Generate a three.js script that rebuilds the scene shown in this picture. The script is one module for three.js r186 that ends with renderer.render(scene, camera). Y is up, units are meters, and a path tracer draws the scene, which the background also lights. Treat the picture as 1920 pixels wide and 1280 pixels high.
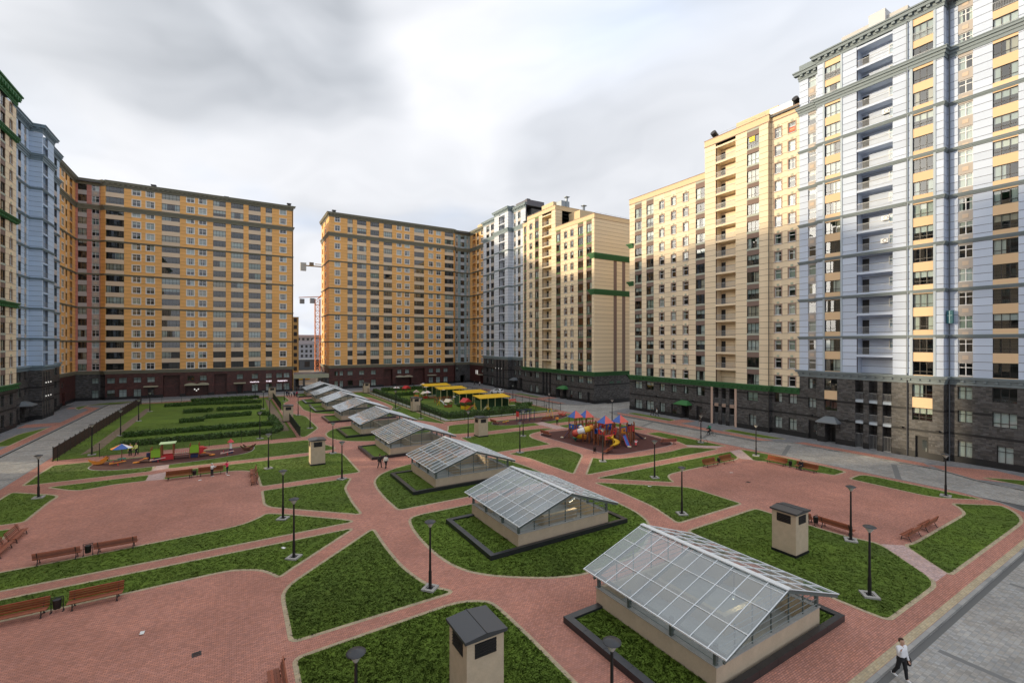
import * as THREE from 'three';
import { mergeGeometries } from 'three/addons/utils/BufferGeometryUtils.js';
import { MarchingCubes } from 'three/addons/objects/MarchingCubes.js';
import { ImprovedNoise } from 'three/addons/math/ImprovedNoise.js';

// ---------- camera ----------
// World: x = east (m), z = -north (m), y up. The camera stands at a fifth-floor window on the south side of the court.
const scene = new THREE.Scene();
const camera = new THREE.PerspectiveCamera(2 * Math.atan(640 / 858) * 180 / Math.PI, 1.5, 0.5, 6000);
camera.position.set(0, 15.5, 0);
camera.rotation.y = -31.3 * Math.PI / 180;
camera.setViewOffset(1920, 1280, 0, -4, 1920, 1280);
scene.add(camera);

const renderer = new THREE.WebGLRenderer({ antialias: true });
renderer.toneMapping = THREE.LinearToneMapping;
renderer.toneMappingExposure = 1.33;
renderer.shadowMap.enabled = true;

// ---------- sky: broken overcast, brightest round the low sun in the north-west ----------
const noise = new ImprovedNoise();
function fbm(x, y, z, oct = 5) { let a = 0.5, s = 0, n = 0; for (let i = 0; i < oct; i++) { s += a * noise.noise(x, y, z); n += a; x = x * 2.03 + 7.1; y = y * 2.03 + 3.7; z = z * 2.03 + 1.3; a *= 0.5; } return s / n; }
const smooth = (a, b, x) => { const t = Math.min(1, Math.max(0, (x - a) / (b - a))); return t * t * (3 - 2 * t); };
const mix = (a, b, t) => a + (b - a) * t;
const sunAz = 61 * Math.PI / 180, sunEl = 11.3 * Math.PI / 180;      // west of the court's long axis
const sunDir = new THREE.Vector3(-Math.sin(sunAz) * Math.cos(sunEl), Math.sin(sunEl), -Math.cos(sunAz) * Math.cos(sunEl));
const SKY = 1.0;
{
  const W = 1536, Hh = 768, data = new Float32Array(W * Hh * 4);
  // cloud masses: [azimuth east of north, elevation, width, height, weight], degrees
  const lumps = [[-18, 21, 9, 5, 0.2], [24, 10, 14, 5, 0.24], [38, 20, 14, 5, 0.2], [62, 33, 18, 6, 0.22], [110, 32, 22, 9, 0.22], [175, 42, 26, 9, 0.2], [235, 36, 26, 9, 0.22], [-70, 50, 22, 8, 0.25]];
  for (let j = 0; j < Hh; j++) {
    const el = ((j + 0.5) / Hh - 0.5) * Math.PI, cy = Math.cos(el), y = Math.sin(el);
    for (let i = 0; i < W; i++) {
      const ph = ((i + 0.5) / W - 0.5) * 2 * Math.PI, x = Math.cos(ph) * cy, z = Math.sin(ph) * cy;
      const k = 1 / (Math.max(y, 0) + 0.22), px = x * k, pz = z * k;
      const w1 = fbm(px * 0.9 + 5, pz * 0.9, 2.5, 4), w2 = fbm(px * 0.9, pz * 0.9 + 9, 7.5, 4);
      const f = fbm(px * 0.8 + w1 * 0.9, pz * 0.8 + w2 * 0.9, 0.7, 6);
      const f2 = fbm(px * 2.3 + w2, pz * 2.3 + w1, 4.2, 5);
      const azd = Math.atan2(x, -z) * 180 / Math.PI + w1 * 16, eld = el * 180 / Math.PI + w2 * 12;
      let dark = 0;
      for (const [a, e, sa, se, w] of lumps) { let da = azd - a; da = ((da + 540) % 360) - 180; const q = (da * Math.cos(el) / sa) ** 2 + ((eld - e) / se) ** 2; if (q < 12) dark += w * Math.exp(-q * 0.9) ; }
      const bank = smooth(20, 12, azd) * smooth(-30, -8, azd) * smooth(20, 30, eld) * smooth(70, 48, eld), wisp = fbm(azd * 0.045 + w1, eld * 0.13 + w2 * 0.6, 3.7, 5);
      dark = dark * (0.9 + 0.6 * f2) + bank * (0.66 + 0.5 * f2 + 0.3 * f) + smooth(-0.1, 0.45, f) * 0.22 + wisp * 0.5 - 0.02;
      const blue = Math.min(1, smooth(0.0, 0.38, fbm(px * 0.7 + 31, pz * 0.7 + 11 + w1, 3.3, 4)) * 0.8 + 0.9 * Math.exp(-(((azd - 43) / 11) ** 2) - ((eld - 32) / 6) ** 2) + smooth(48, 75, azd) * smooth(170, 100, azd) * smooth(12, 30, eld) * 0.6) * smooth(0.75, 0.2, dark);
      const c = x * sunDir.x + y * sunDir.y + z * sunDir.z, ang = Math.acos(Math.min(1, Math.max(-1, c))) * 180 / Math.PI;
      const glow = 5.0 * Math.exp(-((ang / 13) ** 2)) + 0.34 * Math.exp(-((ang / 34) ** 2));
      const low = 0.09 * Math.exp(-Math.max(el, 0) * 6);
      let L = (0.64 + low + 0.2 * Math.max(0, y)) * (1 - 0.5 * Math.min(1.2, Math.max(-0.3, dark))) + 0.05 * f2;
      const cool = 0.05 * Math.min(1, Math.max(0, dark)); let r = L * (1 - cool) * mix(0.975, 0.72, blue * 0.6), g = L * mix(0.99, 0.87, blue * 0.6), b = L * (1 + cool) * mix(1.035, 1.12, blue * 0.6);
      r += glow * 1.0; g += glow * 0.93; b += glow * 0.8;
      const o = (j * W + i) * 4;
      data[o] = r * SKY; data[o + 1] = g * SKY; data[o + 2] = b * SKY; data[o + 3] = 1;
    }
  }
  const sky = new THREE.DataTexture(data, W, Hh, THREE.RGBAFormat, THREE.FloatType);
  sky.mapping = THREE.EquirectangularReflectionMapping; sky.magFilter = THREE.LinearFilter; sky.minFilter = THREE.LinearFilter; sky.needsUpdate = true;
  scene.background = sky; scene.environment = sky;
}
const sun = new THREE.DirectionalLight(new THREE.Color().setRGB(1.0, 0.82, 0.56), 3.0);
sun.position.copy(sunDir).multiplyScalar(400); sun.target.position.set(25, 0, -80);
sun.position.add(sun.target.position);
sun.castShadow = true; sun.shadow.radius = 3; sun.shadow.mapSize.set(4096, 4096);
Object.assign(sun.shadow.camera, { left: -200, right: 200, top: 200, bottom: -200, near: 1, far: 900 });
scene.add(sun, sun.target);

// ---------- helpers ----------
function rng(seed) { let a = seed >>> 0; return () => { a = (a + 0x6D2B79F5) | 0; let t = Math.imul(a ^ (a >>> 15), 1 | a); t = (t + Math.imul(t ^ (t >>> 7), 61 | t)) ^ t; return ((t ^ (t >>> 14)) >>> 0) / 4294967296; }; }
const R = rng(77);
const V = (e, n, y = 0) => new THREE.Vector3(e, y, -n);
const lin = (r, g, b) => new THREE.Color().setRGB(r, g, b);
function std(c, rough = 0.85, extra = {}) { return new THREE.MeshStandardMaterial({ color: c.isColor ? c : lin(...c), roughness: rough, metalness: 0, ...extra }); }
const taken = new Map();
function numbered(name) { const n = taken.get(name) ?? 0; taken.set(name, n + 1); return n ? `${name}_${String(n).padStart(3, '0')}` : name; }
function shade(o) { o.castShadow = true; o.receiveShadow = true; return o; }
function mesh(name, geo, mat, parent) { const m = shade(new THREE.Mesh(geo, mat)); m.name = name; parent.add(m); return m; }
function thing(name, label, category, [e, n, y = 0] = [0, 0, 0], turn = 0, group) { const g = new THREE.Group(); g.name = numbered(name); g.position.set(e, y, -n); g.rotation.y = turn; g.userData = { label, category }; if (group) g.userData.group = group; scene.add(g); return g; }
function copyOf(src, label, [e, n, y = 0], turn = 0) { const g = src.clone(); g.name = numbered(src.name.replace(/_\d{3}$/, '')); g.userData = { ...src.userData, label }; g.position.set(e, y, -n); g.rotation.y = turn; scene.add(g); return g; }
function structure(name, geo, mat, y = 0, label) { const m = shade(new THREE.Mesh(geo, mat)); m.name = numbered(name); m.userData = { kind: 'structure' }; if (label) m.userData.label = label; m.position.y = y; scene.add(m); return m; }
// box with uv in metres
function bx(w, h, d, x = 0, y = 0, z = 0) {
  const g = new THREE.BoxGeometry(w, h, d), uv = g.attributes.uv, s = [[d, h], [d, h], [w, d], [w, d], [w, h], [w, h]];
  for (let i = 0; i < 24; i++) { const [a, b] = s[(i / 4) | 0]; uv.setXY(i, uv.getX(i) * a, uv.getY(i) * b); }
  return g.translate(x, y, z);
}
// box from corner to corner
const bb = (x0, x1, y0, y1, z0, z1) => bx(x1 - x0, y1 - y0, z1 - z0, (x0 + x1) / 2, (y0 + y1) / 2, (z0 + z1) / 2);
function cyl(r0, r1, h, x = 0, y = 0, z = 0, seg = 12) { return new THREE.CylinderGeometry(r1, r0, h, seg).translate(x, y, z); }
function tube(a, b, r, seg = 6) { const A = new THREE.Vector3(...a), B = new THREE.Vector3(...b), L = A.distanceTo(B), g = new THREE.CylinderGeometry(r, r, L, seg); const q = new THREE.Quaternion().setFromUnitVectors(new THREE.Vector3(0, 1, 0), B.clone().sub(A).normalize()); g.applyQuaternion(q); return g.translate((A.x + B.x) / 2, (A.y + B.y) / 2, (A.z + B.z) / 2); }
function merge(list) {
  const keys = list.every((g) => g.attributes.color) ? ['position', 'normal', 'uv', 'color'] : ['position', 'normal', 'uv'];
  return mergeGeometries(list.map((g) => { const h = g.index ? g.toNonIndexed() : g.clone(); for (const k of Object.keys(h.attributes)) if (!keys.includes(k)) h.deleteAttribute(k); h.morphAttributes = {}; return h; }), false);
}
function tint(g, c) { const n = g.attributes.position.count, a = new Float32Array(n * 3); for (let i = 0; i < n; i++) { a[i * 3] = c[0]; a[i * 3 + 1] = c[1]; a[i * 3 + 2] = c[2]; } g.setAttribute('color', new THREE.BufferAttribute(a, 3)); return g; }

// ---------- textures ----------
function dataTex(n, fn, srgb = true) {
  const d = new Uint8Array(n * n * 4);
  for (let j = 0; j < n; j++) for (let i = 0; i < n; i++) { const c = fn(i, j), o = (j * n + i) * 4; d[o] = c[0]; d[o + 1] = c[1]; d[o + 2] = c[2]; d[o + 3] = 255; }
  const t = new THREE.DataTexture(d, n, n); t.wrapS = t.wrapT = THREE.RepeatWrapping; t.magFilter = THREE.LinearFilter; t.minFilter = THREE.LinearMipmapLinearFilter; t.generateMipmaps = true; if (srgb) t.colorSpace = THREE.SRGBColorSpace; t.needsUpdate = true; return t;
}
// tileable value noise on an n-grid
function tileNoise(n, cells, seed) {
  const r = rng(seed), v = new Float32Array(cells * cells); for (let i = 0; i < v.length; i++) v[i] = r();
  const out = new Float32Array(n * n), s = cells / n;
  for (let j = 0; j < n; j++) for (let i = 0; i < n; i++) { const x = i * s, y = j * s, xi = x | 0, yi = y | 0; let fx = x - xi, fy = y - yi; fx = fx * fx * (3 - 2 * fx); fy = fy * fy * (3 - 2 * fy); const x1 = (xi + 1) % cells, y1 = (yi + 1) % cells; out[j * n + i] = mix(mix(v[yi * cells + xi], v[yi * cells + x1], fx), mix(v[y1 * cells + xi], v[y1 * cells + x1], fx), fy); }
  return out;
}
function layered(n, list, seed) { const a = new Float32Array(n * n); let w = 0; list.forEach(([c, k], q) => { const t = tileNoise(n, c, seed + q * 17); w += k; for (let i = 0; i < a.length; i++) a[i] += t[i] * k; }); for (let i = 0; i < a.length; i++) a[i] /= w; return a; }
const clamp8 = (v) => Math.max(0, Math.min(255, v));
const lsrgb = (v) => 255 * (v <= 0.0031308 ? v * 12.92 : 1.055 * Math.pow(v, 1 / 2.4) - 0.055);
// masonry: n px over `size` m; stones bw x bh, each with its own tone, and a joint; herring = paired pavers turned by turns
function masonry(n, size, bw, bh, joint, col, jcol, vary, seed, { basket = false, grain = 0.1, blotch = 0.12 } = {}) {
  const ns = layered(n, [[n / 4, 1], [n / 8, 1]], seed), bl = layered(n, [[6, 2], [17, 1.2], [48, 0.6]], seed + 5), px = size / n;
  const hash = (a, b) => { let h = Math.imul(a * 374761393 + b * 668265263 + seed * 1442695041, 1274126177); h ^= h >>> 13; h = Math.imul(h, 1103515245); return ((h ^ (h >>> 16)) >>> 0) / 4294967296; };
  const rows = Math.round(size / bh), cols = Math.round(size / bw), tones = new Uint8Array(n * n), H = new Float32Array(n * n);
  const t = dataTex(n, (i, j) => {
    const x = i * px, y = j * px; let a, b, u, v, w = bw, h = bh;
    if (basket) { const Q = bw, qa = Math.floor(x / Q), qb = Math.floor(y / Q); u = x - qa * Q; v = y - qb * Q; if ((qa + qb) & 1) { const tt = u; u = v; v = tt; } const half = Math.floor(v / bh); v -= half * bh; a = qa * 7 + half; b = qb; }
    else { b = Math.floor(y / bh); const off = (b & 1) ? bw / 2 : 0; a = Math.floor((x + off) / bw); u = x + off - a * bw; v = y - b * bh; a = ((a % cols) + cols) % cols; b = b % rows; }
    const edge = Math.min(u, w - u, v, h - v), k = hash(a, b), k2 = hash(a + 91, b + 13);
    const q = j * n + i, g = 1 + (ns[q] - 0.5) * grain * 2 + (bl[q] - 0.5) * blotch * 2;
    const m = edge < joint / 2 ? 0 : 1; H[q] = m;
    const tone = 1 + (k - 0.5) * vary;
    return m ? [clamp8(lsrgb(col[0] * tone * g * (1 + (k2 - 0.5) * 0.08))), clamp8(lsrgb(col[1] * tone * g)), clamp8(lsrgb(col[2] * tone * g * (1 - (k2 - 0.5) * 0.1)))] : [clamp8(lsrgb(jcol[0] * g)), clamp8(lsrgb(jcol[1] * g)), clamp8(lsrgb(jcol[2] * g))];
  });
  t.userData = { size, H, n }; return t;
}
function grainTex(n, size, col, list, amt, seed, hueAmt = 0) { const a = layered(n, list, seed), b = layered(n, list, seed + 99); const t = dataTex(n, (i, j) => { const q = j * n + i, g = 1 + (a[q] - 0.5) * 2 * amt, h = (b[q] - 0.5) * 2 * hueAmt; return [clamp8(lsrgb(col[0] * g * (1 + h))), clamp8(lsrgb(col[1] * g)), clamp8(lsrgb(col[2] * g * (1 - h)))]; }); t.userData = { size }; return t; }
// material whose uv are metres
function mapped(tex, rough, extra = {}) { tex.repeat.set(1 / tex.userData.size, 1 / tex.userData.size); return new THREE.MeshStandardMaterial({ map: tex, roughness: rough, ...extra }); }

const T = {
  red: masonry(2048, 9.6, 0.2, 0.1, 0.016, [0.465, 0.208, 0.150], [0.165, 0.08, 0.062], 0.34, 3, { blotch: 0.17, grain: 0.12 }),
  tan: masonry(512, 3.2, 0.2, 0.1, 0.008, [0.43, 0.35, 0.225], [0.2, 0.165, 0.12], 0.28, 5, { blotch: 0.18 }),
  road: masonry(1024, 6.4, 0.2, 0.2, 0.012, [0.31, 0.295, 0.27], [0.13, 0.125, 0.115], 0.34, 7, { blotch: 0.22 }),
  grey: masonry(1024, 6.4, 0.4, 0.2, 0.01, [0.20, 0.20, 0.205], [0.10, 0.10, 0.10], 0.26, 9, { blotch: 0.18 }),
  pink: masonry(512, 3.2, 0.2, 0.1, 0.008, [0.47, 0.33, 0.30], [0.26, 0.2, 0.18], 0.3, 11, { blotch: 0.2 }),
  stone: masonry(1024, 6, 0.5, 0.2, 0.006, [0.068, 0.065, 0.064], [0.03, 0.029, 0.028], 1.0, 13, { blotch: 0.3, grain: 0.2 }),
  brown: masonry(512, 4.8, 0.6, 0.3, 0.012, [0.075, 0.024, 0.02], [0.03, 0.012, 0.011], 0.5, 15, { blotch: 0.2 }),
  stucco: grainTex(512, 2.4, [0.50, 0.40, 0.285], [[8, 1.2], [32, 0.7], [128, 0.8], [256, 1.2]], 0.2, 17, 0.03),
  grass: grainTex(2048, 7, [0.092, 0.15, 0.009], [[9, 0.5], [40, 0.6], [150, 0.9], [512, 1.6], [1024, 2.6]], 0.62, 19, 0.2),
  rubber: grainTex(512, 3, [0.085, 0.028, 0.022], [[6, 1], [40, 0.6], [256, 1.6]], 0.4, 21, 0.06),
  granite: grainTex(512, 1.2, [0.026, 0.027, 0.03], [[4, 0.8], [64, 0.8], [256, 1.6]], 0.5, 23),
  concrete: grainTex(512, 3, [0.36, 0.345, 0.32], [[6, 1.2], [24, 1], [128, 0.8], [256, 1]], 0.3, 25, 0.02),
  wood: grainTex(512, 0.8, [0.25, 0.075, 0.035], [[4, 1], [64, 1], [256, 1]], 0.35, 27, 0.05),
  mulch: grainTex(512, 3, [0.20, 0.145, 0.095], [[8, 1], [60, 1.2], [256, 1.6]], 0.55, 29, 0.06),
  asphalt: grainTex(512, 6, [0.1, 0.1, 0.1], [[5, 1], [40, 1], [256, 1]], 0.3, 31),
};
const M = {
  red: mapped(T.red, 0.85, { vertexColors: true }), tan: mapped(T.tan, 0.88), road: mapped(T.road, 0.85, { vertexColors: true }), grey: mapped(T.grey, 0.85), pink: mapped(T.pink, 0.88),
  stone: mapped(T.stone, 0.5), brown: mapped(T.brown, 0.45), stucco: mapped(T.stucco, 0.92), grass: mapped(T.grass, 0.95, { vertexColors: true }), sod: mapped(T.grass, 0.95), rubber: mapped(T.rubber, 0.95),
  granite: mapped(T.granite, 0.3), concrete: mapped(T.concrete, 0.9), wood: mapped(T.wood, 0.5), mulch: mapped(T.mulch, 1), asphalt: mapped(T.asphalt, 0.9),
  iron: std([0.012, 0.012, 0.013], 0.42), steel: std([0.30, 0.33, 0.33], 0.4, { metalness: 0.6 }), greenSteel: std([0.12, 0.15, 0.145], 0.45, { metalness: 0.3 }),
  white: std([0.78, 0.78, 0.77], 0.4), black: std([0.012, 0.012, 0.013], 0.5), plinth: std([0.010, 0.010, 0.011], 0.5),
  frameDark: std([0.03, 0.026, 0.024], 0.4), inside: std([0.10, 0.095, 0.09], 0.95), roofing: std([0.12, 0.12, 0.125], 0.8), zinc: std([0.26, 0.29, 0.31], 0.35, { metalness: 0.5 }),
  green: std([0.045, 0.17, 0.05], 0.45), yellowRoof: std([0.78, 0.50, 0.02], 0.45),
};
const glass = new THREE.MeshPhysicalMaterial({ color: lin(0.72, 0.8, 0.8), roughness: 0, transmission: 1, thickness: 0, ior: 2.0 });
const roofGlasses = [[0.80, 0.66], [0.86, 0.72], [0.74, 0.6]].map(([tr, c]) => new THREE.MeshPhysicalMaterial({ color: lin(c * 0.86, c * 0.98, c), roughness: 0.05, transmission: tr, thickness: 0, ior: 2.15 }));   // tinted laminated glass, some panes dustier
// ---------- ground ----------
const inPoly = (p, e, n) => { let c = false; for (let i = 0, j = p.length - 1; i < p.length; j = i++) if ((p[i][1] > n) !== (p[j][1] > n) && e < (p[j][0] - p[i][0]) * (n - p[i][1]) / (p[j][1] - p[i][1]) + p[i][0]) c = !c; return c; };
const area = (p) => p.reduce((s, a, i) => { const b = p[(i + 1) % p.length]; return s + a[0] * b[1] - b[0] * a[1]; }, 0) / 2;
const ccw = (p) => (area(p) < 0 ? p.slice().reverse() : p);
function roundPoly(p, r) {
  const out = [];
  p.forEach((b, i) => {
    const a = p[(i + p.length - 1) % p.length], c = p[(i + 1) % p.length], la = Math.hypot(a[0] - b[0], a[1] - b[1]), lc = Math.hypot(c[0] - b[0], c[1] - b[1]);
    const cos = ((a[0] - b[0]) * (c[0] - b[0]) + (a[1] - b[1]) * (c[1] - b[1])) / (la * lc), k = cos > -0.3 ? Math.min(0.35, r) : r, ta = Math.min(k, la * 0.45) / la, tc = Math.min(k, lc * 0.45) / lc;
    const A = [b[0] + (a[0] - b[0]) * ta, b[1] + (a[1] - b[1]) * ta], C = [b[0] + (c[0] - b[0]) * tc, b[1] + (c[1] - b[1]) * tc];
    for (let q = 0; q <= 4; q++) { const t = q / 4, u = 1 - t; out.push([u * u * A[0] + 2 * u * t * b[0] + t * t * C[0], u * u * A[1] + 2 * u * t * b[1] + t * t * C[1]]); }
  });
  return out;
}
function offsetPoly(p, d) {   // outward for counter-clockwise rings
  return p.map((b, i) => {
    const a = p[(i + p.length - 1) % p.length], c = p[(i + 1) % p.length]; let n1 = [b[1] - a[1], a[0] - b[0]], n2 = [c[1] - b[1], b[0] - c[0]]; const l1 = Math.hypot(...n1) || 1, l2 = Math.hypot(...n2) || 1; n1 = [n1[0] / l1, n1[1] / l1]; n2 = [n2[0] / l2, n2[1] / l2];
    let m = [n1[0] + n2[0], n1[1] + n2[1]]; const l = Math.hypot(...m) || 1; m = [m[0] / l, m[1] / l]; const k = Math.min(2.2, 1 / Math.max(0.3, m[0] * n1[0] + m[1] * n1[1])); return [b[0] + m[0] * d * k, b[1] + m[1] * d * k];
  });
}
function clipCell(p, x0, x1, y0, y1) {
  let q = p; const cut = (f, g) => { const o = []; for (let i = 0; i < q.length; i++) { const a = q[i], b = q[(i + 1) % q.length], fa = f(a), fb = f(b); if (fa >= 0) o.push(a); if ((fa >= 0) !== (fb >= 0)) { const t = fa / (fa - fb); o.push([a[0] + (b[0] - a[0]) * t, a[1] + (b[1] - a[1]) * t]); } } q = o; };
  cut((a) => a[0] - x0); if (q.length) cut((a) => x1 - a[0]); if (q.length) cut((a) => a[1] - y0); if (q.length) cut((a) => y1 - a[1]); return q;
}
// a flat sheet over a polygon, cut into cells so that its tint can wander; uv are metres
function sheet(pts, cell = 0, vary = 0.12, seed = 0) {
  const p = ccw(pts), pos = [], uv = [], col = [];
  const put = (poly) => { const tri = THREE.ShapeUtils.triangulateShape(poly.map((a) => new THREE.Vector2(a[0], a[1])), []); for (const t of tri) for (const i of t) { const [e, n] = poly[i]; pos.push(e, 0, -n); uv.push(e, n); const k = 1 + vary * (1.6 * fbm(e * 0.11 + seed, n * 0.11, 0.3, 3) + 1.2 * fbm(e * 0.45, n * 0.45 + seed, 2.3, 3)), h = 0.05 * fbm(e * 0.2 + 40, n * 0.2 + seed, 5, 2); col.push(k * (1 + h), k, k * (1 - h)); } };
  if (!cell) put(p); else {
    const xs = p.map((a) => a[0]), ys = p.map((a) => a[1]), X0 = Math.floor(Math.min(...xs) / cell), X1 = Math.ceil(Math.max(...xs) / cell), Y0 = Math.floor(Math.min(...ys) / cell), Y1 = Math.ceil(Math.max(...ys) / cell);
    for (let a = X0; a < X1; a++) for (let b = Y0; b < Y1; b++) { const q = clipCell(p, a * cell, (a + 1) * cell, b * cell, (b + 1) * cell); const z = []; for (const v of q) if (!z.length || Math.hypot(v[0] - z[z.length - 1][0], v[1] - z[z.length - 1][1]) > 1e-4) z.push(v); if (z.length > 2 && Math.abs(area(z)) > 1e-4) put(z); }
  }
  const g = new THREE.BufferGeometry(); g.setAttribute('position', new THREE.Float32BufferAttribute(pos, 3)); g.setAttribute('uv', new THREE.Float32BufferAttribute(uv, 2)); g.setAttribute('color', new THREE.Float32BufferAttribute(col, 3)); g.computeVertexNormals();
  return g;
}
function slabSides(pts, h) { const p = ccw(pts), pos = [], uv = []; let L = 0; p.forEach((a, i) => { const b = p[(i + 1) % p.length], l = Math.hypot(b[0] - a[0], b[1] - a[1]); pos.push(a[0], -h, -a[1], b[0], -h, -b[1], b[0], 0, -b[1], a[0], -h, -a[1], b[0], 0, -b[1], a[0], 0, -a[1]); uv.push(L, 0, L + l, 0, L + l, h, L, 0, L + l, h, L, h); L += l; }); const g = new THREE.BufferGeometry(); g.setAttribute('position', new THREE.Float32BufferAttribute(pos, 3)); g.setAttribute('uv', new THREE.Float32BufferAttribute(uv, 2)); g.computeVertexNormals(); return g; }
const rect = (e0, e1, n0, n1) => [[e0, n0], [e1, n0], [e1, n1], [e0, n1]];

structure('ground', sheet(rect(-1500, 1500, -900, 2600)), M.asphalt, -0.16, 'dark asphalt ground beyond the housing court');
const roadLeft = [[-27.35, -8], [-21.4, -8], [-21.4, 158], [-27.35, 158]];
const roadRight = [[65.05, -8], [71.5, -8], [71.6, 14], [72.1, 17], [74.4, 21], [74.6, 38.6], [71.7, 41.6], [71.6, 74], [73, 77.4], [80, 79.4], [140, 79.4], [140, 88.8], [80, 88.8], [74, 91], [71.6, 94], [71.6, 158], [65.05, 158]];
structure('road', sheet(roadLeft, 2, 0.14, 3), M.road, -0.12, 'grey paved road along the western blocks');
structure('road', sheet(roadRight, 2, 0.14, 9), M.road, -0.12, 'grey paved road along the eastern blocks');
structure('road', sheet(rect(-21.4, 65.05, -8, 9.3), 2, 0.14, 14), M.road, -0.12, 'grey paved road at the southern end of the court');
structure('road', sheet(rect(-21.4, 65.05, 152, 158), 2, 0.14, 19), M.road, -0.12, 'grey paved road in front of the northern blocks');
// darker paver bands across the roads
{
  const bands = [];
  for (const n of [23, 36, 49, 62]) bands.push(sheet([[65.3, n - 1.5], [73, n + 1.6], [73, n + 2.2], [65.3, n - 0.9]]));
  for (let n = 66; n < 150; n += 9) bands.push(sheet(rect(-27.1, -21.6, n, n + 0.3)));
  for (const e of [30.5, 43, 56]) bands.push(sheet(rect(e, e + 0.35, -2, 8.6)));
  structure('road_marking', merge(bands), std([0.17, 0.17, 0.165], 0.85), -0.115, 'dark grey paver bands laid across the roads');
}
structure('gutter_shade', merge([sheet(rect(-21, 57, 8.98, 9.28)), sheet(rect(64.6 + 0.5, 65.6, 18, 150)), sheet(rect(71.1, 71.55, 42, 73))]), std([0.12, 0.12, 0.115], 0.8), -0.114, 'dark drainage strip along the kerbs with the kerb shadow painted in');  // flat dark strip: drain line with the shadow of the kerb painted into it
const court = [[-21.4, 9.3], [56, 9.3], [59.4, 9.75], [62, 11.0], [63.9, 13.2], [65, 16.6], [65.05, 152], [-21.4, 152]];
structure('pavement', sheet(court, 1.2, 0.19, 1), M.red, 0, 'red brick paving of the inner court');
structure('pavement_edge', slabSides(court, 0.16), M.concrete, 0);
const walkL = rect(-34.6, -27.35, -8, 158), walkR = [[71.5, -8], [82, -8], [82, 79.4], [80, 79.4], [73, 77.4], [71.6, 74], [71.7, 41.6], [74.6, 38.6], [74.4, 21], [72.1, 17], [71.6, 14]];
const walkR2 = [[80, 88.8], [83, 88.8], [83, 166], [71.6, 166], [71.6, 94], [74, 91]], walkN = [[-37, 158], [71.6, 158], [71.6, 166], [-37, 166]];
for (const [w, l] of [[walkL, 'western'], [walkR, 'southeastern'], [walkR2, 'northeastern'], [walkN, 'northern']]) {
  structure('sidewalk', sheet(w), M.grey, 0, `grey paved sidewalk at the foot of the ${l} blocks`); structure('sidewalk_edge', slabSides(w, 0.16), M.concrete, 0);
}
const redStrips = [rect(-29.2, -27.7, 60, 118), [[-29.2, 118], [-27.7, 118], [-27.7, 146], [-31, 150], [-34, 150], [-34, 147.5], [-31, 147], [-29.2, 144]], rect(-34, -29.2, 118.5, 123), [[71.9, 42], [73.6, 40.6], [74.2, 60], [73.9, 76], [72.1, 73.6]], [[74.7, 21.6], [76.6, 23], [76.6, 37.6], [74.9, 38.3]], [[72.3, 17.2], [76.5, 10], [79.5, 17], [76, 22.4], [74.6, 20.8]], [[71.9, 95], [73.4, 93.6], [73.6, 140], [71.9, 140]], rect(73.6, 78.8, 59, 62), rect(73.6, 78.8, 104.5, 108)];
for (const s of redStrips) structure('path', sheet(s, 1.6, 0.14, 8), M.red, 0.005, 'red brick strip in the grey sidewalk');
// kerbs: 1 m granite stones where the photograph is near enough to tell them, longer runs beyond
{
  const runs = [[court, 'court'], [walkR, 'southeastern sidewalk'], [walkR2, 'northeastern sidewalk'], [walkL, 'western sidewalk']], km = [std([0.30, 0.295, 0.28], 0.85), std([0.25, 0.25, 0.24], 0.85), std([0.34, 0.33, 0.31], 0.85)];
  for (const [poly, where] of runs) {
    const p = ccw(poly), k = new THREE.Group(); k.name = numbered('kerb'); k.userData = { kind: 'structure', label: `grey granite kerb edging the ${where}` }; scene.add(k);
    const far = [], r = rng(5); let near = 0;
    p.forEach((a, i) => {
      const b = p[(i + 1) % p.length], L = Math.hypot(b[0] - a[0], b[1] - a[1]), n = Math.max(1, Math.round(L / (L > 40 ? 1 : 1))), ang = Math.atan2(b[1] - a[1], b[0] - a[0]);
      const facade = where !== 'court' && (Math.abs((a[0] + b[0]) / 2) > 79 || (a[0] + b[0]) / 2 < -34); if (facade) return;
      for (let q = 0; q < n; q++) {
        const t = (q + 0.5) / n, e = mix(a[0], b[0], t), nn = mix(a[1], b[1], t), g = bx(L / n - 0.015, 0.17, 0.2);
        const inw = 0.1, ee = e - Math.sin(ang) * inw, ne = nn + Math.cos(ang) * inw, d = Math.hypot(e, nn);
        if (d < 62 && nn > 4 && e > 10 && near < 160) { const m = mesh('kerbstone', g, km[(r() * 3) | 0], k); m.position.set(ee, -0.073, -ne); m.rotation.y = ang; near++; }
        else { g.rotateY(ang); g.translate(ee, -0.073, -ne); far.push(g); }
      }
    });
    if (far.length) { const m = mesh('kerb_run', merge(far), km[1], k); m.userData.kind = 'stuff'; }
  }
}
structure('path', sheet(rect(-21.0, 57, 9.52, 9.9)), M.tan, 0.006, 'tan brick strip behind the southern kerb');
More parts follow.
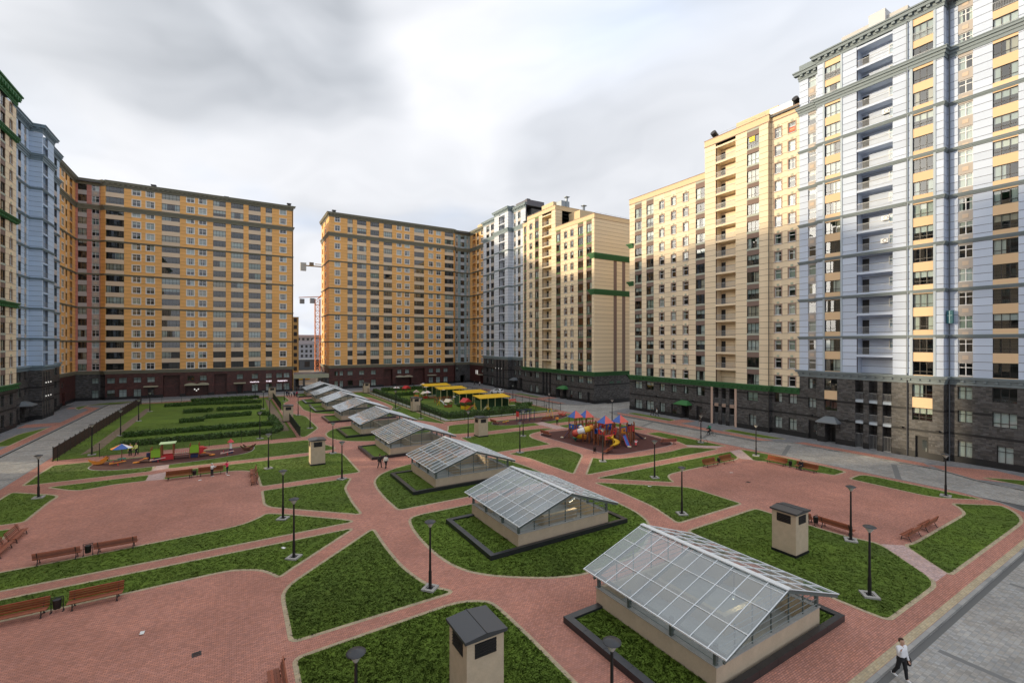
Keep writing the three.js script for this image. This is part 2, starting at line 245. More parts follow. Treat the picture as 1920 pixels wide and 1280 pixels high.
// ---------- lawns ----------
const mir = (p) => p.map(([e, n]) => [44.6 - e, n]);
const oval = (left) => left.concat(mir(left).reverse());
const lawns = [
  [[-19.6, 70.4], [-19.7, 75.7], [-19.55, 79.9], [-9.4, 79.8], [-8.6, 70.4]],
  [[-7, 70.8], [-7.3, 79.8], [1.7, 80.1], [10, 79.9], [10.4, 77.4], [11.9, 75], [12.85, 71.9], [12.2, 70.7]],
  [[-17, 68.1], [-8.6, 68.3], [-8.55, 65.8], [-11.5, 65.9], [-12.7, 65.4], [-14.1, 65]],
  [[-6.9, 68.9], [9, 68.6], [11.1, 69.1], [12.9, 68], [13, 66.4], [12.87, 56.8], [2.65, 56.7], [2.5, 61.8], [1.8, 64.3], [0.1, 65.5], [-6.8, 65.4]],
  [[2.65, 54.75], [11.4, 54.7], [10.4, 52.2], [10, 51], [9.9, 49], [9.75, 46.2], [9.8, 42.8], [2.6, 49.4]],
  [[2.5, 47.2], [3.8, 46.3], [8.2, 42.1], [8.8, 41.3], [-19.5, 41.2], [-19.5, 44.3], [-13.1, 44.4], [-9.5, 44.5], [0.3, 45.2], [1.9, 46.3]],
  [[-19.8, 65.2], [-19.7, 67.6], [-15.3, 63.9], [-15.6, 62], [-15.7, 56.1], [-19.7, 56.3]],
  [[-19.7, 54.4], [-15.9, 54.4], [-15.7, 47.3], [-19.7, 46.4]],
  [[-19.7, 39.6], [8.4, 39.7], [3.2, 34.8], [2.6, 34.1], [2.4, 34.6], [1.7, 35.8], [0.2, 36.7], [-0.7, 36.9], [-19.7, 36.7]],
  [[2.66, 32.1], [9.85, 38.6], [9.75, 34.9], [9.85, 31.2], [10.25, 28.9], [10.7, 27.5], [11.6, 26.4], [2.66, 26.35]],
  [[2.65, 24.7], [10.9, 25.05], [11.8, 24.9], [12.7, 24.4], [13.15, 23.9], [13.25, 20.4], [13.15, 11.2], [2.65, 11.2]],
  oval([[13.2, 42], [13.05, 45.9], [13.2, 49.4], [13.45, 51.3], [13.85, 52.6], [14.8, 54.3], [16.5, 55.7], [19.3, 57.1]]),
  oval([[20, 23.85], [17.85, 24.7], [16.1, 25.9], [14.7, 27], [13.65, 28.3], [13, 30.2], [12.75, 32.7], [12.8, 36.2], [13.2, 39], [14, 39.7]]),
  oval([[18.85, 73.75], [15.7, 75.65], [14.3, 77.7], [13.4, 80.3], [13.5, 83.7], [14.4, 86], [15.7, 88.2], [18.6, 89.5]]),
  oval([[22.2, 105.2], [18.6, 106.8], [15.3, 110.3], [14, 116.7], [14.3, 133.6], [16, 138], [19, 140]]),
  [[9.6, 83.1], [10.2, 83.1], [13.1, 90.2], [13, 106.5], [11, 111.3], [10.6, 121], [10.9, 132.6], [12.8, 138], [12.6, 150], [9.6, 150]],
  mir([[9.4, 83.1], [10.2, 83.1], [13.1, 90.2], [13, 106.5], [11, 111.3], [10.6, 121], [10.9, 132.6], [12.8, 138], [12.6, 150], [9.4, 150]]),
  [[32.3, 72], [31.6, 73.8], [33.2, 76.5], [34.7, 80.2], [50.8, 79.9], [50, 73.3], [49.8, 71.7], [38.4, 71.4]],
  [[52.2, 72], [52.5, 80], [63, 79.9], [63.6, 76], [63.5, 71.5]],
  [[32, 68.6], [47.8, 68.6], [49.8, 67.4], [46.9, 66.7], [44.2, 65.9], [42.6, 64.7], [41.7, 62.7], [41.6, 57.3], [32.1, 57], [31.65, 63.7]],
  [[52.6, 69.3], [62.5, 69], [60.5, 67], [52.3, 66.9]],
  [[33.2, 55.2], [41.55, 55], [41.65, 49.6], [34.6, 42.9], [34.4, 47.4], [34.3, 51.8]],
  [[35.8, 41.7], [41.7, 47.3], [42.1, 45.9], [44.1, 45], [48.2, 44.45], [53.6, 44.2], [57.9, 44.85], [60.7, 41.8]],
  [[61, 55.3], [63.5, 55], [63.5, 42.3], [59.1, 45.9], [59.7, 47], [60.5, 49.2]],
  [[61.3, 66], [63.4, 66.2], [63.4, 58], [61.2, 59.6]],
  [[35.9, 39.9], [60.9, 39.8], [58.2, 36.8], [46.2, 36.9], [44.2, 36.8], [43.2, 36.2], [42.4, 35.2], [42.05, 34.45]],
  [[34.5, 38.65], [42, 32.2], [41.95, 26.4], [32.9, 26.4], [33.3, 27.5], [34.2, 30.1], [34.45, 32.6], [34.7, 35.7]],
  [[32.2, 24.7], [41.85, 24.75], [41.9, 18.4], [42.2, 16.8], [42.75, 15.5], [39, 11.05], [31.45, 11.05], [31.3, 13.4]],
  [[44.1, 14.3], [44.9, 14], [56.5, 14], [57.4, 14.2], [58.7, 14.85], [59.5, 15.6], [62.65, 13.1], [61.9, 12.35], [60.6, 11.65], [59.1, 11.15], [57.7, 11], [41.15, 11.04]],
  [[60.45, 24.6], [63, 24.75], [63.7, 24.2], [63.65, 14.6], [60.35, 17.3]],
  [[63.4, 39.7], [64, 35.6], [63.6, 27.8], [63.2, 26.4], [60.55, 26.4], [60.05, 28.3], [60.2, 33.5], [59.1, 35.3]],
  [[74.6, 50.1], [76.8, 49.9], [76.5, 40.4], [74.5, 42.4]], [[74.9, 73.5], [76.6, 73.4], [76.6, 62.3], [74.8, 62]], [[74, 16.8], [76.6, 14], [76.4, 4], [73.5, 4]], [[74.4, 121], [76.2, 121], [76.2, 109], [74.4, 109]],
  [[-31.4, 99], [-31.3, 111], [-29.4, 116.4], [-29.3, 99]], [[-31.3, 145], [-31.3, 153], [-25.4, 153.4], [-23, 157.4], [-29, 157], [-33, 150]],
  [[-20.7, 83.2], [-20.7, 149.5], [8.9, 149.5], [8.9, 83.2]],
  [[35.7, 84.2], [64, 84.2], [64.3, 110], [64.2, 150], [35.7, 150]],
];
const wide = [1.4, 1.0], lawnShapes = [];
lawns.forEach((p, i) => {
  const q = roundPoly(ccw(p), 1.3), border = offsetPoly(q, 0.24);
  if (i < lawns.length - 2) structure('lawn_border', sheet(border), M.tan, 0.006, 'tan brick border of a lawn');
  structure('lawn', sheet(q, 1.5, 0.34, 20 + i), M.grass, 0.013, 'mown green lawn between the paths'); lawnShapes.push(q);
});
const rubbers = [
  [[-15.6, 76.1], [-15.3, 78.4], [-14.4, 79.1], [-11.5, 79.3], [1.5, 79.5], [2.6, 78.8], [2.4, 76.6], [1.5, 74.7], [-3.1, 73.4], [-9, 72.8], [-12.4, 73], [-14.7, 74.4]],
  [[44.1, 62], [44.3, 64], [46.5, 65.2], [49.4, 65], [59.2, 64.6], [60.1, 63], [60, 55.5], [59.4, 50.5], [58.3, 47.6], [56, 46.9], [46, 46.7], [44.6, 48.2]],
  [[42.1, 76.9], [44, 79.4], [53, 79.3], [61.7, 79.6], [62.1, 78.5], [60, 76.6], [55.2, 74.3], [45.5, 74.2], [43, 75.3]],
];
rubbers.forEach((p, i) => { const q = roundPoly(ccw(p), 1.6); structure('playground_edge', sheet(offsetPoly(q, 0.12)), M.concrete, 0.019, 'pale concrete edging of a play area'); structure('playground_ground', sheet(q, 1.5, 0.2, i), M.rubber, 0.025, ['maroon rubber ground under the toy train', 'maroon rubber ground under the climbing playground', 'maroon rubber ground under the exercise frames'][i]); });
for (const s of [[[-8.55, 70.3], [-6.95, 70.6], [-6.9, 73.4], [-8.4, 72.7]], [[-8.5, 65.6], [-6.95, 65.3], [-6.9, 69], [-8.6, 68.4]], [[49.9, 66.6], [52.2, 66.6], [52.3, 74.4], [50, 73.4]], [[58.3, 36.6], [59.2, 35.4], [63.2, 39.9], [61, 40]], [[42.8, 15.4], [44, 14.4], [41.1, 11.1], [39.1, 11.1]], [[59.1, 46], [63.3, 42.4], [61.2, 42.1], [58.2, 45]]]) structure('path', sheet(s), M.pink, 0.007, 'pale pinkish paver path between lawns');
for (const [s, l] of [[[[-18.3, 85.6], [-16.7, 88], [-16.6, 128], [-17, 138], [-17.9, 138]], 'brown trodden path along the western fence'], [[[7, 90.3], [8.45, 90.3], [8.5, 120], [8.3, 140], [7.4, 146], [7, 120]], 'brown trodden path along the dark screens']]) structure('path', sheet(roundPoly(ccw(s), 1)), M.mulch, 0.022, l);
for (const s of [[[36.2, 85.2], [37.3, 86.3], [37.3, 149], [36.2, 149]], [[36.2, 85.2], [63.6, 85.2], [63.6, 86.3], [37.3, 86.3]], [[49, 98], [63, 97.6], [63, 98.4], [49, 98.8]]]) structure('path', sheet(s), M.concrete, 0.022, 'pale concrete path inside the kindergarten fence');
// grass blades: tufts over the lawns, thinner with distance
{
  const blades = [], r = rng(31);
  for (let i = 0; i < 11; i++) { const a = r() * 6.28, l = 0.010 + r() * 0.016, w = 0.006 + r() * 0.004, x = (r() - 0.5) * 0.17, z = (r() - 0.5) * 0.17, lean = 0.015 + r() * 0.03; const g = new THREE.BufferGeometry(); const ca = Math.cos(a), sa = Math.sin(a); g.setAttribute('position', new THREE.Float32BufferAttribute([x - ca * w, 0, z - sa * w, x + ca * w, 0, z + sa * w, x - sa * lean, l, z + ca * lean], 3)); g.setAttribute('uv', new THREE.Float32BufferAttribute([0, 0, 1, 0, 0.5, 1], 2)); g.setAttribute('normal', new THREE.Float32BufferAttribute([0, 1, 0, 0, 1, 0, 0, 1, 0], 3)); blades.push(g); }
  const tuft = merge(blades), spots = [], strips = lawnShapes.map((q) => [q, 0.012]);
  for (let k = 0; k < 3; k++) for (const [a, c] of [[16.07, 18.2], [27.35, 28.73]]) strips.push([rect(a, c, 12.45 + 16.5 * k, 12.15 + 16.5 * k + 7.68), 0.24]);
  strips.forEach(([q, y]) => {
    const xs = q.map((a) => a[0]), ys = q.map((a) => a[1]), x0 = Math.min(...xs), x1 = Math.max(...xs), y0 = Math.min(...ys), y1 = Math.max(...ys);
    const cell = 2; for (let e = x0; e < x1; e += cell) for (let n = y0; n < y1; n += cell) {
      const d = Math.hypot(e - 0, n), fwd = e * 0.5195 + n * 0.8545, side = e * 0.8545 - n * 0.5195; if (fwd < 8 || Math.abs(side) > fwd * 1.25 + 6) continue;
      const dens = d > 110 ? 0 : Math.min(170, 170 * (24 / Math.max(24, d)) ** 1.5), cnt = Math.round(dens * cell * cell);
      for (let k = 0; k < cnt; k++) { const a = e + r() * cell, b = n + r() * cell; if (!inPoly(q, a, b) || rubbers.some((u) => inPoly(u, a, b))) continue; spots.push(a, b, y); }
    }
  });
  const n = spots.length / 3, gm = new THREE.InstancedMesh(tuft, std([1, 1, 1], 0.9, { side: THREE.DoubleSide }), n), o = new THREE.Object3D(), c = new THREE.Color();
  for (let i = 0; i < n; i++) { const e = spots[i * 3], nn = spots[i * 3 + 1], s = 0.8 + r() * 0.5; o.position.set(e, spots[i * 3 + 2], -nn); o.rotation.y = r() * 6.28; o.scale.set(s, s * (0.8 + 0.4 * r()), s); o.updateMatrix(); gm.setMatrixAt(i, o.matrix); const k = 0.95 + 0.45 * fbm(e * 0.4, nn * 0.4, 1.1, 3) + 0.3 * fbm(e * 1.6, nn * 1.6, 6.1, 2) + r() * 0.14, y = Math.max(0, fbm(e * 0.15 + 9, nn * 0.15, 8.1, 3)) * 0.9; c.setRGB(0.126 * k * (1 + y * 0.6), 0.2 * k, 0.011 * k); gm.setColorAt(i, c); }
  gm.name = 'grass'; gm.userData = { kind: 'stuff', label: 'short green grass blades of the lawns', category: 'grass' }; shade(gm); scene.add(gm); console.log('tufts', n);
}
// ---------- apartment blocks ----------
const FLOOR = 3.06, WIN0 = 9.1;                       // pitch of the storeys and height of the lowest window centres above the base
const tintMat = (c, rough = 0.8, extra = {}) => new THREE.MeshStandardMaterial({ color: lin(...c), roughness: rough, vertexColors: true, ...extra });
const PAL = {};
function palette(name, wall, joint, span, trim, pil) { PAL[name] = { name, wall: tintMat(wall), wallFlat: [0.93, 1, 1.07].map((k) => std(wall.map((v) => v * k), 0.8)), joint: std(joint, 0.9), span: tintMat(span), trim: std(trim, 0.75), pil: std(pil || wall, 0.8) }; return PAL[name]; }
palette('blue', [0.52, 0.585, 0.70], [0.13, 0.12, 0.13], [0.70, 0.49, 0.29], [0.20, 0.24, 0.255], [0.40, 0.46, 0.51]);
palette('cream', [0.77, 0.63, 0.44], [0.18, 0.11, 0.07], [0.20, 0.135, 0.11], [0.035, 0.135, 0.042], [0.34, 0.24, 0.18]);
palette('yellow', [0.77, 0.625, 0.42], [0.18, 0.11, 0.07], [0.20, 0.13, 0.10], [0.035, 0.135, 0.042], [0.32, 0.22, 0.17]);
palette('orange', [0.84, 0.455, 0.155], [0.36, 0.19, 0.06], [0.72, 0.56, 0.40], [0.20, 0.192, 0.14], [0.62, 0.46, 0.28]);
palette('pink', [0.52, 0.225, 0.185], [0.30, 0.12, 0.10], [0.44, 0.42, 0.41], [0.20, 0.192, 0.14], [0.5, 0.3, 0.25]);
palette('teal', [0.28, 0.37, 0.395], [0.14, 0.18, 0.19], [0.46, 0.49, 0.52], [0.165, 0.175, 0.13], [0.4, 0.45, 0.46]);
palette('greyblue', [0.60, 0.635, 0.69], [0.15, 0.14, 0.15], [0.50, 0.45, 0.40], [0.24, 0.30, 0.32], [0.5, 0.52, 0.55]);
palette('skyblue', [0.47, 0.585, 0.74], [0.13, 0.15, 0.18], [0.5, 0.45, 0.42], [0.20, 0.27, 0.32], [0.46, 0.54, 0.64]);
const curtainMats = [[0.72, 0.72, 0.7], [0.62, 0.62, 0.58], [0.5, 0.52, 0.5], [0.55, 0.46, 0.36], [0.36, 0.42, 0.36], [0.7, 0.68, 0.6]].map((c) => std(c, 0.95, { side: THREE.DoubleSide }));
const greyPlaque = std([0.42, 0.375, 0.335], 0.85), plaque = std([0.55, 0.44, 0.34], 0.85), surroundWhite = std([0.80, 0.77, 0.70], 0.7), surroundBrown = std([0.36, 0.25, 0.19], 0.8), keyGreen = std([0.42, 0.44, 0.33], 0.8);
let frames = 0;
const frame = (e, n, ue, un, L) => ({ dy: (frames++ % 6) * 0.004,  e, n, ue, un, L, phi: Math.atan2(un, ue), ne: un, nn: -ue, at(v) { return un ? (v - n) / un : (v - e) / ue; } });
const geoCache = new Map(); const cached = (k, f) => { if (!geoCache.has(k)) geoCache.set(k, f()); return geoCache.get(k); };
class Block {
  constructor(name, label, e, n, seed) { this.g = thing(name, label, 'building', [e, n]); this.e = e; this.n = n; this.acc = new Map(); this.r = rng(seed); this.budget = 0; this.windows = 0; }
  matrix(fr, s, y, z) { return new THREE.Matrix4().makeRotationY(fr.phi).setPosition(fr.e + fr.ue * s + fr.ne * z - this.e, y, -(fr.n + fr.un * s + fr.nn * z - this.n)); }
  part(name, geo, mat, fr, s = 0, y = 0, z = 0, parent = this.g) { const m = mesh(name, geo, mat, parent); m.applyMatrix4(this.matrix(fr, s, y, z)); return m; }
  add(name, mat, geo, fr, s = 0, y = 0, z = 0, kind) { const k = name + mat.uuid + (kind ? '' : `${fr.e}_${fr.n}_${fr.ue}_${fr.un}`); if (!this.acc.has(k)) this.acc.set(k, { name, mat, list: [], kind }); if (mat.vertexColors && !geo.attributes.color) { const v = 1 + (this.r() - 0.5) * 0.09; tint(geo, [v, v, v]); } this.acc.get(k).list.push(geo.applyMatrix4(this.matrix(fr, s, y, z))); }
  flush() { for (const { name, mat, list, kind } of this.acc.values()) { const m = mesh(name, merge(list), mat, this.g); if (kind) m.userData.kind = kind; } this.acc.clear(); }
}
// stacked facing panels with open joints before a dark backing
function panels(b, fr, s0, s1, y0, y1, pal, z = 0, h0 = 1.02) {
  if (s0 < 0.005) s0 += 0.006; if (s1 > fr.L - 0.005) s1 -= 0.006; const n = Math.max(1, Math.round((y1 - y0) / h0)), h = (y1 - y0) / n, w = s1 - s0; if (w < 0.05 || h < 0.1) return;
  for (let i = 0; i < n; i++) {
    const y = y0 + i * h;
    if (b.budget > 0 && b.near?.(fr, s0, y)) { b.budget--; b.part('panel', cached(`p${w.toFixed(2)}_${h.toFixed(2)}`, () => bb(0, w, 0.03, h - 0.03, -0.06, 0)), pal.wallFlat[(b.r() * 3) | 0], fr, s0, y, z); }
    else b.add('facing_panels', pal.wall, bb(0, w, 0.03, h - 0.03, -0.06, 0), fr, s0, y, z, 'stuff');
  }
}
const backing = (b, fr, s0, s1, y0, y1, pal, z0 = -0.42, z1 = -0.055) => b.add('wall', pal.joint, bb(s0 < 0.01 ? s0 + 0.03 : s0, s1 > fr.L - 0.01 ? s1 - 0.03 : s1, y0, y1, z0, z1), fr);
// window frames: bars of thickness t round w x h with uprights at us and rails at vs (fractions)
function bars(w, h, us, vs, t = 0.07, d = 0.08, upTo = 1, from = 0) {
  const l = [bb(0, w, 0, t, -d, 0), bb(0, w, h - t, h, -d, 0), bb(0, t, t, h - t, -d, 0), bb(w - t, w, t, h - t, -d, 0)];
  for (const u of us) l.push(bb(w * u - t / 2, w * u + t / 2, t, h - t, -d + 0.004, -0.004));
  const xs = [0, ...us, 1]; for (const v of vs) for (let i = 0; i < xs.length - 1; i++) l.push(bb(w * xs[i] + (i ? t / 2 : t), w * xs[i + 1] - (i < xs.length - 2 ? t / 2 : t), h * v - t / 2, h * v + t / 2, -d + 0.008, -0.008));
  return merge(l);
}
const KINDS = { cross: { us: [0.5], vs: [0.64], white: 1 }, single: { us: [], vs: [0.66], white: 1 }, loggia: { us: 'w', vs: [0.27], white: 0 }, tall: { us: 'w', vs: [0.4], white: 0 }, shop: { us: [0.5], vs: [0.68], white: 0 } };
function addWindow(b, fr, s0, s1, y0, y1, kind, z = -0.16, blind = 0) {
  const w = s1 - s0, h = y1 - y0, K = KINDS[kind], n = K.us === 'w' ? Math.max(2, Math.round(w / 0.85)) : 0, us = n ? Array.from({ length: n - 1 }, (_, i) => (i + 1) / n) : K.us;
  const key = `${kind}${w.toFixed(2)}_${h.toFixed(2)}`, fg = cached('f' + key, () => bars(w, h, us, K.vs, K.white ? 0.085 : 0.06));
  const win = b.part('window', fg, K.white ? M.white : M.frameDark, fr, s0, y0, z); b.windows++;
  const xs = [0, ...us, 1], fine = b.fine;
  for (let i = 0; i < (fine ? xs.length - 1 : 1); i++) {
    const a = fine ? xs[i] * w : 0, c = fine ? xs[i + 1] * w : w, pg = cached(`g${(c - a).toFixed(2)}_${h.toFixed(2)}`, () => new THREE.PlaneGeometry(c - a - 0.06, h - 0.06));
    const p = mesh('pane', pg, glass, win); p.position.set((a + c) / 2, h / 2, -0.04); p.rotation.set((b.r() - 0.5) * 0.012, (b.r() - 0.5) * 0.016, 0);
  }
  const q = b.r() < blind ? 0.1 : b.r();
  if (q < (kind === 'loggia' && !b.fine ? 0.4 : 0.62)) {   // curtains and blinds behind the glass
    const parts = [], k = b.r(), full = q < 0.2, cz = -0.16, fold = (x0, x1, yb, yt) => { const m = Math.max(2, Math.round((x1 - x0) / 0.3)), g = new THREE.PlaneGeometry(x1 - x0, yt - yb, m, 1).translate((x0 + x1) / 2, (yb + yt) / 2, cz), pa = g.attributes.position; for (let i = 0; i < pa.count; i++) pa.setZ(i, cz + ((i % (m + 1)) & 1 ? 0.02 : -0.02)); g.computeVertexNormals(); return g; };
    const v = full ? 0 : 1 + ((k * 4) | 0), cg = cached(`c${v}${w.toFixed(2)}_${h.toFixed(2)}`, () => { if (v === 0) return fold(0.05, w - 0.05, 0.05, h - 0.05); if (v === 1) return fold(0.05, w * 0.28, 0.05, h - 0.05); if (v === 2) return fold(0.05, w * 0.5, 0.05, h - 0.05); if (v === 3) return fold(w * 0.5, w - 0.05, 0.05, h - 0.05); return fold(0.05, w - 0.05, h * 0.55, h - 0.05); });
    const cm = blind ? curtainMats[(b.r() * 3) | 0] : curtainMats[(b.r() * curtainMats.length) | 0]; mesh('curtain', cg, cm, win); if (v === 1) mesh('curtain', cg, cm, win).position.x = w * 0.72 - 0.05;
  }
  return win;
}
function ring(w, h, t, d) { return merge([bb(-t, w + t, -t, 0, 0, d), bb(-t, w + t, h, h + t, 0, d), bb(-t, 0, 0, h, 0, d), bb(w, w + t, 0, h, 0, d)]); }
function railing(w, h, step) { const l = [bb(0, w, h - 0.05, h, -0.025, 0.025), bb(0, w, 0.08, 0.12, -0.02, 0.02)]; const n = Math.max(2, Math.round(w / step)); for (let i = 0; i <= n; i++) l.push(bb(w * i / n - 0.012, w * i / n + 0.012, 0.12, h - 0.05, -0.012, 0.012)); return merge(l); }
const railMat = std([0.36, 0.37, 0.38], 0.5, { metalness: 0.3 });
// a bay of a facade over all its storeys
function bay(b, fr, t, s0, s1, o) {
  const { y0, y1, pal, k0, k1, top } = o, w = s1 - s0, small = 'stuff';
  if (t === 'pier') { backing(b, fr, s0, s1, y0, y1, pal); panels(b, fr, s0, s1, y0, y1, pal); return; }
  if (t === 'open') {
    const D = 1.7; b.add('wall', pal.joint, bb(s0, s1, y0, y1, -D - 0.25, -D - 0.055), fr); panels(b, fr, s0, s1, y0, y1, pal, -D);
    b.add('balcony_side', pal.wall, bb(s0 - 0.16, s0, y0, y1, -D, -0.43), fr, 0, 0, 0, small); b.add('balcony_side', pal.wall, bb(s1, s1 + 0.16, y0, y1, -D, -0.43), fr, 0, 0, 0, small);
    for (let k = k0; k <= k1 + 1; k++) {
      const y = WIN0 + FLOOR * k - 1.35, last = k === k1 + 1; if (y < y0 - 0.2 || y > y1 + 0.3) continue; const yt = Math.min(y, y1);
      b.add('balcony_slab', pal.wall, bb(s0 + 0.004, s1 - 0.004, yt - 0.34, yt, -D, -0.03), fr, 0, 0, 0, small); if (last || y > y1 - 1.5) continue;
      b.part('railing', cached(`r${w.toFixed(2)}${b.fine ? 'f' : ''}`, () => railing(w - 0.04, 1.05, b.fine ? 0.14 : 0.28)), railMat, fr, s0 + 0.02, y, -0.1);
      b.part('door', cached('bd', () => bb(0, 0.85, 0, 2.1, 0, 0.05)), M.black, fr, s0 + 0.12, y + 0.01, -D + 0.002);
      addWindow(b, fr, s1 - 1.0, s1 - 0.25, y + 0.85, y + 2.1, 'single', -D + 0.1);
    }
    return;
  }
  // glazed bays
  const kind = { win: 'cross', one: 'single', gwin: 'cross', gone: 'single', log: 'loggia' }[t], hw = t === 'log' ? 0.92 : 0.86; let below = y0;
  for (let k = k0; k <= k1; k++) {
    const yc = WIN0 + FLOOR * k, tall = top && k > k1 - top && t === 'log', a = tall ? yc - 1.15 : yc - hw, c = yc + hw;
    fill(b, fr, t, s0, s1, below, a, o, k);
    addWindow(b, fr, s0, s1, a, c, tall ? 'tall' : kind);
    if (t === 'win' && pal.name === 'orange') b.add('window_surround', surroundWhite, ring(w, c - a, 0.17, 0.045), fr, s0, a, 0.002, small);
    if (t === 'one') { b.add('window_surround', surroundBrown, ring(w, c - a, 0.16, 0.035), fr, s0, a, 0.002, small); b.add('keystone', keyGreen, bb(w / 2 - 0.2, w / 2 + 0.2, 0.17, 0.55, 0, 0.07), fr, s0, c, 0, small); b.add('window_sill', M.white, bb(-0.1, w + 0.1, -0.09, -0.02, 0, 0.12), fr, s0, a, 0, small); }
    if (tall && o.french) b.part('railing', cached(`fr${w.toFixed(2)}`, () => railing(w, 1.0, 0.14)), railMat, fr, s0, a, 0.06);
    below = c;
  }
  fill(b, fr, t, s0, s1, below, y1, o, k1 + 1);
}
function fill(b, fr, t, s0, s1, ya, yb, o, k) {
  if (yb - ya < 0.05) return; const { pal } = o; backing(b, fr, s0, s1, ya, yb, pal, -0.4);
  if (t === 'win' || t === 'one') return panels(b, fr, s0, s1, ya, yb, pal);
  if (t === 'gwin' || t === 'gone') { b.add('spandrel', greyPlaque, bb(s0, s1, ya, yb, -0.055, -0.04), fr, 0, 0, 0, 'stuff'); if (yb - ya > 0.8 && yb - ya < 2.2) b.add('plaque', plaque, bb((s0 + s1) / 2 - 0.3, (s0 + s1) / 2 + 0.3, (ya + yb) / 2 - 0.26, (ya + yb) / 2 + 0.26, -0.04, 0.0), fr, 0, 0, 0, 'stuff'); return; }
  const two = pal.name === 'cream' || pal.name === 'yellow', m = two ? mix(ya, yb, 0.7) : yb;
  if (b.fine) b.part('spandrel', bb(0, s1 - s0, 0, m - ya, -0.055, -0.02), PAL_SPAN(pal, b.r), fr, s0, ya, 0); else b.add('spandrel', pal.span, bb(s0, s1, ya, m, -0.055, -0.02), fr, 0, 0, 0, 'stuff');
  if (two) b.add('spandrel_band', pal.name === 'yellow' ? (k < 9 ? bandGreen : bandGreen2) : bandPale, bb(s0, s1, m, yb, -0.055, 0.03), fr, 0, 0, 0, 'stuff');
}
const bandGreen = std([0.10, 0.15, 0.085], 0.8), bandGreen2 = std([0.13, 0.24, 0.07], 0.8), bandPale = std([0.40, 0.42, 0.35], 0.8);
const spanFlat = new Map(); function PAL_SPAN(pal, r) { if (!spanFlat.has(pal.name)) spanFlat.set(pal.name, [0.95, 1, 1.05].map((k) => { const m = pal.span.clone(); m.vertexColors = false; m.color.multiplyScalar(k); return m; })); return spanFlat.get(pal.name)[(r() * 3) | 0]; }
// a facade: bays given as [type, from, to] along the axis; what lies between them is pier
function facade(b, fr, o, list) {
  const bays = list.map(([t, a, c]) => { const s = [fr.at(a), fr.at(c)].sort((p, q) => p - q); return { t, s0: s[0], s1: s[1] }; }).sort((p, q) => p.s0 - q.s0); let s = 0;
  for (const y of bays) { if (y.s0 - s > 0.04) bay(b, fr, 'pier', s, y.s0, o); bay(b, fr, y.t, y.s0, y.s1, o); s = y.s1; if (o.pilaster && y.t === 'log') for (const x of [y.s0 - 0.26, y.s1]) b.add('pilaster', o.pal.pil, bb(x, x + 0.26, o.y0, o.y1, 0.0, 0.09), fr, 0, 0, 0, 'stuff'); }
  if (fr.L - s > 0.04) bay(b, fr, 'pier', s, fr.L, o);
}
// moulded bands; prof = [[y0, y1, projection], ...]
function band(b, fr, y, prof, mat, x0 = 0, x1 = 0, name = 'cornice') { b.part(name, merge(prof.map(([a, c, p]) => bb(-(x0 ? p : -0.004), fr.L + (x1 ? p : -0.004), y + a + fr.dy, y + c + fr.dy, -0.05, p))), mat, fr); }
function dentils(b, fr, y, mat, step = 0.9, w = 0.38, h = 0.26, p = 0.3, own = false) { const n = Math.max(1, Math.floor(fr.L / step)); for (let i = 0; i < n; i++) { const s = (i + 0.5) * fr.L / n; if (own) b.part('dentil', cached('dt' + p, () => bb(-w / 2, w / 2, 0, h, 0.012, p)), mat, fr, s, y, 0); else b.add('dentils', mat, bb(s - w / 2, s + w / 2, y, y + h, 0.012, p), fr, 0, 0, 0, 'stuff'); } }
const beltProf = [[-0.22, -0.06, 0.08], [-0.06, 0.12, 0.17], [0.12, 0.22, 0.25]], bigBelt = [[-0.75, -0.3, 0.12], [-0.3, 0.1, 0.24], [0.1, 0.42, 0.42], [0.42, 0.55, 0.5]], roofProf = [[-1.5, -1.1, 0.12], [-1.1, -0.62, 0.2], [-0.62, -0.2, 0.62], [-0.2, 0, 0.78]];
// masonry base with rectangular openings
function cutRects(s0, s1, y0, y1, holes) {
  const xs = [...new Set([s0, s1, ...holes.flatMap((h) => [h.s0, h.s1])])].filter((x) => x >= s0 - 1e-6 && x <= s1 + 1e-6).sort((a, c) => a - c), out = [];
  for (let i = 0; i < xs.length - 1; i++) { const m = (xs[i] + xs[i + 1]) / 2; if (xs[i + 1] - xs[i] < 1e-4) continue; let y = y0; for (const h of holes.filter((q) => q.s0 < m && q.s1 > m && q.y0 < y1 && q.y1 > y0).sort((a, c) => a.y0 - c.y0)) { if (h.y0 > y + 1e-4) out.push([xs[i], xs[i + 1], y, Math.min(h.y0, y1)]); y = Math.max(y, h.y1); } if (y < y1 - 1e-4) out.push([xs[i], xs[i + 1], y, y1]); }
  return out;
}
const bandStone = std([0.010, 0.010, 0.011], 0.6);
const lampGlow = new THREE.MeshStandardMaterial({ color: lin(0.8, 0.8, 0.78), emissive: lin(1, 0.95, 0.85), emissiveIntensity: 0.35, roughness: 0.5 });
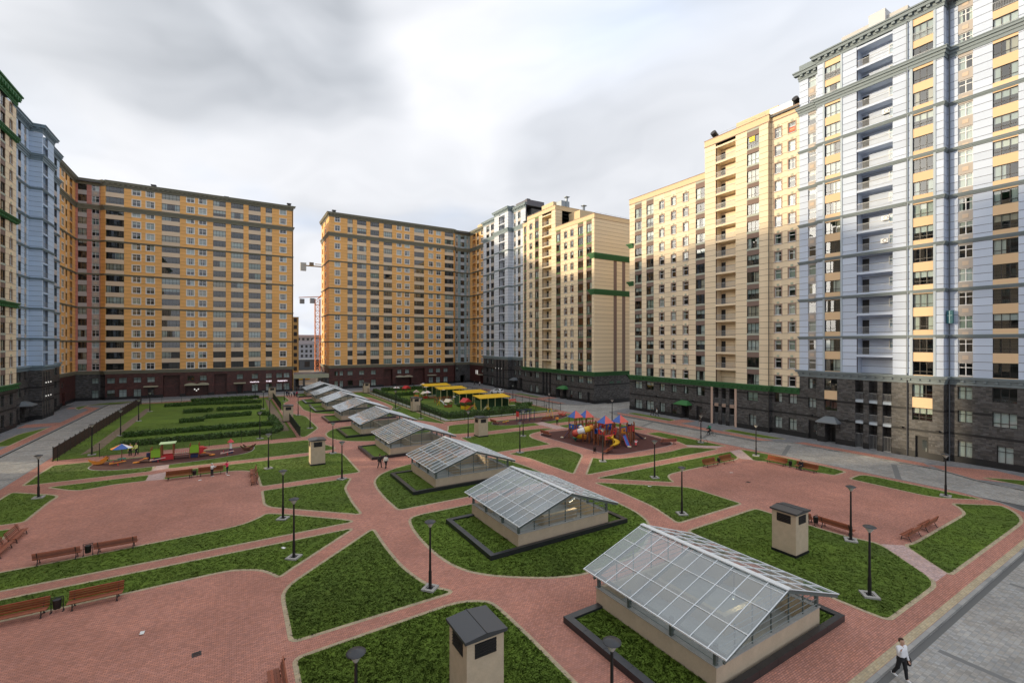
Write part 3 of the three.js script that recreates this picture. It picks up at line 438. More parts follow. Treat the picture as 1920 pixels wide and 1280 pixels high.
function base(b, fr, y1, mat, list, { bandsAt = [3.55, 6.4], plinth = 0.85 } = {}) {
  const holes = list.map((h) => { const s = [fr.at(h.a), fr.at(h.c)].sort((p, q) => p - q); return { ...h, s0: s[0], s1: s[1] }; });
  for (const [a, c, y, z] of cutRects(0, fr.L, 0, y1, holes)) b.add('base_wall', mat, bb(a < 0.005 ? a + 0.006 : a, c > fr.L - 0.005 ? c - 0.006 : c, y, z, -0.4, 0), fr);
  for (const [a, c, y, z] of cutRects(0, fr.L, -0.1, plinth, holes.filter((h) => h.y0 < plinth))) b.part('plinth', bb(a, c, y, z, -0.02, 0.05), M.plinth, fr);
  for (const y of bandsAt) if (y < y1) for (const [a, c, p, q] of cutRects(0, fr.L, y, y + 0.32, holes.filter((h) => h.y0 < y + 0.32 && h.y1 > y))) b.part('stone_band', bb(a, c, p, q, -0.02, 0.03), bandStone, fr);
  for (const h of holes) {
    const w = h.s1 - h.s0, H = h.y1 - h.y0;
    if (h.t === 'win' || h.t === 'log') addWindow(b, fr, h.s0, h.s1, h.y0, h.y1, h.t === 'log' ? 'loggia' : 'shop', -0.2, h.t === 'log' ? 0 : 0.7);
    else if (h.t === 'span') b.part('spandrel', bb(0, w, 0, H, -0.3, -0.04), PAL_SPAN(PAL.blue, b.r), fr, h.s0, h.y0);
    else if (h.t === 'door') { const d = b.part('door', bb(0, w, 0, H, -0.36, -0.3), M.black, fr, h.s0, h.y0); mesh('handle', cached('hd', () => bb(0, 0.05, 0, 0.5, 0, 0.05)), M.steel, d).position.set(w * 0.75, 1.0, -0.3); const pn = mesh('pane', new THREE.PlaneGeometry(w * 0.36, H * 0.42), glass, d); pn.position.set(w * 0.66, H * 0.62, -0.29); }
    else { b.part('recess', merge([bb(h.s0, h.s1, h.y0, h.y1, -1.9, -1.6), bb(h.s0 - 0.1, h.s0, h.y0, h.y1, -1.6, -0.4), bb(h.s1, h.s1 + 0.1, h.y0, h.y1, -1.6, -0.4)]), mat, fr); if (h.t === 'entry') b.part('door', bb(0, w * 0.6, 0, 2.3, -1.59, -1.52), M.black, fr, h.s0 + w * 0.2, h.y0); }
  }
}
function core(b, e0, e1, n0, n1, y1, roof = true) { const m = mesh('interior', bb(e0, e1, 0, y1 - 0.35, -n1, -n0), M.inside, b.g); m.position.set(-b.e, 0, b.n); return m; }
function roofSlab(b, e0, e1, n0, n1, y) { const m = mesh('roof', bb(e0, e1, y - 0.5, y - 0.25, -n1, -n0), M.roofing, b.g); m.position.set(-b.e, 0, b.n); return m; }
function roofBox(b, e0, e1, n0, n1, y0, y1, mat, name = 'roof_house') { const m = mesh(name, bb(e0, e1, y0, y1, -n1, -n0), mat, b.g); m.position.set(-b.e, 0, b.n); return m; }
function roofRail(b, pts, y) { const l = []; for (let i = 0; i < pts.length - 1; i++) { const [a, c] = [pts[i], pts[i + 1]], L = Math.hypot(c[0] - a[0], c[1] - a[1]), n = Math.ceil(L / 2); l.push(tube([a[0], y + 0.9, -a[1]], [c[0], y + 0.9, -c[1]], 0.025, 5)); for (let k = 0; k <= n; k++) { const e = mix(a[0], c[0], k / n), q = mix(a[1], c[1], k / n); l.push(tube([e, y - 0.3, -q], [e, y + 0.9, -q], 0.02, 5)); } } const m = mesh('roof_railing', merge(l), railMat, b.g); m.position.set(-b.e, 0, b.n); }
function ventPipe(b, e, n, y, h, kind = 0) { const g = kind ? merge([cyl(0.35, 0.35, h, 0, h / 2, 0), bx(1.3, 0.14, 1.3, 0, h + 0.3, 0), bx(0.08, 0.35, 0.08, 0.4, h + 0.1, 0.4), bx(0.08, 0.35, 0.08, -0.4, h + 0.1, -0.4)]) : merge([bx(1.0, h, 1.0, 0, h / 2, 0), bx(1.3, 0.16, 1.3, 0, h + 0.22, 0), bx(0.1, 0.2, 0.8, 0.35, h + 0.08, 0), bx(0.1, 0.2, 0.8, -0.35, h + 0.08, 0)]); const m = mesh('roof_vent', g, kind ? M.zinc : M.frameDark, b.g); m.position.set(e - b.e, y, -(n - b.n)); }
function canopy(b, fr, s, w, y, d, mat, tallRoof = 0.5) {   // hipped glass or tin canopy over an entrance
  const r = new THREE.BufferGeometry(), x = w / 2, p = [[-x, 0, 0], [x, 0, 0], [x, 0, d], [-x, 0, d], [-x * 0.45, tallRoof, 0], [x * 0.45, tallRoof, 0], [x * 0.45, tallRoof, d * 0.25], [-x * 0.45, tallRoof, d * 0.25]], f = [[3, 2, 6], [3, 6, 7], [0, 3, 7], [0, 7, 4], [2, 1, 5], [2, 5, 6], [7, 6, 5], [7, 5, 4]];
  r.setAttribute('position', new THREE.Float32BufferAttribute(f.flat().flatMap((i) => p[i]), 3)); r.setAttribute('uv', new THREE.Float32BufferAttribute(new Float32Array(f.length * 6), 2)); r.computeVertexNormals();
  const m = b.part('canopy', merge([r, bb(-x, x, -0.16, 0.0, 0.02, d)]), mat, fr, s, y, 0.02); for (const k of [-1, 1]) mesh('bracket', cached('cb', () => merge([tube([0, -1.0, 0.02], [0, -0.16, 1.1], 0.04), tube([0, -1.0, 0.03], [0, -0.16, 0.03], 0.04)])), M.iron, m).position.set(k * (x - 0.25), 0, 0);
  return m;
}
function drain(b, fr, s, y0, y1, mat = M.frameDark) { b.part('drainpipe', tube([0, y0, 0], [0, y1, 0], 0.075, 8), mat, fr, s, 0, 0.14); }
const W = (e, n0, n1) => frame(e, n0, 0, -1, n0 - n1);       // facade facing west, from north end n0 to south end n1
const Ef = (e, n0, n1) => frame(e, n0, 0, 1, n1 - n0);       // facing east
const Sf = (n, e0, e1) => frame(e0, n, 1, 0, e1 - e0);       // facing south
const wn = (a, c, y0, y1, t = 'win') => ({ a, c, y0, y1, t });
// --- blue block, east side, nearest ---
{
  const b = new Block('apartment_block', 'tall pale blue block with open balconies on dark stone base', 84, 20, 11), pal = PAL.blue;
  b.fine = true; b.budget = 300; b.near = (fr, s, y) => true;
  const o = { y0: 11.1, y1: 60.2, pal, k0: 1, k1: 16, top: 2, french: true, pilaster: true };
  const fa = W(80.3, 40.1, 37.1), fb = W(79.7, 37.1, 21.87), fc = W(81, 21.87, -6), fs = Sf(21.87, 79.7, 81);
  facade(b, fb, o, [['log', 36.03, 33.82], ['open', 31.71, 27.31], ['log', 25.07, 22.9]]);
  facade(b, fc, { ...o, pilaster: false }, [['gwin', 20.81, 19.39], ['log', 17.61, 15.41], ['gwin', 12.6, 11.2], ['log', 8.6, 6.4], ['gwin', 3, 1.6]]);
  facade(b, fa, o, [['gone', 38.76, 37.6]]);
  facade(b, { ...fs, L: 1.3 }, o, []);
  const belts = [16.45, 22.57, 28.75, 34.9, 41.0, 47.1];
  for (const [f, x0, x1, top] of [[fa, 1, 0, 60.4], [fb, 1, 1, 61.4], [fs, 0, 0, 61.4], [fc, 0, 1, 61.2]]) {
    for (const y of belts) band(b, f, y, beltProf, pal.trim, x0, x1, 'belt');
    band(b, f, 53.95, bigBelt, pal.trim, x0, x1, 'belt'); band(b, f, top, roofProf, pal.trim, x0, x1); band(b, f, 11.1, [[-1.0, -0.62, 0.1], [-0.62, -0.3, 0.2], [-0.3, -0.08, 0.45], [-0.08, 0.06, 0.55]], pal.trim, x0, x1);
    if (f !== fs) { dentils(b, f, top - 0.95, pal.trim, 0.95, 0.4, 0.34, 0.52, true); dentils(b, f, 10.5, pal.trim, 1.0, 0.34, 0.2, 0.38, true); }
  }
  drain(b, fb, fb.at(25.65), 0, 60, std([0.05, 0.05, 0.055], 0.5)); drain(b, fc, 0.25, 0, 60, std([0.1, 0.11, 0.12], 0.5)); drain(b, fb, fb.at(25.65) + 0.02, 11.4, 59.8, pal.pil);
  base(b, fa, 10.15, M.stone, [wn(38.76, 37.6, 8.2, 9.8), wn(38.76, 37.6, 5.1, 6.7), { a: 38.7, c: 37.3, y0: -0.1, y1: 3.0, t: 'door' }]);
  base(b, fb, 10.15, M.stone, [wn(36.1, 34.3, 8.2, 9.95, 'log'), wn(36.1, 34.3, 6.78, 8.19, 'span'), wn(36.1, 34.3, 5.05, 6.77, 'log'), { a: 36, c: 34.5, y0: -0.1, y1: 3.0, t: 'entry' },
    ...[[31.9, 30.86], [30.17, 29.12], [28.51, 27.46]].map(([a, c]) => ({ a, c, y0: -0.1, y1: 10.0, t: 'recess' })),
    wn(25.15, 23.0, 8.2, 9.95, 'log'), wn(25.15, 23.0, 6.78, 8.19, 'span'), wn(25.15, 23.0, 5.05, 6.77, 'log'), { a: 24.8, c: 23.4, y0: -0.1, y1: 2.95, t: 'door' }]);
  base(b, fc, 10.15, M.stone, [20.85, 12.6, 3].flatMap((n) => [wn(n, n - 1.4, 8.25, 9.9), wn(n, n - 1.4, 5.25, 6.8), wn(n, n - 1.4, 0.75, 2.85)]).concat([17.65, 8.6].flatMap((n) => [wn(n, n - 2.15, 8.2, 9.95, 'log'), wn(n, n - 2.15, 5.1, 6.95, 'log'), wn(n - 0.4, n - 1.85, 0.7, 2.8)])));
  base(b, fs, 10.15, M.stone, []);
  for (const [a, c] of [[31.9, 30.86], [30.17, 29.12], [28.51, 27.46]]) { const s = fb.at(a), w = a - c; for (const y of [4.0, 7.15]) { b.part('balcony_slab', bb(0.01, w - 0.01, -0.4, 0, -1.6, -0.08), PAL.blue.pil, fb, s, y); b.part('railing', cached('rb' + w.toFixed(2), () => railing(w - 0.04, 1.1, 0.14)), railMat, fb, s + 0.02, y, -0.12); } b.part('gate', cached('gt' + w.toFixed(2), () => railing(w - 0.06, 2.2, 0.16)), railMat, fb, s + 0.03, -0.05, -0.2); }
  canopy(b, fb, fb.at(35.2), 3.0, 3.35, 1.5, M.zinc, 0.75);
  for (const n of [38.2, 33, 26.3, 22.4]) b.part('wall_lamp', cached('wl', () => merge([bx(0.3, 0.2, 0.34, 0, 0, 0.2), bx(0.1, 0.1, 0.1, 0, 0, 0.05)])), M.iron, n > 37 ? fa : fb, (n > 37 ? fa : fb).at(n), 3.9);
  core(b, 83, 95, -6, 39.8, 60); roofSlab(b, 80, 95, -6, 40.1, 60.9);
  roofBox(b, 84, 90, 27, 35.5, 60.4, 64.9, std([0.5, 0.48, 0.45], 0.85)); roofBox(b, 83.4, 88, 29.5, 31.6, 60.4, 65.8, std([0.55, 0.55, 0.55], 0.85));
  roofRail(b, [[82.5, 38], [82.5, 28.5]], 61.2); ventPipe(b, 83, 26, 60.6, 1.8, 1); b.flush();
  mesh('parapet', bb(-4, -3.6, 60.5, 61.35, -20.0, 26), pal.trim, b.g);
}
// --- cream block, east side ---
{
  const b = new Block('apartment_block', 'cream block with green cornice, brown loggias and stepped roof, facing the bicycle rider', 86, 60, 12), pal = PAL.cream; b.budget = 300; b.near = (fr, s, y) => true; b.fine = true;
  const fl = W(80, 78, 57.6), ft = W(79.8, 57.6, 44.9), fr = W(80.4, 44.9, 40.1), fs = Sf(44.9, 79.8, 80.4);
  const oL = { y0: 8.0, y1: 48.2, pal, k0: 0, k1: 12, top: 1 }, oT = { y0: 8.0, y1: 54.2, pal, k0: 0, k1: 14, top: 3 };
  facade(b, fl, oL, [['log', 76.33, 74.23], ['log', 72.85, 70.75], ['one', 69.1, 67.84], ['one', 65.91, 64.78], ['one', 62.89, 61.66], ['log', 59.87, 57.75]]);
  facade(b, ft, oT, [['open', 55.23, 51.1], ['log', 48.92, 46.65]]);
  facade(b, fr, oT, [['one', 44.2, 43.1], ['one', 41.9, 40.8]]);
  facade(b, { ...fs, L: 0.6 }, oT, []);
  const gp = [[-1.0, -0.7, 0.12], [-0.7, -0.35, 0.25], [-0.35, -0.1, 0.5], [-0.1, 0.05, 0.62]], cap = std([0.66, 0.50, 0.30], 0.8);
  for (const [f, x0, x1, y] of [[fl, 1, 0, 49.5], [ft, 1, 1, 55.5], [fs, 0, 0, 55.5], [fr, 0, 0, 55.5]]) { band(b, f, 8.1, gp, pal.trim, x0, x1); band(b, f, y, [[-1.35, -1.2, 0.1], [-0.12, 0, 0.12]], surroundBrown, x0, x1, 'roof_edge'); band(b, f, y, [[-1.2, -0.12, 0.05]], cap, x0, x1, 'parapet'); dentils(b, f, 7.5, pal.trim, 0.9, 0.4, 0.2, 0.42, false); }
  for (const y of [30, 38.9]) for (const f of [frame(80, 78.0, 0, -1, 1.3)]) band(b, f, y, gp, pal.trim, 1, 0);
  // side of the tower above the low wing, facing north
  { const f = frame(95, 57.6, -1, 0, 15.2); backing(b, f, 0, 15.2, 48.2, 54.2, pal); panels(b, f, 0, 15.2, 48.2, 54.2, pal); }
  { const f = frame(95, 78, -1, 0, 15); base(b, f, 7.1, M.stone, []); backing(b, f, 0, 15, 7.1, 48.2, pal); panels(b, f, 0, 15, 8, 48.2, pal); band(b, f, 8.1, gp, pal.trim, 0, 1); }
  for (const n of [44.75]) drain(b, ft, ft.L + 0.05, 0, 54);
  base(b, fl, 7.1, M.stone, [76.37, 72.95].flatMap((n) => [wn(n, n - 2.2, 5.15, 6.8)]).concat([[69.1, 67.7], [65.9, 64.6], [62.8, 61.6]].map(([a, c]) => wn(a, c, 5.15, 6.7)), [wn(59.7, 57.8, 5.1, 6.8, 'log'), wn(76.37, 74.14, 0.55, 2.6), wn(72.95, 70.77, 0.6, 2.6), wn(69.09, 67.67, 0.6, 2.6), wn(65.94, 64.57, 0.6, 2.6), { a: 63.3, c: 61.5, y0: -0.1, y1: 2.9, t: 'entry' }, { a: 59.7, c: 58.3, y0: -0.1, y1: 2.9, t: 'door' }]));
  base(b, ft, 7.1, M.stone, [[55.6, 54.66], [54.0, 53.1], [52.4, 51.4]].map(([a, c]) => ({ a, c, y0: -0.1, y1: 7.0, t: 'recess' })).concat([wn(48.9, 46.9, 5.2, 6.8, 'log'), wn(48.5, 47.2, 0.75, 2.75)]));
  base(b, fr, 7.1, M.stone, [wn(44.3, 43.0, 5.4, 7.0), wn(41.9, 40.6, 5.4, 7.0), wn(44.3, 43.0, 0.95, 2.9), wn(41.9, 40.6, 0.95, 2.9)]); base(b, fs, 7.1, M.stone, []);
  for (const s of [ft.at(56.0), ft.at(51.05)]) b.part('pilaster', bb(-0.2, 0.2, 0, 7.1, 0.0, 0.14), std([0.5, 0.35, 0.27], 0.8), ft, s);
  for (const [a, c] of [[55.6, 54.66], [54.0, 53.1], [52.4, 51.4]]) { const s = ft.at(a), w = a - c; b.part('balcony_slab', bb(0.01, w - 0.01, -0.6, 0, -1.6, -0.1), surroundBrown, ft, s, 4.0); b.part('railing', railing(w - 0.04, 1.0, 0.14), railMat, ft, s + 0.02, 4.0, -0.12); b.part('gate', railing(w - 0.06, 2.2, 0.16), railMat, ft, s + 0.03, -0.05, -0.2); }
  canopy(b, fl, fl.at(62.4), 3.4, 3.05, 1.6, M.green, 0.7);
  for (const n of [70, 60.5]) b.part('wall_lamp', cached('wl', () => bx(0.3, 0.2, 0.34, 0, 0, 0.2)), M.iron, fl, fl.at(n), 3.9);
  core(b, 82.4, 95, 57.6, 77.6, 48.6); core(b, 82.4, 95, 40.3, 57.6, 54.6); roofSlab(b, 80.2, 95, 57.6, 78, 49.4); roofSlab(b, 80, 95, 40.1, 57.6, 55.4);
  roofBox(b, 83, 88, 45, 53, 55.2, 58.0, cap); roofBox(b, 82, 86, 42, 46, 55.2, 57.3, M.zinc, 'roof_duct'); roofRail(b, [[80.6, 57], [80.6, 46]], 55.4);
  { const m = mesh('roof_duct', new THREE.CylinderGeometry(0.55, 0.55, 2.2, 12).rotateZ(1.0), M.frameDark, b.g); m.position.set(81 - 86, 56.2, -(56 - 60)); mesh('roof_duct', new THREE.CylinderGeometry(0.5, 0.5, 2.0, 12).rotateZ(1.1), M.frameDark, b.g).position.set(81.5 - 86, 56.3, -(41 - 60)); }
  // notices stuck in two top windows
  { const f = ft, p = b.part('yellow_notice', bx(0.95, 1.15, 0.01), std([0.85, 0.7, 0.05], 0.6), f, f.at(48.0), 52.5, -0.1); const l = []; for (let y = 0; y < 3; y++) for (let x = 0; x < 4; x++) if ((x * 7 + y * 5) % 4 !== 2) l.push(bx(0.12, 0.16, 0.006, -0.27 + x * 0.18, 0.33 - y * 0.32, 0.009)); mesh('print', merge(l), std([0.06, 0.05, 0.03], 0.7), p);
    const q = b.part('red_notice', bx(1.0, 0.8, 0.01), std([0.6, 0.12, 0.06], 0.6), fr, fr.at(41.35), 51.65, -0.1); const l2 = []; for (let x = 0; x < 5; x++) l2.push(bx(0.1, 0.14, 0.006, -0.3 + x * 0.15, 0.05, 0.009)); mesh('print', merge(l2), std([0.8, 0.6, 0.3], 0.7), q); }
  b.flush();
}
// --- yellow block beyond the side street ---
{
  const b = new Block('apartment_block', 'cream yellow block with green bands and blank striped end wall beyond the side street', 86, 106, 13), pal = PAL.yellow;
  const f1 = W(79.4, 123.8, 121), f2 = W(79.2, 121, 106.2), f3 = W(79.2, 106.2, 89.5), fe = Sf(89.5, 79.2, 94);
  facade(b, f1, { y0: 8, y1: 52.8, pal, k0: 0, k1: 14, top: 1 }, [['log', 123.1, 121.8]]);
  facade(b, f2, { y0: 8, y1: 54.2, pal, k0: 0, k1: 14, top: 2 }, [['one', 119.6, 118.2], ['log', 116.65, 114.6], ['open', 112.77, 108.1]]);
  facade(b, f3, { y0: 8, y1: 47.9, pal, k0: 0, k1: 12, top: 1 }, [['log', 105.8, 103.7], ['one', 102, 100.8], ['one', 99.2, 98], ['log', 96.1, 93.85], ['log', 92.6, 90.5]]);
  backing(b, fe, 0, fe.L, 8, 47.9, pal); const ye = [8, 28.3, 37.5, 47.9], stripe = std([0.22, 0.15, 0.125], 0.85);
  for (const [a, c] of [[8, 28.2], [29.6, 37.4]]) { panels(b, fe, 0, 6.7, a, c, pal); panels(b, fe, 7.9, 9.8, a, c, pal); panels(b, fe, 11, fe.L, a, c, pal); for (const s of [6.7, 9.8]) for (let y = a; y < c - 0.3; y += 0.5) b.add('stripe_tiles', stripe, bb(s + 0.02, s + 1.18, y + 0.02, Math.min(c, y + 0.48), -0.05, -0.02), fe); }
  panels(b, fe, 0, fe.L, 38.9, 47.9, pal);
  const gp = [[-1.0, -0.7, 0.12], [-0.7, -0.35, 0.25], [-0.35, -0.1, 0.5], [-0.1, 0.05, 0.62]], gp2 = [[-1.35, -1.0, 0.12], [-1.0, -0.7, 0.22], [-0.7, -0.3, 0.42], [-0.3, 0, 0.55]], cap = std([0.68, 0.51, 0.30], 0.8);
  for (const y of [29.55, 38.85]) { band(b, fe, y, gp2, pal.trim, 1, 1); band(b, frame(79.2, 91.0, 0, -1, 1.5), y, gp2, pal.trim, 1, 0); }
  for (const [f, x0, x1, y] of [[f1, 1, 0, 54], [f2, 0, 1, 55.5], [f3, 0, 1, 49.1], [fe, 0, 1, 49.1]]) { band(b, f, 8.1, gp, pal.trim, x0, x1); band(b, f, y, [[-1.3, -1.2, 0.08], [-0.12, 0, 0.12]], surroundBrown, x0, x1, 'roof_edge'); band(b, f, y, [[-1.2, -0.12, 0.05]], cap, x0, x1, 'parapet'); }
  { const f = frame(79.2, 106.2, 1, 0, 15); backing(b, f, 0, 15, 47.9, 54.2, pal); panels(b, f, 0, 15, 48, 54.2, pal); band(b, f, 55.5, [[-1.3, -1.2, 0.08], [-1.2, -0.12, 0.05], [-0.12, 0, 0.12]], cap, 0, 0, 'parapet'); }
  const bw = (a, c) => wn(a, c, 5.1, 6.7);
  base(b, f1, 7.1, M.stone, [bw(123.1, 121.9)]);
  base(b, f2, 7.1, M.stone, [bw(119.6, 118.2), bw(116.6, 114.7), wn(119.6, 118.2, 0.6, 2.7), wn(116.6, 114.9, 0.6, 2.7), ...[[112.7, 111.6], [111, 110], [109.3, 108.3]].map(([a, c]) => ({ a, c, y0: -0.1, y1: 7, t: 'recess' }))]);
  base(b, f3, 7.1, M.stone, [bw(105.8, 103.7), bw(102, 100.8), bw(99.2, 98), bw(96.1, 93.85), bw(92.6, 90.5), { a: 106, c: 104, y0: -0.1, y1: 3.2, t: 'recess' }, { a: 102.8, c: 101, y0: -0.1, y1: 2.8, t: 'entry' }, wn(99.6, 98.4, 0.3, 2.6), wn(96, 94.6, 0.7, 2.6), { a: 92.2, c: 91.1, y0: -0.1, y1: 2.8, t: 'door' }]);
  base(b, fe, 7.1, M.stone, [], { bandsAt: [4.6] });
  canopy(b, f3, f3.at(101.9), 3.6, 3.0, 1.6, M.green, 0.75);
  for (const s of [6, 8.6]) b.part('wall_mark', bx(1.4, 0.5, 0.02), std([0.05, 0.12, 0.08], 0.7), fe, s, 5.3, 0.02);
  core(b, 81.6, 94, 106.2, 123.6, 54.5); core(b, 81.6, 94, 91.5, 106.2, 48.5); roofSlab(b, 79.4, 94, 106.2, 123.8, 55); roofSlab(b, 79.4, 94, 89.7, 106.2, 49);
  roofBox(b, 82, 88, 111, 117, 54.8, 58.2, cap); roofBox(b, 84, 92, 101, 106, 49, 53.5, cap); ventPipe(b, 84, 107, 55, 3.4, 1); ventPipe(b, 88, 104, 53.5, 2.2, 1); ventPipe(b, 83, 109, 55, 2.4); roofBox(b, 82, 85, 107, 109.4, 54.8, 57.5, M.zinc, 'roof_duct'); roofRail(b, [[80, 122], [80, 108]], 55.2); roofRail(b, [[80.5, 90.5], [93, 90.5]], 48.9); b.flush();
}
// --- grey-blue block ---
{
  const b = new Block('apartment_block', 'grey blue block with dark dentil cornice behind the white parked car', 86, 138, 14), pal = PAL.greyblue;
  const f1 = W(80.5, 153.2, 141.6), f2 = W(78.8, 141.6, 132.2), fs = Sf(132.2, 78.8, 80.5), f3 = W(80.5, 132.2, 124), o = { y0: 11, y1: 60.2, pal, k0: 1, k1: 16, top: 2 };
  facade(b, f1, o, [['log', 150.8, 148.5], ['log', 147.2, 145]]); facade(b, f2, o, [['open', 138.4, 134.4]]); facade(b, fs, o, []); facade(b, f3, o, [['gone', 131.2, 130], ['log', 128.6, 127]]);
  for (const [f, x0, x1, t] of [[f1, 1, 0, 61], [f2, 1, 1, 61.6], [fs, 0, 0, 61.6], [f3, 0, 1, 61]]) { for (let i = 0; i < 6; i++) band(b, f, 16.45 + i * 6.12, beltProf, pal.trim, x0, x1, 'belt'); band(b, f, 53.95, bigBelt, pal.trim, x0, x1, 'belt'); band(b, f, t, roofProf, pal.trim, x0, x1); dentils(b, f, t - 0.95, pal.trim, 0.9, 0.4, 0.34, 0.5); band(b, f, 11, [[-1, -0.6, 0.1], [-0.6, -0.3, 0.2], [-0.3, 0.05, 0.5]], pal.trim, x0, x1); }
  base(b, f1, 10.05, M.stone, [150.8, 147.2].flatMap((n) => [wn(n, n - 1.6, 8.2, 9.8), wn(n, n - 1.6, 5.1, 6.7), wn(n, n - 1.6, 0.6, 3)]));
  base(b, f2, 10.05, M.stone, [[140.2, 139.2], [138, 137], [135.8, 134.8]].map(([a, c]) => ({ a, c, y0: -0.1, y1: 9.8, t: 'recess' }))); base(b, fs, 10.05, M.stone, []);
  base(b, f3, 10.05, M.stone, [wn(131.2, 130, 8.2, 9.8), wn(128.6, 127, 8.2, 9.8), wn(131.2, 130, 5.1, 6.7), wn(128.6, 127, 5.1, 6.7), { a: 131, c: 129.4, y0: -0.1, y1: 3, t: 'entry' }, { a: 127.8, c: 126, y0: -0.1, y1: 4.2, t: 'recess' }]);
  canopy(b, f3, f3.at(130.2), 3.2, 3.4, 1.6, M.zinc, 0.8);
  core(b, 83, 95, 124.3, 153, 60); roofSlab(b, 80.6, 95, 124, 153.2, 60.9); roofBox(b, 83, 90, 127, 134, 60.6, 63.4, pal.joint); ventPipe(b, 83, 136, 60.8, 2.2); ventPipe(b, 86, 131, 63, 1.6); roofRail(b, [[81, 140], [81, 128]], 61.4);
  for (const n of [140.6, 138.4, 136.4]) b.part('wall_lamp', cached('lampw', () => bx(0.12, 0.26, 0.14, 0, 0, 0.1)), lampGlow, f2, f2.at(n), 6.9, 0); b.flush();
}
// --- orange blocks round the northern end ---
function orangeBelts(b, list) { for (const [f, x0, x1] of list) { for (const y of [16.1, 25.3, 34.45, 43.6]) band(b, f, y, beltProf, PAL.orange.trim, x0, x1, 'belt'); band(b, f, 52.85, bigBelt, PAL.orange.trim, x0, x1, 'belt'); band(b, f, 60.2, roofProf, PAL.orange.trim, x0, x1); dentils(b, f, 59.2, PAL.orange.trim, 1.1, 0.5, 0.36, 0.5); band(b, f, 8.0, [[-0.9, -0.5, 0.15], [-0.5, -0.1, 0.35], [-0.1, 0.05, 0.5]], PAL.orange.trim, x0, x1); } }
const oO = { y0: 8, y1: 58.8, pal: PAL.orange, k0: 0, k1: 16 };
const shopRow = (list) => list.flatMap((e) => [wn(e - 0.85, e + 0.85, 4.5, 6.0), wn(e - 0.85, e + 0.85, 0.6, 2.7)]);
{
  const b = new Block('apartment_block', 'long orange block with pink inner corner behind the hedge garden', -10, 172, 15);
  const fm = Sf(165, -30.2, 16.45), fp = Sf(166.2, -36.5, -31.4), fc = frame(-31.4, 166.2, 0.7071, -0.7071, 1.697), fw = Ef(-36.5, 149, 166.2);
  facade(b, fm, oO, [['log', -30.1, -26.2], ['win', -24.4, -22.6], ['win', -21.3, -19.5], ['log', -17.8, -13.55], ['win', -11.9, -10.1], ['win', -8.95, -7.1], ['log', -5.4, -2.15], ['log', -0.8, 2.5], ['log', 3.9, 7.2], ['log', 8.6, 10.4], ['win', 12.65, 14.45]]);
  facade(b, fp, { ...oO, pal: PAL.pink }, [['log', -36, -34.2], ['gwin', -33.2, -31.6]]); facade(b, fc, oO, []);
  facade(b, fw, oO, [['win', 154.7, 156.4], ['log', 157.9, 159.2], ['open', 161.2, 163.7], ['log', 150.6, 152.4]]);
  orangeBelts(b, [[fm, 0, 1], [fp, 0, 0], [fc, 0, 0], [fw, 0, 0]]);
  base(b, fm, 7.15, M.brown, [...shopRow([-29.0, -26.45, -23.3]), wn(-21.1, -19.4, 4.5, 6), { a: -21, c: -19.5, y0: -0.1, y1: 2.8, t: 'door' }, { a: -17.5, c: -13.6, y0: -0.1, y1: 6.3, t: 'recess' }, wn(-11.8, -10.1, 4.5, 6), wn(-8.7, -7, 4.5, 6), { a: -12.2, c: -6.6, y0: -0.1, y1: 3.1, t: 'recess' }, { a: -5.1, c: -1.9, y0: -0.1, y1: 6.3, t: 'recess' }, wn(0.7, 2.4, 4.5, 6), { a: 0.6, c: 2.4, y0: -0.1, y1: 2.9, t: 'entry' }, ...shopRow([5.6, 9.5, 12.45, 14.6].map((e) => e))], { bandsAt: [] });
  base(b, fp, 7.15, M.stone, [wn(-33.2, -31.8, 4.5, 6), wn(-33.2, -31.8, 0.6, 2.7)], { bandsAt: [] }); base(b, fc, 7.15, M.stone, []); base(b, fw, 7.15, M.brown, [wn(154.7, 156.4, 4.5, 6), { a: 155, c: 157.4, y0: -0.1, y1: 3.2, t: 'recess' }], { bandsAt: [] });
  const beige = std([0.40, 0.37, 0.25], 0.7);
  for (const e of [-10.9, -7.9]) b.part('canopy', (() => { const s = new THREE.Shape(); s.moveTo(-1.5, 0); s.quadraticCurveTo(0, 0.75, 1.5, 0); s.lineTo(1.5, -0.28); s.lineTo(-1.5, -0.28); return new THREE.ExtrudeGeometry(s, { depth: 1.6, bevelEnabled: false, curveSegments: 8 }); })(), beige, fm, fm.at(e), 3.5, 0.02);
  for (const e of [-20.2, 1.5]) b.part('canopy', bb(-1.6, 1.6, 0, 0.28, 0.02, 1.5), beige, fm, fm.at(e), 3.2);
  for (const e of [-9.9, -9.0, -9.45]) b.part('wall_lamp', new THREE.SphereGeometry(0.2, 10, 8), lampGlow, fm, fm.at(e), e === -9.45 ? 1.7 : 2.1, 1.75);
  { const sm = new THREE.MeshStandardMaterial({ color: lin(0.8, 0.78, 0.78), emissive: lin(1, 0.85, 0.95), emissiveIntensity: 0.8 }), r = rng(8); for (const [e, w, h] of [[5.6, 2.6, 0.32], [9.5, 1.5, 0.5], [13.5, 3.0, 0.38]]) { const l = []; let x = -w / 2; while (x < w / 2 - 0.1) { const ww = 0.12 + r() * 0.14; l.push(bb(x, x + ww * 0.35, 0, h, 0, 0.06)); l.push(bb(x + ww * 0.35, x + ww, r() < 0.5 ? 0 : h * 0.4, r() < 0.5 ? h : h * 0.6, 0, 0.06)); x += ww + 0.07; } b.part('lit_sign', merge(l), sm, fm, fm.at(e), 3.3, 0.05); } }
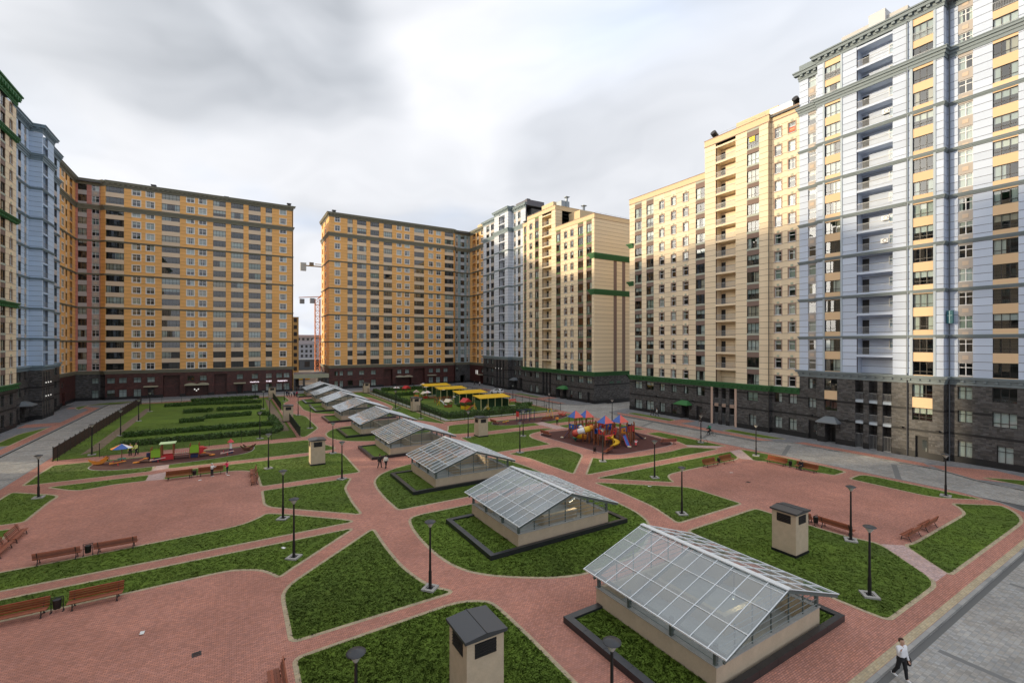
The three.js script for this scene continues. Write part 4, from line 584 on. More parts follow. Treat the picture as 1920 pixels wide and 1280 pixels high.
  core(b, -49, 16.2, 167.8, 181, 59); core(b, -49, -38.6, 149.2, 167.8, 59); roofSlab(b, -49, 16.4, 165.2, 181.2, 59.9); roofSlab(b, -49, -36.7, 149, 165.2, 59.9); ventPipe(b, -20, 168, 59.9, 1.4); ventPipe(b, 15.4, 166, 60, 1.0); ventPipe(b, -2, 168, 59.9, 1.0);
  roofBox(b, 16.2, 16.55, 165, 181.2, 0, 58.8, PAL.orange.wallFlat[1], 'end_wall'); b.flush();
}
{
  const b = new Block('apartment_block', 'long orange block with teal inner corner behind the kindergarten', 50, 172, 16);
  const fm = Sf(165, 27.6, 73.6), fc = frame(73.6, 165, 0.7071, 0.7071, 1.697), fp = Sf(166.2, 74.8, 81.2), fw = W(81.2, 166.2, 153.2), fx = frame(27.6, 181, 0, -1, 16);
  facade(b, fm, oO, [['win', 29.5, 31.1], ['log', 33.6, 35.3], ['log', 36.8, 40], ['log', 41.4, 44.5], ['log', 46.1, 49.2], ['win', 51, 52.6], ['win', 54, 55.7], ['log', 57.55, 61.4], ['win', 63.3, 64.95], ['win', 66.4, 68.1], ['log', 69.8, 73.5]]);
  facade(b, fc, oO, []); facade(b, fp, { ...oO, pal: PAL.teal }, [['gone', 75.1, 76], ['log', 77.1, 78.7], ['gone', 79.7, 80.6]]);
  facade(b, fw, oO, [['open', 163.9, 161.2], ['log', 159.9, 158.4], ['win', 156.4, 154.9]]);
  facade(b, fx, oO, [['log', 179, 177.5], ['win', 172.5, 171]]); orangeBelts(b, [[fm, 1, 0], [fc, 0, 0], [fp, 0, 0], [fw, 0, 0], [fx, 0, 0]]);
  base(b, fm, 7.15, M.brown, [...shopRow([29.9, 31.6, 34.5, 38.4, 42.5].map((e, i) => e)).map((h, i) => (i < 4 ? { ...h, a: h.a + 0.3, c: h.c - 0.3 } : h)), { a: 46.1, c: 49.4, y0: -0.1, y1: 6.3, t: 'recess' }, wn(51.2, 52.7, 4.5, 6), wn(54.1, 55.6, 4.5, 6), { a: 50.7, c: 56.4, y0: -0.1, y1: 3.1, t: 'recess' }, { a: 57.3, c: 61.7, y0: -0.1, y1: 6.3, t: 'recess' }, ...shopRow([64.2, 67.1, 70.2])], { bandsAt: [] });
  base(b, fc, 7.15, M.brown, [], { bandsAt: [] }); base(b, fp, 7.15, M.stone, [wn(75.1, 76.2, 4.5, 6), { a: 77, c: 79, y0: -0.1, y1: 3, t: 'recess' }], { bandsAt: [] }); base(b, fw, 7.15, M.brown, [wn(156.4, 154.9, 4.5, 6), { a: 157, c: 155, y0: -0.1, y1: 3, t: 'recess' }], { bandsAt: [] }); base(b, fx, 7.15, M.brown, [wn(179, 177.5, 4.5, 6), wn(172.5, 171, 4.5, 6)], { bandsAt: [] });
  const beige = std([0.36, 0.33, 0.24], 0.7);
  for (const e of [52, 55]) b.part('canopy', (() => { const s = new THREE.Shape(); s.moveTo(-1.5, 0); s.quadraticCurveTo(0, 0.75, 1.5, 0); s.lineTo(1.5, -0.28); s.lineTo(-1.5, -0.28); return new THREE.ExtrudeGeometry(s, { depth: 1.6, bevelEnabled: false, curveSegments: 8 }); })(), beige, fm, fm.at(e), 3.5, 0.02);
  b.part('canopy', bb(-1.6, 1.6, 0, 0.28, 0.02, 1.5), beige, fm, fm.at(64.2), 3.4); b.part('canopy', bb(-1.2, 1.2, 0, 0.3, 0.02, 1.5), beige, fw, fw.at(156), 3.5); for (const n of [160.6, 159.4]) b.part('wall_lamp', cached('lampq', () => bx(0.4, 1.5, 0.1, 0, 0, 0.07)), lampGlow, fw, fw.at(n), 4.4);
  core(b, 29.8, 95, 167.8, 181, 59); core(b, 83.4, 95, 153.4, 167.8, 59); roofSlab(b, 27.8, 95, 165.2, 181, 59.9); roofSlab(b, 81.4, 95, 153.2, 165.2, 59.9); ventPipe(b, 29.5, 167, 60, 1.2); roofBox(b, 82, 86, 156, 161, 60, 62, PAL.orange.pil); b.flush();
}
// --- west side ---
{
  const b = new Block('apartment_block', 'bright sky blue block with grey dentil cornice beside the hedge garden road', -42, 136, 17), pal = PAL.skyblue;
  const f1 = Ef(-35.5, 120.2, 130.05), f2 = Ef(-33.6, 130.05, 137.2), f3 = Ef(-35.5, 137.2, 149), fs = Sf(130.05, -35.5, -33.6), o = { y0: 11, y1: 58.6, pal, k0: 1, k1: 16, top: 2 };
  facade(b, f1, o, [['log', 124.5, 126], ['gone', 127.6, 128.7]]); facade(b, f2, o, [['open', 130.7, 133.6]]); facade(b, f3, o, [['log', 145.2, 147.2], ['gone', 139.4, 140.6], ['log', 141.8, 143.6]]); facade(b, fs, o, []);
  for (const [f, x0, x1] of [[f1, 0, 0], [fs, 0, 0], [f2, 1, 1], [f3, 0, 0]]) { for (let i = 0; i < 6; i++) band(b, f, 16.45 + i * 6.12, beltProf, pal.trim, x0, x1, 'belt'); band(b, f, 53.6, bigBelt, pal.trim, x0, x1, 'belt'); band(b, f, 60.1, roofProf, pal.trim, x0, x1); dentils(b, f, 59.15, pal.trim, 0.9, 0.4, 0.34, 0.5); band(b, f, 11, [[-1, -0.6, 0.1], [-0.6, -0.3, 0.2], [-0.3, 0.05, 0.5]], pal.trim, x0, x1); dentils(b, f, 10.3, pal.trim, 0.9, 0.34, 0.2, 0.36); }
  base(b, f1, 10.05, M.stone, [wn(124.5, 126, 8.2, 9.8), wn(127.6, 128.7, 8.2, 9.8), wn(124.5, 126, 5.1, 6.7), wn(127.6, 128.7, 5.1, 6.7), { a: 125.4, c: 127.8, y0: -0.1, y1: 3.2, t: 'entry' }, { a: 123, c: 124.6, y0: -0.1, y1: 3, t: 'door' }]); base(b, fs, 10.05, M.stone, []);
  base(b, f2, 10.05, M.stone, [[130.8, 131.5], [132.3, 133], [133.8, 134.5]].map(([a, c]) => ({ a, c, y0: -0.1, y1: 9.6, t: 'recess' }))); base(b, f3, 10.05, M.stone, [wn(145.2, 147.2, 8.2, 9.8), wn(145.2, 147.2, 5.1, 6.7), wn(145.2, 147, 0.6, 2.7), { a: 140, c: 142, y0: -0.1, y1: 3, t: 'recess' }]);
  canopy(b, f1, f1.at(126.6), 3.2, 3.4, 1.7, M.zinc, 0.75); for (const n of [132, 133.4, 134.9]) for (const y of [4.6, 7.4]) b.part('wall_lamp', cached('lampw', () => bx(0.12, 0.26, 0.14, 0, 0, 0.1)), lampGlow, f2, f2.at(n), y, 0);
  core(b, -49.5, -38, 120.4, 148.8, 58.6); roofSlab(b, -49.5, -35.6, 120.2, 149, 59.7); roofBox(b, -42, -37, 122, 128, 59.5, 62.4, pal.pil); roofRail(b, [[-36.5, 121], [-36.5, 129]], 60.2); b.flush();
}
{
  const b = new Block('apartment_block', 'cream block with bracketed dark green cornices at the western edge', -42, 108, 18), pal = PAL.cream, cE = -34.5;
  const f = Ef(cE, 99.3, 120.2), fn = Sf(99.3, -49.5, cE), o = { y0: 8, y1: 59, pal, k0: 0, k1: 16, top: 2 };
  facade(b, f, o, [['one', 117.2, 118.4], ['log', 113.4, 115.5], ['log', 109.5, 111.6], ['one', 105.6, 106.8], ['one', 102.6, 103.8]]); backing(b, fn, 0, 15, 8, 59, pal); panels(b, fn, 0, 15, 8, 59, pal); base(b, fn, 7.1, M.stone, []);
  const gp = [[-0.9, -0.6, 0.1], [-0.6, -0.3, 0.22], [-0.3, -0.1, 0.42], [-0.1, 0.05, 0.52]];
  for (const y of [8.1, 22.9, 38.4, 53.5]) { band(b, f, y, gp, pal.trim, 1, 1); dentils(b, f, y - 0.85, pal.trim, 0.8, 0.3, 0.3, 0.5); } band(b, f, 61.6, [[-2.2, -1.9, 0.12], [-1.9, -0.8, 0.22], [-0.8, -0.3, 0.6], [-0.3, 0, 0.8]], pal.trim, 1, 1); dentils(b, f, 60.1, pal.trim, 1.1, 0.4, 0.7, 0.75);
  base(b, f, 7.1, M.stone, [117.2, 113.6, 109.6, 105.6].flatMap((n) => [wn(n, n + 1.4, 4.4, 6.4), wn(n, n + 1.4, 0.7, 3)]));
  core(b, -49.5, -37, 99.5, 120, 60); roofSlab(b, -49.5, -34.7, 99.3, 120.2, 61.2); b.flush();
}
{ // stands past the western gap, outside the frame; its edge and the gap let the band of sun through
  const b = new Block('apartment_block', 'cream block south of the western gap, out of view', -42, 40, 19), pal = PAL.cream, f = Ef(-34.5, -10, 85), fn = frame(-34.5, 85, -1, 0, 15), o = { y0: 8, y1: 59, pal, k0: 0, k1: 16 };
  facade(b, f, o, Array.from({ length: 9 }, (_, i) => [['log', 'one'][i % 2], 76 - i * 9.5, 78 - i * 9.5])); backing(b, fn, 0, 15, 0, 59, pal); panels(b, fn, 0, 15, 8, 59, pal); base(b, f, 7.1, M.stone, []); core(b, -49.5, -37, -10, 84.8, 60); roofSlab(b, -49.5, -34.5, -10, 85, 60.6); band(b, f, 61, roofProf, pal.trim, 0, 1); b.flush();
}
// ---------- glazed roofs over the garage ramps ----------
const roofBar = std([0.72, 0.75, 0.76], 0.4, { metalness: 0.15 });
const planterSoil = (e0, e1, n0, n1) => sheet(rect(e0, e1, n0, n1));
function pavilion(k, label) {
  const n0 = 12.15 + 16.5 * k, g = thing('glazed_roof', label, 'skylight', [22.78, n0 + 4.3], 0, 'glazed roofs in a row down the court');
  const X = (e) => e - 22.78, Z = (n) => -(n - 4.3);                            // local: x east, z south of the centre
  const w0 = X(18.25), w1 = X(27.3), z0 = Z(0.45), z1 = Z(8.3), hw = 1.15, t = 0.22;
  mesh('wall', bb(w0, w1, 0, hw, z0 - t, z0), M.stucco, g); mesh('wall', bb(w0, w1, 0, hw, z1, z1 + t), M.stucco, g); mesh('wall', bb(w0, w0 + t, 0, hw, z1 + t, z0 - t), M.stucco, g); mesh('wall', bb(w1 - t, w1, 0, hw, z1 + t, z0 - t), M.stucco, g);
  mesh('floor', bb(w0 + t, w1 - t, 0.02, 0.05, z1 + t, z0 - t), M.concrete, g); mesh('ramp_wall', merge([bb(X(22.2), X(22.5), 0.05, 1.05, z1 + t, z0 - 2.2), bb(X(22.5), w1 - 1.6, 0.05, 1.05, z0 - 2.5, z0 - 2.2)]), M.stucco, g);
  mesh('coping', merge([bb(w0 - 0.04, w1 + 0.04, hw, hw + 0.04, z0 - t - 0.03, z0 + 0.04), bb(w0 - 0.04, w0 + t + 0.03, hw, hw + 0.04, z1 - 0.04, z0 - t - 0.03), bb(w1 - t - 0.03, w1 + 0.04, hw, hw + 0.04, z1 - 0.04, z0 - t - 0.03)]), M.concrete, g);
  mesh('wall_foot', merge([bb(w0 - 0.05, w1 + 0.05, 0, 0.16, z0, z0 + 0.06), bb(w0 - 0.05, w0, 0, 0.16, z1, z0), bb(w1, w1 + 0.05, 0, 0.16, z1, z0)]), M.plinth, g);
  // black granite planter round three sides, with grass
  const p0 = X(15.65), p1 = X(29.15), q0 = Z(0), q1 = Z(8.1), b = 0.42, ph = 0.36;
  const edging = [[p0, p0 + b, q1, q0, 0], [p1 - b, p1, q1, q0, 0], [p0 + b, p1 - b, q0 - 0.3, q0, 1], [p0 + b, w0 - 0.06, q1, q1 + b, 1], [w1 + 0.06, p1 - b, q1, q1 + b, 1]];
  for (const [a, c, z, y, way] of edging) { const L = way ? c - a : y - z, m = Math.max(1, Math.round(L / 1.5)); for (let i = 0; i < m; i++) mesh('granite_block', way ? bb(a + L * i / m + 0.006, a + L * (i + 1) / m - 0.006, 0, ph, z, y) : bb(a, c, 0, ph, z + L * i / m + 0.006, z + L * (i + 1) / m - 0.006), M.granite, g); }
  for (const [a, c] of [[p0 + b, w0 - 0.05], [w1 + 0.05, p1 - b]]) { mesh('planter_grass', bb(a, c, 0, 0.24, q1 + b, q0 - 0.3), M.sod, g); }
  // steel posts, gable rails and glass roof
  const eave = 2.05, ridge = 3.7, r0 = X(17.8), r1 = X(27.75), zn = Z(-0.3), zf = Z(8.95), slope = Math.atan2(ridge - eave, -r0), len = Math.hypot(ridge - eave, r0);
  for (const x of [w0 + 0.11, w1 - 0.11]) for (const z of [z0 - 0.11, (z0 + z1) / 2 + 1.4, (z0 + z1) / 2 - 1.4, z1 + 0.11]) { const hh = eave + (Math.abs(r0) - Math.abs(x)) / Math.abs(r0) * (ridge - eave) - 0.12; mesh('post', bb(x - 0.09, x + 0.09, hw + 0.04, hh, z - 0.07, z + 0.07), M.greenSteel, g); }
  for (const z of [z0 - 0.11, z1 + 0.11]) {
    for (const x of [-3, -1.6, 0, 1.6, 3]) { const hh = eave + (Math.abs(r0) - Math.abs(x)) / Math.abs(r0) * (ridge - eave) - 0.14; mesh('rail_post', bb(x - 0.03, x + 0.03, hw + 0.04, hh, z - 0.03, z + 0.03), M.greenSteel, g); }
    for (let y = hw + 0.18; y < ridge - 0.3; y += 0.3) { const half = Math.min(w1 - 0.1, Math.abs(r0) * (1 - Math.max(0, y + 0.12 - eave) / (ridge - eave))); if (half > 0.3) mesh('rail', cached(`rl${half.toFixed(2)}`, () => new THREE.CylinderGeometry(0.022, 0.022, half * 2, 6).rotateZ(Math.PI / 2)), M.steel, g).position.set(0, y, z + 0.05); }
  }
  for (const x of [w0 + 0.11, w1 - 0.11]) for (const y of [hw + 0.2, hw + 0.5]) mesh('rail', cached('rside', () => new THREE.CylinderGeometry(0.022, 0.022, z0 - z1, 6).rotateX(Math.PI / 2)), M.steel, g).position.set(x, y, (z0 + z1) / 2);
  const far = k > 4, cols = 10, cw = (zn - zf) / cols, rows = [0, 0.33, 0.66, 0.92, 1];
  for (const sd of [-1, 1]) {
    const P = (u, z, up = 0) => [sd * Math.abs(r0) * (1 - u), eave + (ridge - eave) * u + up, z];
    for (let c = 0; c < cols; c++) for (let r = 0; r < 4; r++) { const L = len * (rows[r + 1] - rows[r]); const m = mesh('pane', cached(`pp${L.toFixed(2)}`, () => new THREE.PlaneGeometry(L - 0.05, cw - 0.05).rotateX(-Math.PI / 2)), roofGlasses[(R() * 3) | 0], g); const [x, y] = P((rows[r] + rows[r + 1]) / 2, 0); m.position.set(x, y, zn - cw * (c + 0.5)); m.rotation.z = -sd * slope + (R() - 0.5) * 0.03; m.rotation.x = (R() - 0.5) * 0.025; }
    for (let c = 0; c <= cols; c++) { const z = zn - cw * c; mesh('glazing_bar', cached(`gb${sd}`, () => tube(P(0, 0), P(1, 0, 0), 0.03, 4)), roofBar, g).position.set(0, 0.012, z); if (c % 3 === 0) mesh('rafter', cached(`ra${sd}`, () => { const gg = bx(len, 0.16, 0.08); gg.rotateZ(-sd * slope); const [x, y] = P(0.5, 0, -0.13); return gg.translate(x, y, 0); }), M.greenSteel, g).position.set(0, 0, z + (c === 0 ? -0.1 : c === cols ? 0.1 : 0)); }
    for (const u of rows.slice(1, 4)) { const [x, y] = P(u, 0, 0.01); mesh('cross_bar', cached('xb', () => bx(0.05, 0.03, zn - zf)), roofBar, g).position.set(x, y, (zn + zf) / 2); }
    const [x, y] = P(0.01, 0, 0); mesh('eave_bar', cached('eb', () => bx(0.06, 0.07, zn - zf)), roofBar, g).position.set(x, y, (zn + zf) / 2); const [px, py] = P(0.08, 0, -0.2); mesh('purlin', cached('pu', () => bx(0.1, 0.12, zn - zf - 0.3)), M.greenSteel, g).position.set(px, py, (zn + zf) / 2);
  }
  mesh('ridge_cap', bx(0.34, 0.06, zn - zf + 0.06, 0, ridge + 0.02, (zn + zf) / 2), roofBar, g);
  return g;
}
['nearest glazed garage roof on a beige wall, in front of the walking man', 'second nearest glazed garage roof, standing in the nearer half of an oval lawn', 'third glazed garage roof, on an oval lawn beside the walking couple', 'fourth glazed garage roof from the front, planter standing on red paving', 'fifth glazed garage roof from the front, on a small oval lawn', 'sixth glazed garage roof from the front, planter on paving', 'seventh glazed garage roof from the front, on the farthest oval lawn', 'eighth glazed garage roof from the front, second from the far end', 'farthest glazed garage roof, by the low gatehouse'].forEach((l, k) => pavilion(k, l));
// lit fluorescent tubes under the two nearest roofs
const tubeGlow = new THREE.MeshStandardMaterial({ color: lin(0.9, 0.9, 0.85), emissive: lin(1, 0.88, 0.6), emissiveIntensity: 2.2 });
for (const [e, n, y, l] of [[23.6, 15.2, 1.7, 'lit tube lamp under the nearest glazed roof'], [25.4, 31.6, 1.75, 'lit tube lamp under the second glazed roof']]) {
  const g = thing('tube_lamp', l, 'lamp', [e, n, y], 0.5); mesh('tube', new THREE.CylinderGeometry(0.035, 0.035, 1.15, 8).rotateZ(Math.PI / 2), tubeGlow, g); mesh('fitting', bx(1.25, 0.05, 0.12, 0, 0.06, 0), M.white, g); for (const x of [-0.4, 0.4]) mesh('hanger', tube([x, 0.08, 0], [x, 1.3, 0], 0.012, 5), M.iron, g);
  const p = new THREE.PointLight(lin(1, 0.88, 0.6), 1.2, 0, 2); p.position.set(0, -0.12, 0); p.castShadow = true; g.add(p);
}
// ---------- ventilation shafts ----------
function shaft(label, e, n, h = 3.1) {
  const g = thing('vent_shaft', label, 'vent shaft', [e, n], 0, 'beige ventilation shafts'), w = 0.86;
  mesh('body', bb(-w, w, 0.2, h, -w, w), M.stucco, g); mesh('foot', bb(-w - 0.04, w + 0.04, 0, 0.2, -w - 0.04, w + 0.04), M.plinth, g);
  for (const [s, ax] of [[1, 0], [-1, 0], [1, 1], [-1, 1]]) { const v = mesh('grille', cached('grl', () => { const l = [bb(-0.5, 0.5, -0.3, 0.3, 0, 0.015)]; return merge(l); }), M.black, g); v.position.set(ax ? s * (w + 0.001) : 0, h - 0.45, ax ? 0 : s * (w + 0.001)); v.rotation.y = ax ? s * Math.PI / 2 : s > 0 ? 0 : Math.PI; mesh('louvres', cached('lv', () => { const l = []; for (let i = 0; i < 5; i++) l.push(bx(0.98, 0.012, 0.05, 0, -0.24 + i * 0.12, 0.03).rotateX(0)); return merge(l); }), M.frameDark, v); }
  mesh('cap', (() => { const s = new THREE.Shape(); s.moveTo(-w - 0.12, 0); s.lineTo(w + 0.12, 0); s.lineTo(w + 0.12, 0.12); s.lineTo(0, 0.22); s.lineTo(-w - 0.12, 0.12); return new THREE.ExtrudeGeometry(s, { depth: 2 * w + 0.24, bevelEnabled: false }).translate(0, h, -w - 0.12); })(), std([0.05, 0.053, 0.058], 0.4), g); mesh('cap_seam', bx(0.03, 0.03, 2 * w + 0.26, 0, h + 0.225, 0), M.frameDark, g);
}
shaft('nearest beige ventilation shaft, cut off by the bottom edge of the picture', 8.85, 17.5, 3.45); shaft('beige ventilation shaft behind the black benches of the eastern plaza', 35.5, 18.4); shaft('beige ventilation shaft on the lawn east of the left plaza', 9.15, 63.5); shaft('beige ventilation shaft on the lawn left of the climbing playground', 35.45, 68.3); shaft('beige ventilation shaft between the two dark garden screens', 9.2, 101.2); shaft('beige ventilation shaft at the kindergarten fence, nearer of two', 35.5, 101); shaft('beige ventilation shaft at the far end of the dark garden screens', 9.2, 146.2); shaft('farthest beige ventilation shaft, at the kindergarten corner', 35.4, 146.2);
// ---------- lamp posts ----------
const lampProto = (() => {
  const g = thing('lamp_post', '', 'lamp post', [0, 0], 0, 'black court lamp posts');
  const l = (pts, seg = 16) => new THREE.LatheGeometry(pts.map(([r, y]) => new THREE.Vector2(r, y)), seg);
  const f = mesh('foot', merge([bb(-0.42, 0.42, 0, 0.12, 0.24, 0.42), bb(-0.42, 0.42, 0, 0.12, -0.42, -0.24), bb(-0.42, -0.24, 0, 0.12, -0.24, 0.24), bb(0.24, 0.42, 0, 0.12, -0.24, 0.24), bb(-0.24, 0.24, 0, 0.05, -0.24, 0.24)]), M.concrete, g);
  mesh('base_plate', merge([bx(0.3, 0.03, 0.3, 0, 0.07, 0), cyl(0.025, 0.025, 0.05, 0.11, 0.1, 0.11, 6), cyl(0.025, 0.025, 0.05, -0.11, 0.1, -0.11, 6), cyl(0.025, 0.025, 0.05, 0.11, 0.1, -0.11, 6), cyl(0.025, 0.025, 0.05, -0.11, 0.1, 0.11, 6)]), M.iron, g);
  mesh('pole', l([[0.0, 0.06], [0.1, 0.06], [0.1, 1.1], [0.075, 1.2], [0.055, 3.9], [0.06, 3.92], [0, 3.93]]), M.iron, g);
  mesh('shade', l([[0.06, 3.9], [0.1, 3.95], [0.16, 4.05], [0.27, 4.2], [0.29, 4.24]]), std([0.5, 0.5, 0.48], 0.35), g);
  mesh('cap', l([[0.0, 4.36], [0.12, 4.35], [0.3, 4.29], [0.36, 4.25], [0.355, 4.235], [0.0, 4.235]]), std([0.028, 0.03, 0.034], 0.35), g);
  return g;
})();
[[-16.8, 64, 'lamp post on the triangular lawn at the left road'], [-16.9, 84.7, 'lamp post inside the corner of the western fence, left of the parasol'], [-16.3, 99.9, 'second lamp post along the trodden path by the western fence'], [-16.3, 116.9, 'third lamp post along the trodden path by the western fence'], [-16.4, 132, 'farthest lamp post along the trodden path by the western fence'], [3.65, 64.2, 'lamp post on the lawn right of the child in pink'], [3.7, 45.1, 'lamp post at the rounded corner of the left plaza'], [3.7, 36.5, 'lamp post on the lawn strip above the near left plaza corner'], [10.55, 54.8, 'lamp post right of the beige shaft, at the path edge by the walking couple'], [11.95, 68.4, 'lamp post behind the beige shaft on the left lawn'], [10.6, 27.4, 'lamp post at the tip of the triangular lawn in the foreground'], [3.8, 17.2, 'lamp post whose head alone shows left of the nearest shaft'], [12.2, 12.8, 'lamp post whose head alone shows before the nearest planter'], [11.9, 90.7, 'lamp post on the lawn right of the dark garden screen'], [11.85, 108.6, 'lamp post by the walkway behind the sixth glazed roof'], [34.75, 55, 'lamp post at the left tip of the diamond lawn'], [41.4, 64.5, 'lamp post left of the climbing playground'], [33.05, 68.3, 'lamp post left of the beige shaft near the playground'], [41.45, 45.2, 'lamp post in front of the climbing playground bench'], [41.55, 36.6, 'lamp post on the lawn before the eastern plaza rounding'], [34.8, 27.5, 'lamp post at the lower tip of the large triangular lawn'], [61.7, 36.5, 'lamp post on the lawn behind the pale red bench'], [61.8, 16.8, 'lamp post in front of the grey blue corner at the right road'], [41.5, 16.9, 'lamp post at the edge of the eastern plaza beside the benches'], [33.4, 12.6, 'lamp post on the near right lawn by the nearest glazed roof'], [62.4, 45.75, 'lamp post with a bicycle leaning at its foot'], [60.6, 83.6, 'lamp post at the corner of the kindergarten fence'], [64.35, 105.4, 'lamp post by the fence near the white car'], [32.95, 90.35, 'lamp post left of the kindergarten hedge, nearer one'], [32.7, 107, 'lamp post left of the kindergarten hedge, farther one'], [11.6, 137.5, 'lamp post by the group of people at the far gate'], [3.6, 85, 'lamp post behind the front fence of the hedge garden'], [6.3, 106.6, 'lamp post at the right end of the middle hedges'], [5.95, 123.3, 'lamp post at the right end of the upper hedges'], [5.1, 147.3, 'farthest lamp post of the hedge garden'], [64.6, 67.7, 'lamp post on the road side behind the climbing playground'], [36.6, 118.6, 'lamp post inside the kindergarten, nearer one'], [56, 99.2, 'lamp post beside the kindergarten yellow shelter']]
  .forEach(([e, n, l], i) => { if (i) copyOf(lampProto, l, [e, n], R() * 3); else { lampProto.position.set(e, 0, -n); lampProto.userData.label = l; } });
// ---------- benches and bins ----------
const slat = cached('slat', () => { const s = new THREE.Shape(); const a = 0.06, b = 0.02; s.moveTo(-a, -b); s.lineTo(a, -b); s.lineTo(a, b * 0.6); s.lineTo(a - 0.012, b); s.lineTo(-a + 0.012, b); s.lineTo(-a, b * 0.6); return new THREE.ExtrudeGeometry(s, { depth: 2.5, bevelEnabled: false }).translate(0, 0, -1.25).rotateY(Math.PI / 2); });
const woods = [M.wood, (() => { const m = M.wood.clone(); m.color = lin(1.25, 1.15, 1.1); return m; })(), (() => { const m = M.wood.clone(); m.color = lin(0.8, 0.75, 0.75); return m; })()];
const benchProto = (() => {
  const g = thing('park_bench', '', 'bench', [0, 0], 0, 'slatted park benches');       // faces +z
  const rowsS = [[0.25, 0.42, 0.15], [0.12, 0.41, 0.06], [-0.01, 0.405, 0.0], [-0.14, 0.405, -0.05]], rowsB = [[-0.25, 0.5, -1.25], [-0.285, 0.62, -1.25], [-0.325, 0.74, -1.25], [-0.365, 0.86, -1.25]];
  rowsS.forEach(([z, y, a], i) => { const m = mesh('seat_slat', slat, woods[i % 3], g); m.position.set(0, y, z); m.rotation.x = a; }); rowsB.forEach(([z, y, a], i) => { const m = mesh('back_slat', slat, woods[(i + 1) % 3], g); m.position.set(0, y, z); m.rotation.x = a; });
  for (const x of [-1.0, 1.0]) mesh('leg', merge([tube([x, 0, 0.28], [x, 0.37, 0.2], 0.028), tube([x, 0, -0.34], [x, 0.38, -0.14], 0.028), tube([x, 0.36, 0.26], [x, 0.37, -0.2], 0.026), tube([x, 0.37, -0.2], [x, 0.93, -0.43], 0.026), tube([x, 0.1, 0.26], [x, 0.12, -0.28], 0.016), bx(0.1, 0.02, 0.12, x, 0.01, 0.28), bx(0.1, 0.02, 0.12, x, 0.01, -0.34)]), M.iron, g);
  return g;
})();
const S_ = 0, N_ = Math.PI, E_ = Math.PI / 2, W_ = -Math.PI / 2;
[[-10.35, 36.2, S_, 'bench cut by the left edge on the near left plaza'], [1.6, 22.6, W_, 'bench whose end alone shows at the bottom edge of the picture'], [-7.05, 36.25, S_, 'bench right of the bin on the near left plaza'], [-10.75, 44.75, N_, 'dark backed bench left of the bin, along the bottom of the far left plaza'], [-7.55, 44.85, N_, 'dark backed bench right of the bin, along the bottom of the far left plaza'], [-14.7, 51.4, E_, 'pale bench at the left rim of the far left plaza, farther of two'], [-14.7, 48.4, E_, 'pale bench at the left rim of the far left plaza, cut by the frame'], [-5.4, 64.7, S_, 'bench left of the bin behind the standing child in white'], [-2.35, 64.75, S_, 'bench right of the bin with the child in white before it'], [1.9, 62, W_, 'bench at the right rim of the far left plaza, farther of two'], [1.9, 58.6, W_, 'bench at the right rim of the far left plaza, nearer of two'],
  [51.6, 36.4, S_, 'brown bench left of the bin at the top of the eastern plaza'], [55, 36.4, S_, 'brown bench right of the bin at the top of the eastern plaza'], [59.6, 32.6, W_, 'empty sunlit red bench at the road side of the eastern plaza'], [59.6, 29, W_, 'bench with a seated person at the road side of the eastern plaza'], [42.6, 21.4, E_, 'dark bench half hidden by the beige shaft at the eastern plaza'], [42.7, 18.4, E_, 'dark backed bench beside the lamp post at the eastern plaza'], [46.3, 14.7, N_, 'bench at the bottom rim of the eastern plaza, left of two'], [49.8, 14.7, N_, 'bench at the bottom rim of the eastern plaza, right of two'],
  [57.3, 47.8, -0.4 + N_, 'bench on the right corner of the climbing playground'], [45.3, 48.3, N_ + 0.45, 'bench on the front corner of the climbing playground'], [44.9, 62.8, E_, 'bench on the left corner of the climbing playground'], [53.6, 74.8, N_, 'dark bench on the rubber of the exercise area'], [42.9, 77, E_, 'bench at the left end of the exercise area behind the shaft']]
  .forEach(([e, n, t, l], i) => { if (i) copyOf(benchProto, l, [e, n], t); else { benchProto.position.set(e, 0, -n); benchProto.rotation.y = t; benchProto.userData.label = l; } });
const binProto = (() => { const g = thing('litter_bin', '', 'bin', [0, 0], 0, 'black litter bins'); mesh('bin', new THREE.LatheGeometry([[0, 0.2], [0.17, 0.2], [0.21, 0.72], [0.2, 0.72], [0.165, 0.24], [0, 0.24]].map(([a, b]) => new THREE.Vector2(a, b)), 14), M.iron, g); mesh('frame', merge([tube([-0.26, 0, 0], [-0.26, 0.86, 0], 0.022), tube([0.26, 0, 0], [0.26, 0.86, 0], 0.022), tube([-0.26, 0.84, 0], [0.26, 0.84, 0], 0.02), tube([-0.26, 0.5, 0], [-0.19, 0.5, 0], 0.02), tube([0.26, 0.5, 0], [0.19, 0.5, 0], 0.02), bx(0.08, 0.02, 0.3, -0.26, 0.01, 0), bx(0.08, 0.02, 0.3, 0.26, 0.01, 0)]), M.iron, g); mesh('bag', cyl(0.16, 0.2, 0.44, 0, 0.48, 0, 12), std([0.03, 0.03, 0.035], 0.3), g); return g; })();
[[-8.75, 36.3, 'litter bin between the two near left benches'], [-9.15, 44.8, 'litter bin between the dark backed benches of the far left plaza'], [-3.95, 64.75, 'litter bin between the benches behind the child in white'], [53.35, 36.5, 'litter bin between the brown benches of the eastern plaza'], [59.7, 30.9, 'litter bin beside the bench with the seated person'], [42.5, 19.9, 'litter bin between the dark benches by the beige shaft'], [43.8, 49.4, 'litter bin beside the front bench of the playground'], [-14.3, 78.9, 'litter bin at the left end of the toy train ground']].forEach(([e, n, l], i) => { if (i) copyOf(binProto, l, [e, n], R() * 0.4); else { binProto.position.set(e, 0, -n); binProto.userData.label = l; } });
